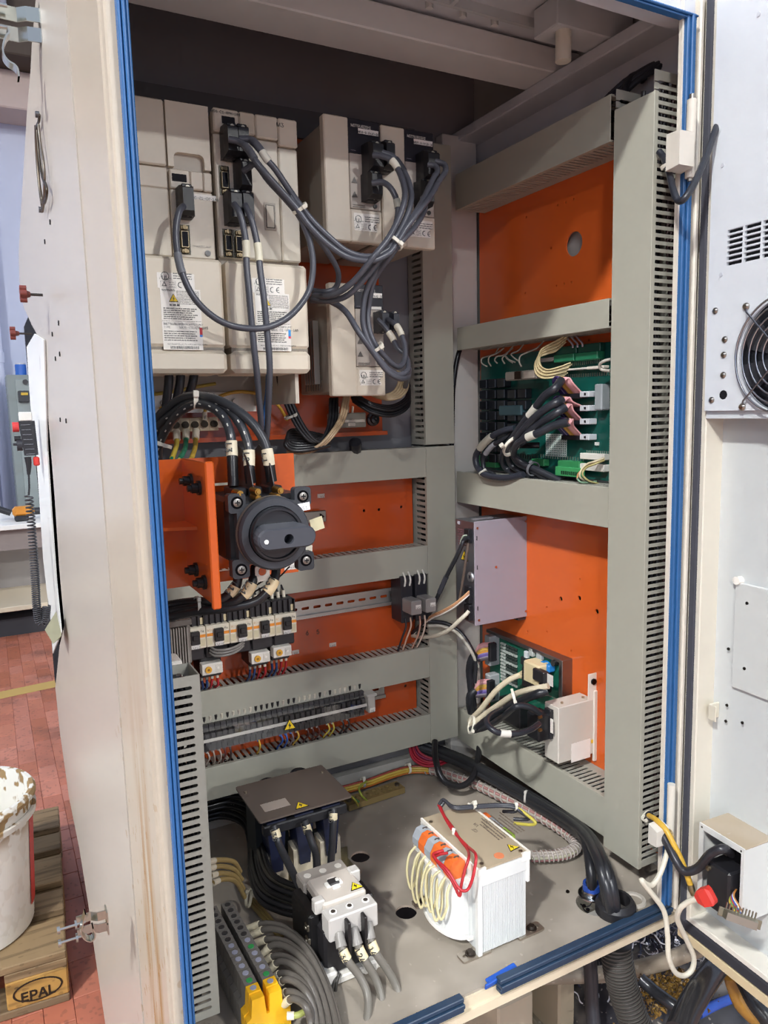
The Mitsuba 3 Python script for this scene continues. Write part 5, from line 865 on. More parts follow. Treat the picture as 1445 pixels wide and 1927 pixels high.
pins((0.93,1.0554,1.5731), (0.93,0.9484,1.574), 22); pins((0.93,1.0737,1.5533), (0.93,0.9455,1.552), 24); pins((0.93,1.1205,1.4073), (0.93,1.0053,1.4054), 18, .007, '#d2dad5'); pins((0.93,0.9962,1.4189), (0.93,0.944,1.419), 12, .007, '#d2dad5'); pins((0.93,1.3034,1.4054), (0.93,1.2157,1.4055), 10, .007, '#65706d'); pins((0.93,1.1901,1.4044), (0.93,1.1299,1.4048), 9, .009, '#545e5c')
for a, b, c_ in (((0.93,1.1061,1.5618), (0.93,1.0373,1.5663), '#d8d4c8'), ((0.93,1.0358,1.5616), (0.93,0.9882,1.5652), '#dcd8cf'), ((0.93,0.9868,1.5606), (0.93,0.9458,1.566), '#d3cec2'), ((0.93,1.0013,1.4074), (0.93,0.9427,1.4181), '#d9d6cd'), ((0.93,1.0011,1.3878), (0.93,0.9424,1.4001), '#d4d1c9'), ((0.93,1.1107,1.5815), (0.93,1.0626,1.5886), '#b5b1a8')):
    part(IB, 'white_connector', sb(a, b, .013, b=.001), 'm_plastic', c_, 'white pin connector')
for a, b in (((0.93,1.3056,1.3782), (0.93,1.2476,1.4021)), ((0.93,1.133,1.3894), (0.93,1.0961,1.4023)), ((0.93,1.0577,1.3845), (0.93,1.0013,1.4028))):
    part(IB, 'terminal_header', cat([sb(a, b, .014, b=.001)]), 'm_plastic', '#2f7d4c', 'bright green terminal header')
part(IB, 'terminal_header', cat([sb((0.915,1.052,1.376), (0.915,0.9849,1.3923), .010, b=.001)]+[]), 'm_plastic', '#3a8f57', 'bright green plug in terminal')
for i in range(9):
    p = (0.905,1.0349,1.3825); part(IB, 'terminal_screw', box(.9040, .9052, p[1]-.0105*i*.5-.0035, p[1]-.0105*i*.5, p[2]-.003, p[2]+.003), 'm_plastic', '#17402a')
a, b = (0.93,1.1052,1.4089), (0.93,1.0499,1.4486)
gr = [box(PX-.0008, PX, a[1]+(b[1]-a[1])*i/11-.0009, a[1]+(b[1]-a[1])*i/11+.0009, a[2], b[2]) for i in range(12)] + [box(PX-.0008, PX, a[1], b[1], a[2]+(b[2]-a[2])*i/10-.0009, a[2]+(b[2]-a[2])*i/10+.0009) for i in range(11)]
part(IB, 'print_grid', cat(gr), 'm_plastic', '#c9d6d2', 'white printed grid')
part(IB, 'edge_connector', cat([sb((0.93,0.9603,1.4914), (0.93,0.9427,1.5353), .020, b=.002)]), 'm_plastic', '#8e9599')
for j, (x_, y_) in enumerate(((1125, 808), (1130, 836))): part(IB, 'small_part', sb((0.93,0.9743,1.4316), (0.93,0.9668,1.4373), .003+.001*j), 'm_plastic', '#c9cfca')
RC = ['#3a2a62', '#2f2657', '#8a7fae', '#443065', '#c49a4e', '#cfa855', '#b5883f', '#c98d92', '#d6a0a2', '#dba9ab', '#c68a90', '#d29a9c']
for k, py in enumerate((738, 763, 789, 817)):
    c = thing('ribbon_cable', f'thick black cable fanning into a pink and yellow ribbon plug, {("topmost", "second", "third", "lowest")[k]} of four', 'ribbon cable')
    ctr = ((1059, py-21), (1062, py-12), (1066, py-22), (1070, py-24))[k]
    P0 = ((0.885,1.0135,1.544), (0.88,1.0047,1.5103), (0.882,0.9988,1.4984), (0.88,0.9883,1.4731))[k]
    pa, pb = (((0.918,1.051,1.5193), (0.918,0.9966,1.5204)), ((0.918,1.0452,1.4965), (0.918,0.9963,1.4967)), ((0.918,1.0422,1.4739), (0.918,0.996,1.4739)), ((0.918,1.0447,1.4473), (0.918,0.9956,1.4472)))[k]
    pts = ([(0.885,1.0135,1.544),(0.865,1.0066,1.5303),(0.86,1.0282,1.5176),(0.86,1.0596,1.4914),(0.86,1.0865,1.4708),(0.862,1.1171,1.4462),(0.87,1.152,1.4241),(0.885,1.1821,1.3998),(0.9,1.1851,1.379),(0.905,1.1418,1.3699),(0.915,1.1146,1.366)],
           [(0.88,1.0047,1.5103),(0.865,1.0064,1.5052),(0.855,1.0291,1.4912),(0.852,1.0571,1.473),(0.852,1.0825,1.4548),(0.858,1.112,1.4347),(0.872,1.1464,1.4121),(0.89,1.1585,1.3893),(0.9,1.1228,1.3735),(0.91,1.0842,1.3664)],
           [(0.882,0.9988,1.4984),(0.865,1.0062,1.4871),(0.86,1.0407,1.4709),(0.856,1.0679,1.4549),(0.86,1.1035,1.4349),(0.872,1.1318,1.4137),(0.885,1.1309,1.3951),(0.895,1.0995,1.3822),(0.91,1.0634,1.3649)],
           [(0.88,0.9883,1.4731),(0.868,1.0123,1.4671),(0.855,1.0346,1.4554),(0.85,1.0605,1.4468),(0.85,1.0907,1.4337),(0.868,1.1234,1.4132),(0.885,1.1166,1.3958),(0.895,1.0828,1.3832),(0.91,1.0419,1.3664)])[k]
    part(c, 'sheath', tube(pts, [.0075, .0075, .0072, .007, .0066, .0062, .006, .006, .006, .006], 12), 'm_cable', '#292c33')
    if k in (0, 3): sleeve(c, spline(pts, 6)[16:21] if k == 0 else spline(pts, 6)[14:19], .0078, '#c9c6ba')
    a, b = np.array(pa), np.array(pb); gs = []
    for i in range(16):
        e = a+(b-a)*(i+.5)/16; s = np.array(P0)+np.array([0, .004-.0005*i, .003-.0004*i])
        k_ = i/15.0; xo = s[0]*.6+e[0]*.4-.010+.006*k_
        m1 = np.array([xo, s[1]*.55+e[1]*.45, s[2]+.004+.003*k_]); m2 = np.array([xo+.006, s[1]*.12+e[1]*.88, s[2]*.68+e[2]*.32+.003])
        gs.append((tube([s, m1, m2, e+np.array([-.002, 0, .003]), e], .0017, 6, 4), RC[int(i*12/16)]))
    part(c, 'ribbon', gs, 'm_plastic', label='pink, yellow and purple ribbon wires')
    pk = part(c, 'plug', box(.914, .929, a[1]+.002, b[1]-.002, min(a[2], b[2])-.007, max(a[2], b[2])+.001, .001), 'm_plastic', '#1c1b22', 'black plug')
    part(pk, 'latch', box(.910, .929, b[1]-.024, b[1]-.001, b[2]-.006, b[2]+.004, .001), 'm_plastic', '#b9bec4', 'grey latch')
    part(pk, 'latch_hole', box(.9092, .911, b[1]-.017, b[1]-.013, b[2]-.003, b[2]+.001), 'm_plastic', '#1c1c20')
cable('dark cable looping left of the ribbon cables and back under them, outer one', [(0.875,1.1307,1.4613),(0.868,1.1524,1.4573),(0.862,1.1832,1.446),(0.86,1.2176,1.4246),(0.86,1.2361,1.4039),(0.86,1.2291,1.3831),(0.86,1.2005,1.37),(0.865,1.149,1.3679),(0.875,1.104,1.3762)], .0062, '#2c2f38', sl=[(.27, .40, '#a7a698')])
cable('dark cable looping left of the ribbon cables, inner one', [(0.88,1.1469,1.454),(0.872,1.1645,1.4389),(0.87,1.1961,1.4258),(0.87,1.223,1.4019),(0.87,1.2197,1.3788),(0.872,1.1907,1.371)], .0045, '#24262d', sl=[(.35, .55, '#8d8f95')])
cable('black cable passing behind the ribbon cable tie to a small connector', [(0.9,1.202,1.4264),(0.9,1.1516,1.4279),(0.905,1.1181,1.4286),(0.915,1.1071,1.4285)], .006, '#191a1f')
tie('wide white cable tie round the four ribbon cables', (0.857,1.1154,1.4288), (0, .75, .66), .0235, .006, rx=.0165)
tie('grey cable tie slanting over the ribbon cables by the duct', (0.893,1.0986,1.3863), (0, -.95, -.3), .014, .005, '#6d6f74')
tie('small white cable tie at the left end of the dark loop', (0.86,1.2111,1.3736), (0, -.6, -.8), .009, .004, '#a8a79e')
for k in range(10):
    o = np.array([.0016*(k % 3), -.0012*k, .0016*k-.008])
    cable(f'cream wire in the looped cluster on the green board, {("first", "second", "third", "fourth", "fifth", "sixth", "seventh", "eighth", "ninth", "tenth")[k]} from the outside', [tuple(np.array(p)+o*s) for p, s in zip([(0.916,1.0408,1.5656),(0.9,1.0503,1.5605),(0.89,1.0671,1.5587),(0.885,1.0802,1.5669),(0.885,1.0847,1.5813),(0.888,1.0795,1.595),(0.9,1.0706,1.6029),(0.91,1.0581,1.6095),(0.92,1.0515,1.6202)], (1.5, 1.2, 1, 1, 1, 1, 1.2, 1.5, 1.5))], .0016, ('#c9b98c', '#b5a67e', '#d2c496')[k % 3], n=6, name='wire', cat_='wire')
for k, p in enumerate(([(0.918,1.2751,1.584),(0.91,1.2823,1.5908),(0.91,1.2841,1.5995),(0.915,1.2799,1.6035),(0.92,1.2539,1.6069),(0.93,1.2531,1.6196)], [(0.918,1.2622,1.5842),(0.91,1.2602,1.5936),(0.91,1.2546,1.6037),(0.918,1.2423,1.6081),(0.93,1.2355,1.6181)], [(0.915,1.2366,1.5878),(0.91,1.2386,1.5942),(0.91,1.2315,1.6009),(0.915,1.2156,1.6029),(0.93,1.2063,1.6157)], [(0.915,1.2123,1.5852),(0.91,1.2142,1.5945),(0.91,1.2056,1.6),(0.908,1.1895,1.5917),(0.915,1.1787,1.586)], [(0.915,1.1869,1.5855),(0.908,1.1945,1.5931),(0.91,1.2039,1.6009),(0.915,1.2036,1.6061),(0.93,1.2046,1.6207)], [(0.915,1.1672,1.5872),(0.908,1.1729,1.5936),(0.91,1.1854,1.6025),(0.918,1.1743,1.6078),(0.93,1.1732,1.6199)], [(0.9,1.1417,1.5755),(0.9,1.1481,1.5848),(0.903,1.1487,1.5957),(0.91,1.1401,1.601),(0.92,1.1215,1.6084),(0.93,1.1139,1.6205)])):
    cable(f'pale wire curling over the dark relays into the duct above, {("first", "second", "third", "fourth", "fifth", "sixth", "seventh")[k]} from the left', p, .0016, '#b5b0a4', n=6, name='wire', cat_='wire')
for k in range(3):
    cable(f'grey wire rising from the green header into the duct, {("left", "middle", "right")[k]} one', [tuple(np.array(p)+np.array([0, -.012*k, 0])) for p in [(0.915,1.0183,1.5997),(0.915,1.0197,1.6062),(0.92,1.0349,1.6149),(0.93,1.0545,1.6244)]], .0018, '#a9a2ac', n=6, name='wire', cat_='wire')
for k, (cc, p) in enumerate((('#c9bfa0', [(0.915,0.9396,1.4118),(0.9,0.9449,1.407),(0.895,0.9584,1.4022),(0.89,0.967,1.3921),(0.888,0.9685,1.3803),(0.9,0.9698,1.3722)]), ('#a8a06c', [(0.915,0.9395,1.4083),(0.9,0.9448,1.4026),(0.895,0.9609,1.3957),(0.89,0.9643,1.3841),(0.9,0.9595,1.3729),(0.92,0.9589,1.367)]), ('#b5835c', [(0.915,0.9482,1.4079),(0.9,0.9549,1.4012),(0.895,0.9673,1.3936),(0.89,0.9747,1.3843),(0.888,0.975,1.3753)]), ('#6b8a70', [(0.888,0.975,1.3771),(0.89,0.9693,1.371),(0.9,0.9633,1.3699),(0.92,0.9628,1.3704)]))):
    cable(f'thin wire bending from the lower white connector into the duct, {("cream", "olive", "tan", "green")[k]} one', p, .0019, cc, n=6, name='wire', cat_='wire')
cable('grey white cable bending across the upper right corner of the green board', [(0.9,0.9131,1.573),(0.895,0.9209,1.571),(0.895,0.9315,1.5666),(0.9,0.9342,1.5583),(0.905,0.919,1.5548)], .0028, '#b9b5aa', n=8)
# ---- silver power supply ------------------------------------------------------------------------------------------
PSU = thing('power_supply', 'silver sheet metal power supply with a yellow warning triangle on the side wall', 'power supply')
sv = '#a3a1ad'
part(PSU, 'case', box(.819, .940, 1.185, 1.250, 1.078, 1.282, .001), 'm_metal', '#a6a7b2')
part(PSU, 'side_cover', cat([box(.8178, .946, 1.182, 1.1845, 1.076, 1.2835, .0008)]), 'm_gloss', '#938e99')
part(PSU, 'top_vent', tr(prism(rrect(.050, .018, .008), .0008), TOP((.86, 1.215, 1.2822))), 'm_plastic', '#6e6b70')
part(PSU, 'mounting_foot', box(.925, .946, 1.185, 1.25, 1.070, 1.079), 'm_plastic', '#26262b')
for p in [(0.8245,1.1818,1.2704),(0.942,1.1818,1.2731),(0.8681,1.1818,1.1886),(0.942,1.1818,1.0879),(0.8263,1.1818,1.087)]: part(PSU, 'screw', cyl((p[0], 1.182, p[2]), (p[0], 1.1805, p[2]), .0024, 10), 'm_metal', '#cf9a80')
for p in [(0.823,1.1818,1.2507),(0.8236,1.1818,1.1929),(0.824,1.1818,1.111)]: part(PSU, 'slot', box(p[0]-.0008, p[0]+.0008, 1.1812, 1.183, p[2]-.004, p[2]+.004), 'm_plastic', '#2c2a30')
for a, b in (((0.819,1.2089,1.2399), (0.819,1.1919,1.2675)), ((0.819,1.2092,1.1197), (0.819,1.192,1.1534)), ((0.819,1.2117,1.0843), (0.819,1.1926,1.1158))):
    part(PSU, 'socket', sb(a, b, .008, b=.001), 'm_plastic', '#17171b', 'black socket')
part(PSU, 'warning_triangle', place([(g, c) for g, c in tri(0, 0, .022)], LEFT((0.8185,1.218,1.2109))), 'm_plastic', label='yellow warning triangle')
part(PSU, 'lock_bulge', tr(lathe([(.011*math.cos(a), .011*math.sin(a)*.5) for a in np.linspace(0, 1.45, 6)]+[(0, .0055)], 20, True), LEFT((0.8185,1.1965,1.1718))), 'm_metal', '#c9cdd2')
part(PSU, 'lock_slot', tr(box(-.002, .002, -.003, .003, .0048, .0062), LEFT((0.8185,1.1928,1.1736))), 'm_plastic', '#24252a')
part(PSU, 'print', place([(dashes(0, .03, -.005*i, .0022, 70+i), '#6b4a50') for i in range(7)], LEFT((0.8185,1.2397,1.2614))), 'm_plastic')
part(PSU, 'tag', tr(box(0, .008, 0, .006, 0, .0006), LEFT((0.8185,1.2413,1.272))), 'm_plastic', '#b9b9c4')
W_ = lambda lb, pts, r, cc, **k: cable(lb, pts, r, cc, n=8, **k)
cable('black sheathed cable running from the silver power supply down to the corner duct', [(0.81,1.1899,1.252),(0.805,1.1991,1.247),(0.8,1.2011,1.2346),(0.795,1.2128,1.2101),(0.79,1.2408,1.1683),(0.785,1.2746,1.1126),(0.78,1.3102,1.0623),(0.775,1.3587,1.0231),(0.775,1.3753,1.0116)], .0042, '#24262c', sl=[(.52, .60, '#3a3c44')])
for k, (cc, dy) in enumerate((('#d8c9a8', 0), ('#8f9a8a', .003))): W_(f'short {("cream", "grey green")[k]} wire from the uppermost socket of the silver power supply', [tuple(np.array(p)+np.array([0, dy, dy*1.5])) for p in [(0.812,1.1947,1.2511),(0.806,1.1987,1.2501),(0.803,1.2018,1.2426),(0.8,1.2012,1.2336)]], .0018, cc, name='wire', cat_='wire')
W_('brownish cable hanging down the side of the silver power supply', [(0.812,1.1949,1.2406),(0.808,1.1969,1.2112),(0.808,1.2069,1.1723),(0.808,1.217,1.138),(0.806,1.2241,1.1096)], .0028, '#5d5048', name='cable')
for k, cc in enumerate(('#c99a72', '#b98a6a', '#d8d2c9')):
    W_(f'thin wire sagging from the middle socket of the silver power supply, {("upper", "middle", "lower")[k]} of three', [tuple(np.array(p)+np.array([0, .0, -.0035*k])) for p in [(0.812,1.1929,1.1456),(0.8,1.1957,1.136),(0.79,1.2188,1.1153),(0.785,1.2548,1.0948),(0.782,1.2874,1.0787),(0.778,1.3291,1.0499),(0.775,1.3658,1.0177)]], .0016, cc, name='wire', cat_='wire')
cable('cream cable sagging from the lowest socket of the silver power supply', [(0.812,1.1955,1.1043),(0.805,1.1965,1.0976),(0.795,1.2043,1.0854),(0.788,1.2306,1.0615),(0.782,1.272,1.0397),(0.778,1.319,1.0247),(0.775,1.3589,1.0183)], .0042, '#c6bfae')
cable('pale cable drooping behind the corner post to the lower board', [(0.7771,1.295,1.055),(0.8064,1.29,1.0516),(0.8275,1.27,1.0417),(0.839,1.25,1.0223),(0.849,1.24,1.0006),(0.8647,1.24,0.9668)], .0035, '#a9a69a')
cable('dark cable beside the pale one drooping to the lower board', [(0.7803,1.3,1.0624),(0.8131,1.29,1.0574),(0.8355,1.27,1.0427),(0.8473,1.245,1.0143),(0.8581,1.24,0.9795),(0.8549,1.24,0.9342)], .0042, '#1f2025')
tie('grey cable tie on the tangle by the plug in relays', (0.775,1.3704,1.0177), (.6, -.3, .5), .013, .004, '#8f8d86')
part(CAB, 'tag', tr(box(-.006, .006, -.005, .005, 0, .001), LEFT((0.947,1.1711,1.0696))), 'm_plastic', '#dcd8d2', 'small white label')
# ---- lower green board --------------------------------------------------------------------------------------------------
LB = thing('control_board', 'green circuit board with a cream plug standing low on the side wall', 'circuit board')
part(LB, 'board', box(.930, .932, 1.054, 1.290, .850, 1.018), 'm_gloss', '#1a5a48', 'green board')
part(LB, 'top_rail', box(.922, .946, 1.050, 1.292, 1.018, 1.026, .001), 'm_metal', '#8a898c')
part(LB, 'side_rail', box(.920, .946, 1.046, 1.056, .93, 1.026, .001), 'm_metal', '#8f8f90')
for r_ in range(12):
    for c_ in range(6):
        y, z = 1.247-.0095*c_, 1.008-.0072*r_
        part(LB, 'chip', box(.9255, .930, y-.0075, y, z-.0050, z, .0006), 'm_plastic', ('#2a3230', '#a3aaa4', '#39423f')[(r_*5+c_*3) % 3 if c_ > 1 else 1])
part(LB, 'bracket', box(.905, .932, 1.255, 1.275, .955, 1.02, .002), 'm_plastic', '#8d9094')
part(LB, 'bracket', box(.905, .932, 1.255, 1.275, .875, .935, .002), 'm_plastic', '#9da1a3')
for p, q, c_ in (((0.93,1.1634,0.9988), (0.93,1.1533,1.0127), '#c9ced0'), ((0.93,1.1736,0.9823), (0.93,1.1566,0.9985), '#23282a'), ((0.93,1.1253,1.0075), (0.93,1.1094,1.0229), '#9fa6a8'), ((0.93,1.1483,1.0075), (0.93,1.1351,1.0244), '#b7bdb9')):
    part(LB, 'component', sb(p, q, .008, b=.001), 'm_plastic', c_)
for p in [(0.92,1.0973,1.0024),(0.92,1.0817,1.0017)]: part(LB, 'capacitor', cat([box(.912, .930, p[1]-.007, p[1]+.007, p[2]-.008, p[2]+.008, .003)]), 'm_plastic', '#2a7cc4', 'bright blue component')
part(LB, 'knob', cyl((.930, 1.0706, 1.0148), (.918, 1.0706, 1.0148), .006, 12), 'm_plastic', '#1d1f22')
part(LB, 'edge_socket', cat([sb((0.93,1.2182,0.856), (0.93,1.1481,0.9039), .03, b=.002)]), 'm_plastic', '#17181b')
for k, (lb, pc) in enumerate((('upper', 1228), ('lower', 1292))):
    c = thing('ribbon_cable', f'rainbow ribbon bunched into a black sleeve at the corner post, {lb} one', 'ribbon cable')
    e0, e1 = (((0.905,1.2372,1.0098), (0.905,1.2319,0.979)), ((0.905,1.2436,0.9266), (0.905,1.2402,0.8925)))[k]; s0 = ((0.885,1.2846,0.9769), (0.885,1.2858,0.8981))[k]
    e0, e1, s0 = map(np.array, (e0, e1, s0)); gs = []
    for i in range(14):
        e = e0+(e1-e0)*i/13; s = s0+np.array([0, 0, -.0012*i])
        gs.append((tube([s, s*.6+e*.4+np.array([-.006, .0, .014-.001*i]), e+np.array([-.004, .008, .001]), e], .0018, 6, 4), ('#c98d92', '#d6a0a2', '#dba9ab', '#c9929a', '#c4a04e', '#cfa855', '#b88a40', '#c98a3f', '#8a7fae', '#6a5a9a', '#5d4f8f', '#8d8794', '#5a5358', '#464046')[i]))
    part(c, 'ribbon', gs, 'm_plastic', label='pink, yellow and purple ribbon wires')
    part(c, 'plug', box(.890, .906, e0[1]-.006, e0[1]+.004, e1[2]-.004, e0[2]+.004, .001), 'm_plastic', '#1b1c20', 'black plug')
    part(c, 'sheath', tube(([(0.885,1.2766,0.9839),(0.878,1.2826,0.967),(0.878,1.291,0.9408),(0.88,1.2905,0.9071),(0.885,1.2904,0.8641),(0.9,1.3066,0.8246)], [(0.885,1.2798,0.9),(0.876,1.285,0.8882),(0.875,1.2879,0.867),(0.885,1.2949,0.8383),(0.9,1.3069,0.806)])[k], [.008, .0095, .0085, .008, .008], 12), 'm_cable', '#1f2126')
c = cable('thick cream cable with a cream plug on the lower green board', [(0.905,1.1454,0.9711),(0.898,1.1517,0.9683),(0.885,1.1641,0.9581),(0.87,1.1831,0.9349),(0.862,1.2032,0.9072),(0.858,1.228,0.8764),(0.858,1.2555,0.8502),(0.862,1.2695,0.837)], .0058, '#cfc3a8', n=12)
part(c, 'plug', box(.893, .925, 1.0811, 1.1291, 0.9665, 1.0095, .003), 'm_plastic', '#d3c49c', 'cream plug')
part(c, 'strain_relief', tube([(0.905,1.1338,0.978),(0.905,1.1438,0.9727),(0.9,1.1492,0.9687)], [.0085, .008, .0065], 12), 'm_plastic', '#cdbf9c')
cable('thick cream cable running beneath the first one toward the encoder box', [(0.8355,0.985,1.0137),(0.8278,1,1.0075),(0.8202,1.02,0.9985),(0.8191,1.06,0.9764),(0.8149,1.1,0.945),(0.8089,1.14,0.9109),(0.7989,1.16,0.8895),(0.8079,1.19,0.8674)], .0055, '#c9bea6', n=12)
cable('thick black cable running beside the cream one toward the encoder box', [(0.8374,0.99,1.0029),(0.8219,1,0.9969),(0.8162,1.03,0.9781),(0.8047,1.07,0.9473),(0.7973,1.11,0.9158),(0.7937,1.14,0.8894),(0.8036,1.18,0.8666)], .0078, '#1d1f24', n=12)
cable('black cable looping up to the encoder box plug from the ribbon side, upper one', [(0.8167,0.985,0.968),(0.7979,0.985,0.9818),(0.7787,0.99,0.988),(0.7692,1,0.9817),(0.7836,1.05,0.9438),(0.7911,1.11,0.9013),(0.7975,1.16,0.8734)], .0055, '#22252b', n=12)
c = cable('black cable with a white marker looping low to the encoder box plug', [(0.8103,0.98,0.9518),(0.7858,0.97,0.9514),(0.7533,0.965,0.9532),(0.7238,0.97,0.9582),(0.7093,0.98,0.9652),(0.7139,1,0.9699),(0.7457,1.03,0.9645),(0.7912,1.06,0.9538)], .0052, '#24272e', n=12, sl=[(.36, .47, '#d3d1c8')])
tie('white cable tie on the cream and black cables at the encoder box', (0.8063,1.045,0.9791), (-.8, .5, -.25), .016, .005)
tie('white cable tie at the bend of the thick cables by the corner post', (0.7947,1.165,0.8842), (-.7, .3, .2), .018, .005)
# ---- white encoder box -----------------------------------------------------------------------------------------------------
EN = thing('encoder_box', 'white interface box with black plug hung over the lowest side wall duct', 'interface box')
part(EN, 'case', box(.856, .940, .982, 1.020, .864, .9695, .0015), 'm_plastic', '#c4beb4')
part(EN, 'flange', cat([box(.938, .948, .979, .984, .850, .985, .001)]), 'm_plastic', '#d6d0c6')
q = sbox(.926, .968, .948, 1.018).difference(Point(.937, 1.003).buffer(.0045, quad_segs=6))
mt = part(EN, 'mounting_tab', tr(prism(q, .002), FRONT((0, .984, 0))), 'm_plastic', '#d9d4cb')
part(mt, 'screw', cyl((.937, .9825, 1.003), (.937, .979, 1.003), .0055, 14), 'm_metal', '#2a2b30')
for x in (.875, .925): part(EN, 'case_screw', cyl((x, .995, .969), (x, .995, .973), .0022, 10), 'm_metal', '#c9b9a0')
a, b = (0.888,0.982,0.8627), (0.9333,0.982,0.8966)
part(EN, 'data_label', place([(box(0, b[0]-a[0], 0, .036, 0, .0005), '#e3ddd6'), (mv(txt('MITSUBISHI', .0026, .0003, True), .003, .030), '#4a4845'), (mv(txt('MDS-B-PJEX', .0026, .0003), .021, .026), '#4a4845'), (dashes(.022, .036, .031, .0014, 2), '#77736e'), (dashes(.004, .036, .011, .0012, 3), '#77736e'), (dashes(.004, .036, .008, .0016, 4), '#55524e'), (dashes(.004, .033, .0045, .002, 5), '#4a4845'), (dashes(.018, .03, .017, .0014, 6), '#77736e')], FRONT((a[0]-.002, .9818, a[2]-.003))), 'm_plastic', label='white data label')
part(EN, 'seal_dot', tr(prism(rrect(.006, .007, .002), .0004), FRONT((0.9359,0.9818,0.8889))), 'm_plastic', '#d9b53a', 'yellow dot')
part(EN, 'print', place([(mv(ctxt('MDS-B-PJEX', .0028, .0003), 0, 0), '#6b6761')], LEFT((0.8558,1.0016,0.9844))), 'm_plastic')
pk = part(EN, 'plug', sb((0.856,1.0322,0.9055), (0.856,0.9973,0.955), .032, b=.003), 'm_plastic', '#1a1b1f', 'black plug')
part(pk, 'face', sb((0.856,1.0115,0.9074), (0.856,0.9945,0.962), .008, b=.001), 'm_plastic', '#1d1e22')
part(pk, 'tag', sb((0.847,0.9923,0.9229), (0.847,0.9853,0.9494), .001), 'm_plastic', '#dcd8cf')
for dz in (.006, -.006): part(pk, 'screw', cyl((.826, 0.9923, 0.9447+dz*2), (.820, 0.9923, 0.9447+dz*2), .003, 10), 'm_metal', '#b08a5a')
D2 = thing('plug', 'black plug with white tag just above the white encoder box', 'plug')
part(D2, 'body', sb((0.925,1.137,0.9521), (0.925,1.0783,0.9944), .03, b=.003), 'm_plastic', '#1b1b1f')
part(D2, 'hood', sb((0.9,1.092,0.9822), (0.9,1.0582,1.0053), .014, b=.002), 'm_plastic', '#202024')
part(D2, 'tag', sb((0.894,1.057,0.9818), (0.894,1.0406,1.0036), .001), 'm_plastic', '#d6d3cd')

# ---- the opened door at the right: local frame, x towards the camera along the door, y up, z out of its inner face --------------
A_ = math.radians(3.5)
DM = fr((.9165, .762, 0), (-math.sin(A_), -math.cos(A_), 0), (0, 0, 1))
def dbox(u0, u1, z0, z1, d0, d1, b=.0): return tr(box(u0, u1, z0, z1, d0, d1, b), DM)
def dpr(poly, d0, d1): return tr(mv(prism(poly, d1-d0), 0, 0, d0), DM)
def dcy(u, z, d0, d1, r, n=14, r2=None): return tr(cyl((u, z, d0), (u, z, d1), r, n, r2), DM)
DO = thing('cabinet_door', 'opened white inner side of the cabinet door on the far right', 'door')
DW = '#bfc3c2'
ZB, ZT = .655, 2.05
part(DO, 'panel', dbox(-.004, .735, ZB+.01, ZT, -.045, -.030), 'm_panel', DW)
part(DO, 'outer_skin', dbox(-.008, .74, ZB-.010, ZT+.02, -.050, -.044, .002), 'm_panel', '#d3c9b6')
part(DO, 'frame_edge', cat([dbox(.0165, .026, ZB+.04, ZT, -.032, .004, .0015)]), 'm_panel', '#cdc7b8')
part(DO, 'frame_edge', cat([dbox(.0165, .72, ZB+.036, ZB+.046, -.032, .004, .0015)]), 'm_panel', '#d5d1c6')
part(DO, 'seal', dbox(.001, .0155, ZB+.012, ZT, -.032, .003, .003), 'm_matte', '#45464e', 'dark grey rubber door seal')
part(DO, 'seal', dbox(.001, .72, ZB+.014, ZB+.034, -.032, .003, .003), 'm_matte', '#34343a', 'dark grey rubber door seal')
part(DO, 'bottom_lip', dbox(-.006, .735, ZB-.008, ZB+.010, -.040, -.002, .002), 'm_panel', '#cbb996')
part(DO, 'hinge_leaf', cat([dbox(-.006, .0005, .75, 2.05, -.035, -.004, .001)]), 'm_panel', '#c4beb2')
PL = [(0.066,1.2425),(0.0649,0.9365)]
part(DO, 'document_plate', cat([dbox(.062, .62, 1.085, PL[0][1], -.030, -.024, .001)]), 'm_panel', '#c1c4c1', 'raised plate')
for p in [(0.0835,1.2161),(0.055,1.1407),(0.0835,1.1196),(0.0559,1.0545),(0.0551,1.0294),(0.0837,1.0379)]: part(DO, 'rivet', dcy(p[0], p[1], -.0242, -.0228, .0022, 10), 'm_metal', '#45423e')
p = [(0.0402,1.0394)][0]
part(DO, 'clip', cat([dbox(p[0]-.006, p[0]-.003, p[1]-.012, p[1]+.012, -.030, -.010, .0008), dbox(p[0]-.006, p[0]+.008, p[1]-.012, p[1]+.012, -.012, -.010, .0008)]), 'm_panel', '#cbc5b4')
p = [(0.0663,1.2396)][0]
part(DO, 'knob', dcy(p[0], p[1]+.006, -.030, -.020, .006, 12), 'm_plastic', '#e6e2d8')
# ---- cooling unit on the door ------------------------------------------------------------------------------------------
AC = thing('cooling_unit', 'white cooling unit with louvre slots and a round fan guard on the open door', 'cooling unit')
z0 = [(0.0412,1.477)][0][1]; zp = [(0.0461,1.4882)][0][1]; u0 = .0265
fc = [(0.0826,1.5593)][0]; R_ = .0755; fu, fz = fc[0]+R_, fc[1]-.001
q = sbox(u0+.002, zp, .50, 2.04).difference(Point(fu, fz).buffer(R_-.002, quad_segs=16))
sl = [(0.0579,1.7303),(0.0807,1.7313),(0.0848,1.731),(0.0601,1.6818)]
zs1, zs0 = sl[0][1], sl[3][1]; ns = 7; ph = (zs1-zs0)/ns
for c_ in range(4):
    for i in range(ns): q = q.difference(sbox(sl[0][0]+.0275*c_, zs0+ph*i, sl[0][0]+.0245+.0275*c_, zs0+ph*(i+.68)))
part(AC, 'front_plate', dpr(q, .006, .011), 'm_plastic', '#c9ced2')
part(AC, 'base_plate', dbox(u0, .52, z0, 2.05, .002, .0055, .0006), 'm_plastic', '#c3c8cc')
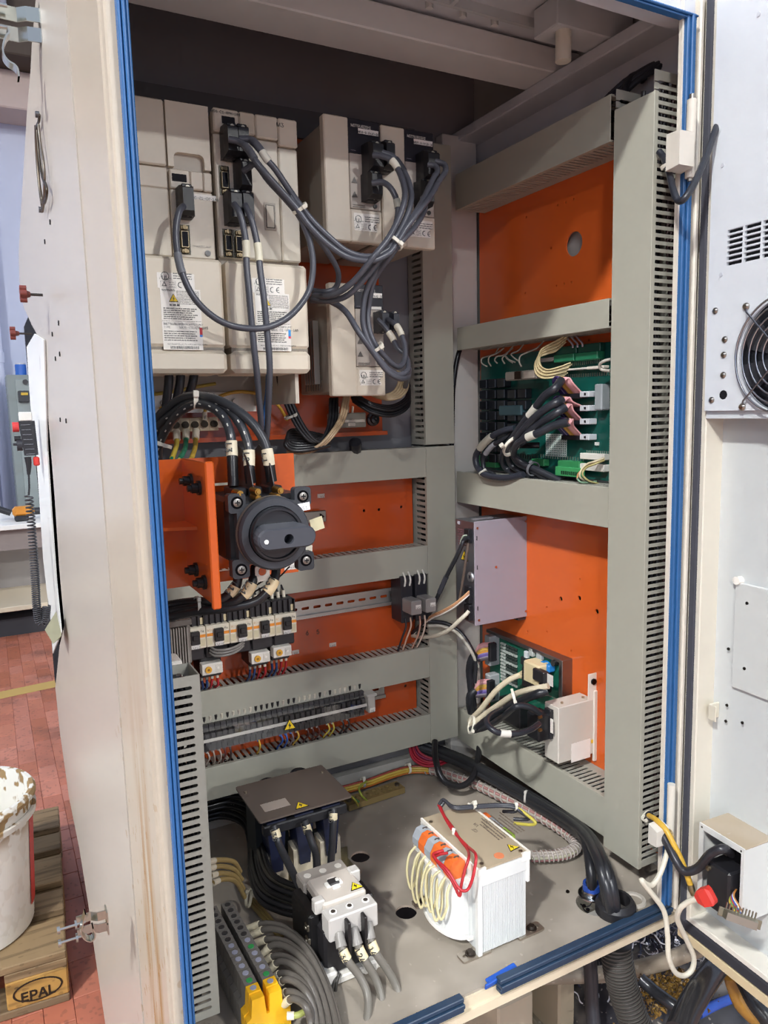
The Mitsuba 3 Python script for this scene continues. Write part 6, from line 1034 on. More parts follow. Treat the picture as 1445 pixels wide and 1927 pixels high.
part(AC, 'inside', cat([dbox(sl[0][0]-.003, sl[0][0]+.112, zs0-.004, zs1+.004, .0056, .0062)]), 'm_matte', '#15171c', 'dark sheet painted as the shade behind the louvres')  # black sheet painted as the shade seen through the slots
FN = part(AC, 'fan', dpr(Point(fu, fz).buffer(R_+.002, quad_segs=16), .0056, .0064), 'm_matte', '#101217')
part(FN, 'hub', dcy(fu, fz, .0064, .0125, .024, 24), 'm_plastic', '#1b1d22')
for i in range(7):
    a = i*2*math.pi/7; bl = Polygon([(.022, -.006), (.068, -.022), (.071, .006), (.060, .018), (.022, .010)])
    part(FN, 'blade', dpr(affinity.translate(affinity.rotate(bl, math.degrees(a), origin=(0, 0)), fu, fz), .0070, .0085), 'm_gloss', '#2a2d34')
th = np.linspace(0, 2*math.pi, 49)
for i in range(7):
    r_ = R_-.0105*i
    part(AC, 'guard_ring', tr(tube([(fu+r_*math.cos(a), fz+r_*math.sin(a), .016-.00*i) for a in th], .0014, 6, 1), DM), 'm_chrome', '#c9ccd0')
for sx, sz in ((-1, 1), (-1, -1), (1, 1), (1, -1)):
    gs_ = part(AC, 'guard_strut', tr(tube([(fu+sx*.018, fz+sz*.014, .0175), (fu+sx*.060, fz+sz*.058, .0175), (fu+sx*.064, fz+sz*.063, .0125)], .0013, 6, 1), DM), 'm_chrome', '#9a9ca2')
    part(gs_, 'screw', tr(mv(lathe([(.0052, 0), (.0050, .0016), (.003, .0034), (0, .0038)], 14), fu+sx*.0655, fz+sz*.0655, .0115), DM), 'm_chrome', '#a8a195')
for p in [(0.0422,1.6248),(0.0599,1.5844),(0.059,1.5639),(0.0593,1.5366),(0.0409,1.5031)]: part(AC, 'stud', tr(mv(lathe([(.0046, 0), (.0044, .0016), (.0026, .0032), (0, .0036)], 14), p[0], p[1], .0108), DM), 'm_chrome', '#a09a90')
p = [(0.0605,1.5099)][0]; part(AC, 'cable_hole', dcy(p[0], p[1], .0105, .0114, .0062, 18), 'm_matte', '#15151a', 'round black disc painted as the shade of a hole')  # black disc on the plate, painted as the dark of a hole
for p in [(0.0944,1.9797),(0.05,1.6717),(0.0875,1.4806),(0.0465,1.8142)]: part(AC, 'rivet', dcy(p[0], p[1], .005 if p[1] < z0+.02 else .0105, .006 if p[1] < z0+.02 else .0122, .0028, 12), 'm_plastic', '#b9bdc4')
# ---- connector box low on the door -------------------------------------------------------------------------------------------
CB_ = thing('connector_box', 'small white sheet metal box with an open front low on the open door', 'box')
zt = [(0.0583,0.8849)][0][1]; ua = [(0.0597,0.8739)][0][0]; ub = [(0.1382,0.864)][0][0]; zb = [(0.0737,0.7715)][0][1]
q = sbox(ua, zb, ub, zt).difference(sbox(ua+.008, zb+.006, ub-.005, zt-.009))
part(CB_, 'front_frame', dpr(q, .0265, .0285), 'm_panel', '#c9cac6')
part(CB_, 'top', dbox(ua, ub, zt-.002, zt, -.030, .0265, .0004), 'm_dusty', '#a99a84')
part(CB_, 'side', dbox(ub-.002, ub, zb, zt-.002, -.030, .0265), 'm_panel', '#c6c8c5')
part(CB_, 'side', dbox(ua, ua+.002, zb, zt-.002, -.030, .0265), 'm_panel', '#c9c9c5')
part(CB_, 'bottom', dbox(ua, ub, zb, zb+.002, -.030, .0265), 'm_panel', '#c9c9c5')
part(CB_, 'inner_back', dbox(ua+.002, ub-.002, zb+.002, zt-.002, -.030, -.029), 'm_matte', '#23242a')
for u, z in ((ua+.005, zt-.005), (ub-.005, zt-.005)): part(CB_, 'screw', dcy(u, z, .0284, .0292, .0014, 8), 'm_metal', '#6d6a66')
BP = thing('plug', 'large black rectangular plug sitting in the open box on the door', 'plug')
p = [(0.0843,0.7664),(0.1372,0.8452)]
part(BP, 'body', dbox(p[0][0], p[1][0]-.012, p[0][1]+.006, p[1][1]-.002, .005, .040, .003), 'm_plastic', '#1d1d20')
part(BP, 'screw', cat([dcy(p[0][0]+.006, p[1][1]-.012, .040, .044, .0035, 12)]), 'm_metal', '#a89a80')
DS = thing('connector', 'bare metal multi pin connector dangling below the open box on the door', 'connector')
m = fr((0.8398,0.6,0.8122), np.array((0.8636,0.585,0.7999))-np.array((0.8229,0.62,0.8151)), (0, .3, 1))
part(DS, 'shell', tr(hull([(x, y, z) for z, k in ((0, 1), (.010, .9)) for x in (-.022*k, .022*k) for y in (-.0055*k, .0055*k)]), m), 'm_metal', '#a9a496')
part(DS, 'flange', tr(box(-.028, .028, -.006, .006, -.002, 0, .0006), m), 'm_metal', '#98927f')
for i in range(10): part(DS, 'pin', tr(box(-.019+.0042*i-.0007, -.019+.0042*i+.0007, .004, .014, -.003, -.001), m), 'm_metal', '#8f8878')
for k, cc in enumerate(('#c9b048', '#5a9a55', '#c03a3a', '#3a5ab0', '#d8d2c5', '#b9783a')):
    cable(f'thin {("yellow", "green", "red", "blue", "white", "tan")[k]} wire strand hanging out of the open box on the door', [tuple(np.array(q_)+np.array([.003*k-.008, .001*k, 0])) for q_ in [(0.9242,0.66,0.818),(0.8999,0.645,0.8115),(0.8595,0.625,0.8196),(0.8485,0.61,0.8185),(0.844,0.6,0.8154)]], .0013, cc, n=6, name='wire', cat_='wire')
# ---- hinges and cables between cabinet and door -----------------------------------------------------------------------------------
HG = thing('hinge', 'cream painted block hinge high on the right cabinet post', 'hinge')
a, b = (0.8408,0.745,1.8115), (0.8633,0.745,1.8589)
part(HG, 'block', hull([(x, y, z) for x, y, zz in ((a[0], .735, .002), (b[0]+.006, .735, .002), (a[0]+.003, .76, 0), (b[0]+.010, .76, 0)) for z in (a[2]+zz, b[2]-zz)]), 'm_panel', '#cdc7bb')
part(HG, 'knuckle', cyl((b[0]+.014, .748, a[2]-.008), (b[0]+.014, .748, b[2]+.045), .0065, 14), 'm_panel', '#c6c0b4')
part(HG, 'pin', cyl((b[0]+.014, .748, a[2]-.012), (b[0]+.014, .748, b[2]+.052), .0035, 10), 'm_metal', '#a8a39a')
HG = thing('hinge', 'cream painted block hinge low on the right cabinet post', 'hinge')
a, b = (0.8387,0.745,0.8342), (0.8647,0.745,0.8659)
part(HG, 'block', hull([(x, y, z) for x, y, zz in ((a[0], .742, .004), (b[0], .742, .002), (a[0]+.004, .762, 0), (b[0]+.004, .762, 0)) for z in (a[2]+zz, b[2]-zz)]), 'm_panel', '#d6d2c8')
part(HG, 'knuckle', cyl((b[0]+.012, .750, a[2]-.005), (b[0]+.012, .750, b[2]+.06), .0060, 14), 'm_panel', '#cdc8bd')
c = cable('black cable dipping from the long upright duct up to the cooling unit', [(0.8745,0.8,1.8532),(0.8732,0.79,1.8408),(0.8565,0.765,1.8121),(0.844,0.745,1.7807),(0.8421,0.735,1.7671),(0.8434,0.725,1.7695),(0.86,0.722,1.794),(0.8817,0.725,1.8283),(0.8995,0.728,1.8599),(0.914,0.735,1.8751)], .0046, '#24272e', n=12)
tie('white cable tie on the black cable leaving the long upright duct', (0.8644,0.777,1.8262), (.3, -.2, -.9), .0085, .005)
cable('white data cable looping in front of the sill up to the red plug', [(0.8756,0.79,0.8543),(0.8634,0.76,0.8605),(0.8698,0.75,0.8497),(0.8647,0.742,0.8346),(0.8432,0.735,0.8046),(0.8259,0.735,0.7871),(0.8125,0.735,0.7917),(0.8013,0.735,0.8023),(0.8093,0.732,0.7894),(0.8232,0.728,0.7699),(0.8398,0.725,0.7425),(0.8445,0.722,0.7051),(0.8457,0.72,0.6708),(0.8582,0.718,0.6415),(0.8749,0.715,0.6306),(0.8886,0.712,0.6379),(0.8887,0.71,0.6608),(0.8672,0.708,0.7014),(0.8391,0.7,0.7456),(0.8298,0.69,0.7722),(0.8328,0.68,0.7881),(0.8351,0.665,0.8031)], .0040, '#cfc9b8', n=10)
RP = thing('plug', 'red plug on the end of the white data cable', 'plug')
m = fr((0.8351,0.665,0.8031), np.array((0.8425,0.64,0.8221))-np.array((0.8351,0.665,0.8031)), (0, .2, 1))
part(RP, 'body', tr(hull([(x, y, z) for x, k in ((0, .4), (.010, .9), (.024, .95), (.028, .6)) for y in (-.0125*k, .0125*k) for z in (-.0075*k, .0075*k)]), m), 'm_plastic', '#c8372f')
cable('thick black cable sagging from the long upright duct into the box on the door', [(0.8744,0.79,0.8573),(0.8592,0.755,0.8555),(0.8542,0.735,0.8433),(0.8499,0.715,0.8282),(0.8533,0.705,0.8175),(0.8582,0.695,0.8207),(0.8636,0.685,0.8313),(0.8597,0.67,0.8549),(0.861,0.66,0.869),(0.869,0.65,0.8767),(0.8989,0.66,0.8545)], .0064, '#26272c', n=12)
c = cable('yellow wire hanging beside the black cable with a frayed lower end', [(0.8689,0.785,0.8596),(0.8574,0.76,0.8683),(0.8558,0.74,0.8625),(0.8563,0.725,0.8463),(0.86,0.715,0.8283),(0.8615,0.705,0.8088),(0.8642,0.7,0.793)], .0042, '#c79f3a', n=10)
part(c, 'frayed_end', tube([(0.8641,0.7,0.7947),(0.8655,0.698,0.7852),(0.867,0.698,0.7778)], [.0048, .0052, .003], 8), 'm_metal', '#a59a78')
tie('pale cable tie at the lower slots of the long upright duct', (0.8753,0.795,0.8519), (.4, -.3, -.5), .010, .005)
tie('tan cable tie joining the white and yellow cables by the lower hinge', (0.8652,0.745,0.851), (.4, -.2, -.9), .008, .004, '#a8946c')
for k in range(5):
    cable(f'black cable lying over the top of the long upright duct, strand {("one", "two", "three", "four", "five")[k]} from the front', [tuple(np.array(p)+np.array([-.003*k, .006*k, .004*(k % 2)])) for p in [(0.8944,0.9,1.9586),(0.9106,0.9,1.9749),(0.9243,0.89,1.9887),(0.9379,0.88,1.9979),(0.9581,0.87,2.0097),(0.9864,0.86,2.0214)]], .0045, ('#24252b', '#2c2d34', '#1c1d22', '#26272d', '#202126')[k], n=8)
cable('black loop of cable above the top of the long upright duct', [(0.9077,0.9,1.9569),(0.9093,0.9,1.9801),(0.9211,0.9,1.9965),(0.9378,0.9,2.0024),(0.9482,0.9,1.9965)], .006, '#1d1e23')

# ---- floor tiles seen left of the machine --------------------------------------------------------------------------------
tr_ = random.Random(11); variants = []
for v in range(6):
    c_ = ('#b9735c', '#b26c56', '#c07c66', '#a9654c', '#b87663', '#b4705b')[v]
    variants.append(mikit.ply(box(-.0357, .0357, -.0732, .0732, -.010, 0, .0015), 'm_tile', smooth=True, uv=packed(c_, len(box(-.0357, .0357, -.0732, .0732, -.010, 0, .0015)[0]))))
n_ = 0
for i in range(9):
    for j in range(31):
        x, y = -.2475+.0722*i, 1.66+.1485*j+(.074 if i % 2 else 0)
        if x < -.20 and y > 4.2 or x > .45*y/3: continue
        k = numbered('floor__tile'); scene[k] = {**variants[tr_.randrange(6)], 'to_world': T().translate([x, y, tr_.uniform(-.0008, .0)]).rotate([0, 0, 1], tr_.uniform(-.2, .2))}
one('floor_marking', 'worn yellow painted stripe on the tiled floor', 'floor marking', tr(box(-.6, .9, -.06, .06, .0002, .0012), fr((0.1089,4.5185,0), (1, .12, 0), (-.12, 1, 0))), 'm_matte', '#b99a5c')
# ---- pallet and bucket ------------------------------------------------------------------------------------------------------
PM = fr((.070, 1.955, 0), (math.cos(-.058), -math.sin(-.058)*-1, 0), (.058, 1, 0))
pa = thing('pallet', 'worn wooden pallet with a burnt in mark on its corner block', 'pallet')
WD = ('#8a7558', '#7a6750', '#8f7a5c', '#806c52', '#877257')
y = 0
for i, w in enumerate((.145, .100, .145, .100, .145)):
    part(pa, 'deck_board', tr(box(-1.2, 0, y, y+w, .122, .144, .003), PM), 'm_wood', WD[i]); y += w+.04125
for i, x in enumerate((-.145, -.6725, -1.2)): part(pa, 'cross_board', tr(box(x, x+.145, 0, .80, .100, .122, .002), PM), 'm_wood', WD[(i+2) % 5])
for i, x in enumerate((-.145, -.6725, -1.2)):
    for j, (yy, w) in enumerate(((0, .100), (.3275, .145), (.70, .100))): bk_ = part(pa, 'block', tr(box(x, x+.145, yy, yy+w, .022, .100, .004), PM), 'm_wood', ('#b08a4e', '#a37f48', '#98764a')[(i+j) % 3])
for i, (yy, w) in enumerate(((0, .100), (.3275, .145), (.70, .100))): part(pa, 'bottom_board', tr(box(-1.2, 0, yy, yy+w, 0, .022, .003), PM), 'm_wood', WD[(i+1) % 5])
bm = PM @ fr((-.072, -.0008, .061), (1, 0, 0), (0, 0, 1))
el = affinity.scale(Point(0, 0).buffer(1, quad_segs=12), .058, .029); el2 = affinity.scale(Point(0, 0).buffer(1, quad_segs=12), .054, .026)
part(pa, 'brand_mark', tr(cat([prism(el.difference(el2), .0012), mv(ctxt('EPAL', .024, .0012, True), 0, -.011)]), bm), 'm_matte', '#2a2018', 'burnt in lettering')
bu = thing('bucket', 'white plastic bucket smeared with brown residue standing on the pallet', 'bucket')
bx, by = -.146, 2.17
part(bu, 'shell', mv(lathe([(0, .146), (.150, .146), (.154, .15), (.176, .50), (.186, .503), (.186, .512), (.180, .520), (.171, .520), (.149, .16), (0, .158)], 48), bx, by), 'm_bucket', '#dcdad2')
part(bu, 'rim_band', mv(lathe([(.1745, .455), (.183, .456), (.184, .470), (.1755, .471)], 48), bx, by), 'm_bucket', '#d6d3ca')
part(bu, 'handle_wire', tube([(0.0049,2.3423,0.4),(0.0159,2.1856,0.4),(0.0234,2.1502,0.4)], .002, 6), 'm_metal', '#7d766a')
part(bu, 'red_print', (lambda g: (g[0], g[1][[i for i, f in enumerate(g[1]) if -.42 < math.atan2(g[0][f[0]][1]-by, g[0][f[0]][0]-bx) < -.12]]))(mv(lathe([(.1600, .20), (.1752, .47)], 64), bx, by)), 'm_plastic', '#b5362e', 'red printed stripe')
# ---- pipe clamps and fittings on the machine side ------------------------------------------------------------------------------
def clamp(label, pc, s, hang):
    """two bent straps on the panel at point pc with bolts and a half ring hanging from them"""
    c = thing('pipe_clamp', label, 'pipe clamp'); x, y, z = pc
    st = lambda dz, k: tr(prism(Polygon([(0, 0), (-.020*s, .002*s), (-.032*s, .012*s), (-.062*s, .010*s), (-.062*s, .012*s), (-.033*s, .014*s), (-.020*s, .0045*s), (0, .003*s)]), .020*s), [[1, 0, 0, x], [0, k, 0, y], [0, 0, 1, z+dz], [0, 0, 0, 1.0]])
    part(c, 'strap', cat([st(.004*s, 1), box(x-.002, x, y-.012*s, y+.02*s, z+.002*s, z+.026*s)]), 'm_chrome', '#c3c5bb')
    part(c, 'strap', cat([st(-.024*s, 1), box(x-.002, x, y-.012*s, y+.02*s, z-.026*s, z-.002*s)]), 'm_chrome', '#b9bbb6')
    for dz in (.016, -.014):
        part(c, 'bolt', cat([cyl((x-.045*s, y-.004*s, z+dz*s), (x-.095*s, y-.004*s, z+dz*s), .0028*s, 10), cyl((x-.095*s, y-.004*s, z+dz*s), (x-.101*s, y-.004*s, z+dz*s), .0075*s, 16)]), 'm_chrome', '#c9c8bf')
        part(c, 'washer', cyl((x-.062*s, y-.004*s, z+dz*s), (x-.066*s, y-.004*s, z+dz*s), .0095*s, 16), 'm_chrome', '#bfc0ba')
    pts = hang; p = spline(pts, 6); t, A, B = frames(p); w = np.array([0, .011*s, 0]); o = np.cross(t, w); o = o/np.linalg.norm(o, axis=1, keepdims=True)*.0012*s
    v = np.concatenate([p-w-o, p+w-o, p+w+o, p-w+o]); n = len(p); f = []
    for i in range(n-1):
        for a, b in ((0, 1), (1, 2), (2, 3), (3, 0)): f.append((a*n+i, b*n+i, b*n+i+1, a*n+i+1))
    part(c, 'half_ring', flat(v, f), 'm_chrome', '#c6c5ba')
clamp('steel pipe clamp at the top of the machine side, half ring hanging loose', (0.126,1.3,2.0841), 1.0, [(0.0773,1.27,2.0566),(0.0787,1.27,2.049),(0.0749,1.27,2.044),(0.0707,1.27,2.0347),(0.0685,1.27,2.0243),(0.0698,1.27,2.016),(0.0748,1.27,2.0098),(0.0821,1.27,2.0061),(0.0858,1.27,2.001),(0.0864,1.27,1.9909)])
clamp('steel pipe clamp low on the machine side, half ring closed', (0.0899,1,0.8292), .62, [(0.0615,0.98,0.8645),(0.0573,0.98,0.8517),(0.0545,0.98,0.8399),(0.0589,0.98,0.8292),(0.0664,0.98,0.8248),(0.0708,0.98,0.8315),(0.069,0.98,0.8421)])
WS = thing('wire_bundle', 'tarnished wire loops hanging on the machine side below the upper clamp', 'wire bundle')
for k, p in enumerate(([(0.119,1.3702,1.981),(0.119,1.3883,1.9774),(0.119,1.436,1.9832),(0.119,1.4712,1.9688),(0.119,1.4746,1.9352),(0.119,1.4735,1.9044),(0.119,1.4536,1.8774),(0.119,1.4543,1.8559)], [(0.117,1.3795,1.9686),(0.117,1.3691,1.9371),(0.117,1.3446,1.8979),(0.117,1.3524,1.872),(0.117,1.3844,1.8557),(0.117,1.4324,1.8479)], [(0.116,1.4038,1.9682),(0.116,1.4011,1.9304),(0.116,1.3753,1.8902),(0.116,1.318,1.8588),(0.116,1.32,1.8475),(0.116,1.3686,1.846)], [(0.118,1.4405,1.9878),(0.118,1.4657,1.9498),(0.118,1.469,1.9161),(0.118,1.4585,1.882),(0.118,1.4438,1.8619)])):
    part(WS, 'wire', tube(p, .0022, 6), 'm_metal', ('#6d655c', '#8a8378', '#5d554c', '#786f64')[k])
for p in [(0.121,1.3933,1.9891),(0.121,1.4788,1.8618)]: part(WS, 'screw', cyl(p, (p[0]-.006, p[1], p[2]), .005, 12), 'm_metal', '#77787c')
def star(label, p, s, l):
    c = thing('star_knob', label, 'knob'); x, y, z = p
    q = shapely.union_all([Point(.011*s*math.cos(a), .011*s*math.sin(a)).buffer(.0055*s) for a in np.arange(5)*2*math.pi/5]+[Point(0, 0).buffer(.011*s)])
    part(c, 'head', tr(prism(q, .012*s), LEFT((x-.046*l, y, z))), 'm_plastic', '#6d332c'); part(c, 'hub', cyl((x-.046*l, y, z), (x-.034*l, y, z), .007*s, 14, .005*s), 'm_plastic', '#64302a')
    part(c, 'rod', cyl((x-.036*l, y, z), (x+.004, y, z), .0026*s, 8), 'm_metal', '#4c4a48')
star('dark red star knob on a threaded rod, upper of two on the machine side', (0.1113,1.55,1.7277), .95, .5)
star('dark red star knob on a threaded rod, lower of two on the machine side', (0.1019,1.8,1.6825), .85, .6)
for k, p in enumerate([(0.1245,1.3922,1.8224),(0.1245,1.5212,1.8172),(0.1245,1.3876,1.6592),(0.1245,1.5256,1.6547),(0.1245,1.4132,1.6105),(0.1245,1.5018,1.6088),(0.1245,1.5072,1.4986),(0.1245,1.3971,1.4966)]):
    part(MA, 'screw', cyl((p[0]+.002, p[1], p[2]), (p[0]-.0015, p[1], p[2]), .0042, 10), 'm_metal', '#2c2b2a', 'small dark screw')
PD = thing('pendant', 'black hand control pendant with a red stop button hung behind the machine side', 'pendant')
y = 2.02
a, b = (0.071,2.02,1.4138), (0.1,2.02,1.4974)
part(PD, 'body', hull([(a[0]+.002, y, b[2]), (b[0], y, b[2]), (b[0]+.006, y, a[2]), (a[0]+.008, y, a[2]), (a[0]+.002, y+.03, b[2]), (b[0]+.01, y+.03, b[2]), (b[0]+.012, y+.03, a[2]), (a[0]+.010, y+.03, a[2])]), 'm_plastic', '#25272b')
for i in range(7): part(PD, 'rib', box(a[0]+.006+.001*i, b[0]-.002+.0008*i, y-.002, y, b[2]-.010-.0118*i, b[2]-.0085-.0118*i), 'm_plastic', '#6d7077')
part(PD, 'stop_button', cyl((a[0]+.002, y+.012, b[2]-.014), (a[0]-.012, y+.012, b[2]-.014), .012, 16), 'm_plastic', '#c23a3a', 'red stop button')
part(PD, 'selector', cyl((a[0]+.004, y+.012, b[2]-.042), (a[0]-.010, y+.012, b[2]-.042), .006, 12), 'm_plastic', '#1d1f23')
part(PD, 'hand_wheel', cat([cyl((a[0]+.006, y+.012, a[2]+.026), (a[0]-.006, y+.012, a[2]+.026), .014, 18), cyl((a[0]-.006, y+.012, a[2]+.028), (a[0]-.014, y+.012, a[2]+.028), .003, 8)]), 'm_plastic', '#2b2d32')
part(PD, 'bracket', box(a[0]+.004, b[0]+.004, y, y+.03, b[2], b[2]+.022, .002), 'm_panel', '#d5d3cd')
part(PD, 'red_switch', box(b[0]-.002, b[0]+.012, y, y+.02, a[2]-.026, a[2]-.004, .003), 'm_plastic', '#c0352f', 'red switch')
part(PD, 'strain_relief', tube([(0.086,2.02,1.4104),(0.0867,2.02,1.3909),(0.0849,2.02,1.3677)], [.008, .0065, .004], 10), 'm_plastic', '#1d1e22')
part(PD, 'cord', tube([(0.084,2,1.369),(0.0829,2,1.3406),(0.08,2,1.3188)], .0022, 8), 'm_cable', '#222326')
ctr = spline([(0.0792,1.98,1.3206),(0.0797,1.98,1.2845),(0.0791,1.98,1.2328),(0.0785,1.98,1.1675),(0.0768,1.98,1.1017),(0.0749,1.98,1.0487),(0.0767,1.98,1.011),(0.0845,1.98,1.0044),(0.0928,1.98,1.0192),(0.0973,1.98,1.0455)], 60)
d_ = np.r_[0, np.cumsum(np.linalg.norm(np.diff(ctr, axis=0), axis=1))]; n = 1100; s_ = np.linspace(0, d_[-1], n)
cc = np.array([np.interp(s_, d_, ctr[:, i]) for i in range(3)]).T; t, A, B = frames(cc); dens = np.interp(s_/d_[-1], [0, .35, .6, 1], [.75, .9, 1.3, 1.5]); th = np.cumsum(dens)*2*math.pi*52/n
part(PD, 'coiled_cord', tube(cc+.0085*(np.cos(th)[:, None]*A+np.sin(th)[:, None]*B), .0019, 5, 1), 'm_cable', '#3a3b3f', 'coiled black cord')
# ---- far background at the left ---------------------------------------------------------------------------------------------------
wb = thing('workbench', 'white topped workbench with a lower shelf far behind at the left', 'workbench')
part(wb, 'top', box(-1.6, .52, 5.60, 6.4, .765, .80, .004), 'm_panel', '#e6e4de')
part(wb, 'apron', box(-1.55, .50, 5.66, 5.68, .62, .765), 'm_matte', '#8a817c')
part(wb, 'shelf', box(-1.55, .50, 5.62, 6.35, .20, .235, .004), 'm_panel', '#cfc2a8')
part(wb, 'back_sheet', box(-1.55, .50, 6.3, 6.32, .20, .765), 'm_matte', '#a39d97')
for x in (-1.55, .44): part(wb, 'leg', box(x, x+.06, 5.66, 5.72, 0, .765, .003), 'm_matte', '#77716d')
part(wb, 'plinth', box(-1.5, .48, 5.75, 6.3, .0, .12), 'm_matte', '#3a3a3d')
gc = thing('control_cabinet', 'tall grey metal cabinet with a dark rotary switch far behind at the left', 'cabinet')
part(gc, 'body', box(.185, .80, 6.75, 7.2, .0, 1.86, .004), 'm_cab', '#7f8786')
part(gc, 'door', box(.245, .80, 6.735, 6.752, .14, 1.82, .003), 'm_cab', '#8d9694')
a = (0.2874,6.73,1.6919)
part(gc, 'switch', cat([box(a[0]-.03, a[0]+.05, 6.70, 6.735, a[2]-.05, a[2]+.04, .004)]), 'm_plastic', '#2a2b2f')
part(gc, 'switch_plate', box(a[0]-.01, a[0]+.04, 6.69, 6.70, a[2]+.005, a[2]+.025), 'm_plastic', '#c8a52f')
part(gc, 'lock', cyl((a[0]+.03, 6.74, a[2]+.11), (a[0]+.03, 6.71, a[2]+.11), .02, 12), 'm_plastic', '#26272b')
wc = one('white_board', 'bright white panel leaning against the wall behind the workbench', 'panel', box(-.6, .06, 6.9, 6.95, .8, 2.02, .004), 'm_panel', '#eceef0')
for k, (x, c_, lb) in enumerate(((.30, '#2f62b5', 'light blue can on top of the grey cabinet, left of two'), (.40, '#24478f', 'dark blue can on top of the grey cabinet, right of two'))):
    q = thing('can', lb, 'can'); part(q, 'body', cyl((x, 6.9, 1.86), (x, 6.9, 1.95), .042, 16), 'm_plastic', c_); part(q, 'lid', cyl((x, 6.9, 1.95), (x, 6.9, 1.962), .038, 16), 'm_plastic', '#b9bcc2')
drl = thing('power_drill', 'orange and black power tool lying on the workbench', 'power tool'); a = (0.1591,5.8,0.8676)
part(drl, 'body', box(a[0]-.04, a[0]+.10, 5.75, 5.85, .83, .90, .02), 'm_plastic', '#c9832b'); part(drl, 'battery', box(a[0]-.03, a[0]+.06, 5.74, 5.86, .80, .84, .01), 'm_plastic', '#232428')
part(drl, 'grip', tube([(a[0]-.05, 5.8, .86), (a[0]-.16, 5.8, .90), (a[0]-.22, 5.8, .84)], .022, 10), 'm_plastic', '#2a2b2f'); part(drl, 'nose', cyl((a[0]+.09, 5.8, .86), (a[0]+.15, 5.8, .86), .025, 12), 'm_plastic', '#2a2b2f')
pp = thing('drain_pipe', 'pale vertical pipe on the hall wall at the far left', 'pipe')
a, b = (0.3993,7.4,4.1286), (0.3902,7.4,2.1032)
part(pp, 'pipe', cyl((.14, 7.45, .1), (.14, 7.45, 4.6), .055, 16), 'm_panel', '#d2d6e6')
for z in (2.0, 3.15, 3.9): part(pp, 'collar', cyl((.14, 7.45, z), (.14, 7.45, z+.09), .064, 16), 'm_panel', '#c9cede')
one('steel_beam', 'dark rusty steel beam under the hall roof at the upper left', 'beam', box(-3, 2.5, 6.9, 7.5, 4.35, 5.6, .01), 'm_matte', '#4a4038')
one('wall_ledge', 'pinkish plaster ledge below the dark beam', 'ledge', box(-3, 2.5, 7.2, 7.6, 4.05, 4.35, .01), 'm_matte', '#b5a49c')
bc = thing('roof_bracket', 'grey steel bracket under the hall roof beside the dark beam', 'bracket'); a = (0.5099,6.8,4.4798)
part(bc, 'plate', box(.12, .42, 6.75, 6.85, 4.6, 6.0, .01), 'm_matte', '#8a8a92')
# ---- under the cabinet, right -----------------------------------------------------------------------------------------------------------
CD = thing('conduit', 'thick grey corrugated conduit dropping from the cabinet floor under the sill', 'conduit')
ax = spline([(0.8422,0.825,0.6591),(0.8398,0.822,0.6315),(0.8382,0.815,0.5988),(0.8434,0.81,0.562),(0.8482,0.8,0.529),(0.8553,0.79,0.4979),(0.8628,0.775,0.4699)], 10)
d_ = np.r_[0, np.cumsum(np.linalg.norm(np.diff(ax, axis=0), axis=1))]; n = 240; s_ = np.linspace(.035, d_[-1], n)
cc = np.array([np.interp(s_, d_, ax[:, i]) for i in range(3)]).T
part(CD, 'corrugated_tube', tube(cc, np.where((np.arange(n)//4) % 2 == 0, .0255, .0222), 20, 1), 'm_plastic', '#45423f')
part(CD, 'coupling', tube(ax[:9], .0275, 20, 1), 'm_plastic', '#2a2a2d', 'dark coupling')
p = (0.8117,0.7956,0.712)
part(CD, 'collar', mv(lathe([(.022, .0), (.031, .0), (.031, .014), (.026, .022), (.022, .022), (.0215, 0)], 28), p[0], p[1], .710), 'm_plastic', '#202024', 'black collar')
H1 = cable('black hose hanging straight down under the sill left of the conduit', [(0.8929,0.95,0.5632),(0.8756,0.92,0.5317),(0.8719,0.91,0.488),(0.8657,0.9,0.4457),(0.855,0.88,0.393)], .0125, '#26272b', name='hose', cat_='hose', n=14)
one('dirty_pipe', 'dirty beige pipe running across under the cabinet behind the conduit', 'pipe', tube([(0.8107,1,0.4505),(0.8611,0.97,0.4536),(0.9308,0.92,0.4653),(0.9727,0.86,0.5088),(1.0191,0.82,0.5439),(1.0618,0.8,0.5634)], .014, 14), 'm_dusty', '#8a8070')
mb = thing('machine_stand', 'pale grey welded machine stand visible under the cabinet sill', 'machine stand')
part(mb, 'beam', box(.2, 1.05, 1.02, 1.06, .40, .475, .004), 'm_cab', '#c3bba8')
part(mb, 'beam', box(.2, 1.05, 1.20, 1.24, .16, .30, .004), 'm_cab', '#a9a7a0')
part(mb, 'rib', box(.72, .80, .98, 1.25, .16, .44, .004), 'm_cab', '#b9ad97')
part(mb, 'rib', box(.86, .90, .98, 1.25, .16, .44, .004), 'm_cab', '#9a8d78')
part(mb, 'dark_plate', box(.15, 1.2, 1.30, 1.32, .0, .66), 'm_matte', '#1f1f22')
part(mb, 'tray', box(.85, 2.0, .72, 1.55, .300, .312, .002), 'm_dusty', '#77705f')
part(mb, 'tray_wall', box(.9, 2.0, 1.30, 1.32, .31, .66), 'm_matte', '#2a2a2c')
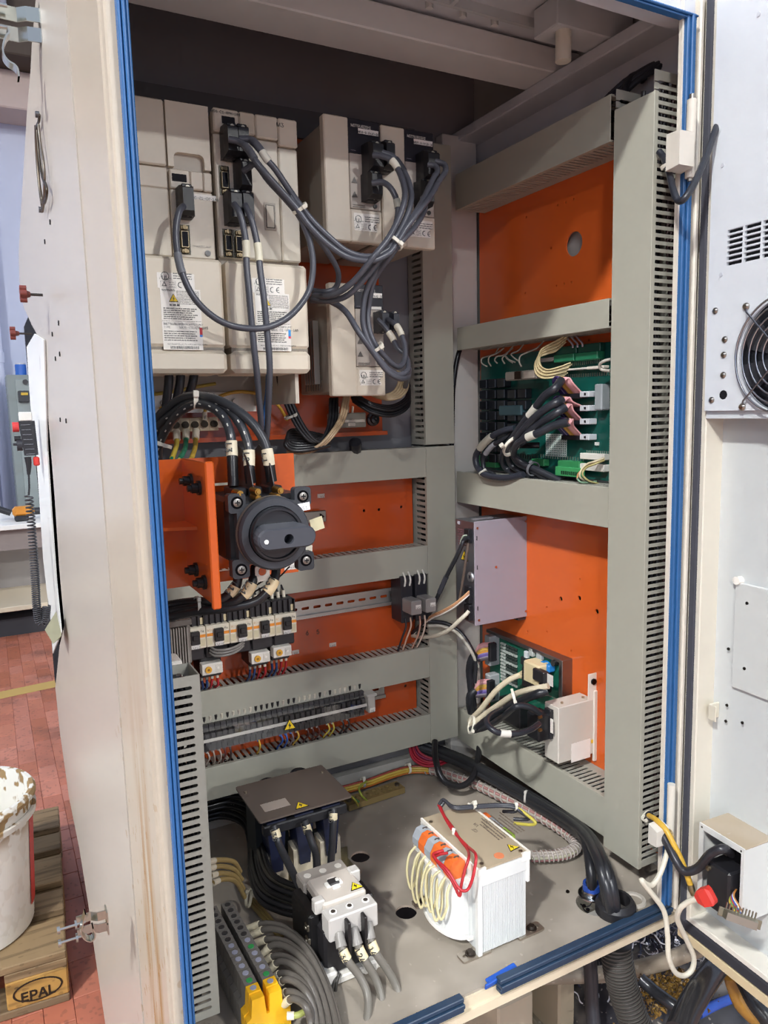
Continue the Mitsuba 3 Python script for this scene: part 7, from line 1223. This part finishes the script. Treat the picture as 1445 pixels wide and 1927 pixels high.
# curled metal chips
r_ = np.random.default_rng(5); P_ = []
ca = np.array((1.1024,0.93,0.4365))
for i in range(1500):
    c0 = ca+np.array([r_.normal(.03, .085), r_.normal(.03, .055), 0]); c0[2] = .405+.17*math.exp(-((c0[0]-ca[0]-.02)**2+(c0[1]-ca[1])**2)/.02)*r_.uniform(.45, 1.0)
    L_, rad, ph_, tw = r_.uniform(.012, .04), r_.uniform(.002, .006), r_.uniform(0, 6), r_.uniform(3, 9)
    d = r_.normal(size=3); d /= np.linalg.norm(d); u, v = perp(d); s = np.linspace(0, 1, 8)[:, None]
    q = c0+d*(s-.5)*L_+rad*(np.cos(ph_+tw*s)*u+np.sin(ph_+tw*s)*v); w = np.cross(d, u)*r_.uniform(.0008, .002)
    vv = np.concatenate([q-w, q+w]); f = [(k, k+1, k+9, k+8) for k in range(7)]
    P_.append((flat(vv, f), ('#5a5c66', '#3a3d4a', '#b9bbc0', '#26272e', '#d9d9dd', '#2e3348')[r_.integers(6)]))  # pale chips among the dark ones paint the glints of the metal
k = put('metal_swarf', P_, 'm_gloss'); labels[k] = {'label': 'heap of dark shiny curled metal chips behind the white cable loop', 'kind': 'stuff'}
one('swarf_mound', 'dark oily mound of caked chips under the loose metal curls', 'heap', (lambda g: (g[0]+np.array([ca[0]+.02, ca[1]+.02, .312]), g[1]))(lathe([(.24, 0), (.21, .05), (.13, .12), (.05, .16), (0, .165)], 28, True)), 'm_dusty', '#24242a')
r2 = np.random.default_rng(8); cy = np.array((0.9708,0.82,0.4897)); Q_ = []
for i in range(900):
    o = cy+np.array([r2.normal(0, .038), r2.normal(0, .022), 0]); o[2] = cy[2]+r2.uniform(-.006, .008); s = r2.uniform(.001, .0026)
    Q_.append((hull(o+r2.normal(size=(7, 3))*s), ('#5a4420', '#6d5226', '#4a381c', '#80642f')[r2.integers(4)]))
k = put('brown_grit', Q_, 'm_gloss'); labels[k] = {'label': 'wet brown grit lying in front of the metal chips', 'kind': 'stuff'}
cable('thick wet black hose slanting up under the open door', [(0.7981,0.66,0.6104),(0.8435,0.68,0.6132),(0.8987,0.7,0.6145),(0.9736,0.73,0.6022),(1.0634,0.77,0.5808)], .018, '#242427', n=18, name='hose', cat_='hose', mat='m_gloss')
cable('thin black hose crossing below the brown grit', [(0.8748,0.8,0.564),(0.8812,0.78,0.5567),(0.8838,0.75,0.5562),(0.8934,0.73,0.5486),(0.9002,0.71,0.5334)], .010, '#232428', n=12, name='hose', cat_='hose', mat='m_gloss')
cable('blue hose lying under the open door', [(1.02,0.8,0.4364),(1.0613,0.8,0.4351),(1.104,0.8,0.4295),(1.156,0.8,0.416)], .008, '#2b4ea0', n=12, name='hose', cat_='hose', mat='m_gloss')
cable('amber hose curving down under the open door', [(0.9873,0.72,0.582),(0.9993,0.72,0.5514),(1.0028,0.71,0.5306),(1.0166,0.7,0.5112),(1.0414,0.69,0.4859)], .010, '#8a642c', n=12, name='hose', cat_='hose', mat='m_gloss')
cable('black hose at the lower right corner under the open door', [(1.0033,0.72,0.5945),(0.997,0.7,0.5784),(0.9938,0.68,0.5618),(0.9949,0.66,0.5489),(1.008,0.65,0.5233)], .012, '#1f2023', n=12, name='hose', cat_='hose')

def floor_fn(p, n, uv):
    return mikit.mix([.22, .13, .10], [.32, .18, .14], mikit.fbm(p.x*6, p.y*6))
scene['m_floor'] = two({'type': 'principled', 'base_color': mikit.proc(floor_fn), 'roughness': .5, 'specular': .3})
scene['m_tile'] = two(blend(pr(.35, spec=.4), dif('#6d4a40'), lambda p, n, uv: .5*mikit.smoothstep(.45, .8, mikit.fbm(p.x*5, p.y*5, 3.0))+.3*mikit.smoothstep(.76, .82, mikit.noise(p.x*90, p.y*90, 1.0))))
scene['m_wood'] = two(blend(pr(.75, spec=.2), dif('#4a3a28'), lambda p, n, uv: .65*mikit.smoothstep(.4, .75, mikit.fbm(p.x*5+p.z*2, p.y*70, p.z*50))+.3*mikit.smoothstep(.74, .8, mikit.noise(p.x*60, p.y*150, p.z*100))))
scene['m_bucket'] = two(blend(pr(.4, spec=.4), dif('#8a6a35'), lambda p, n, uv: .9*mikit.smoothstep(.50, .58, mikit.fbm(p.x*40, p.y*40, p.z*24))*(.12+.88*mikit.smoothstep(.40, .47, p.z))))
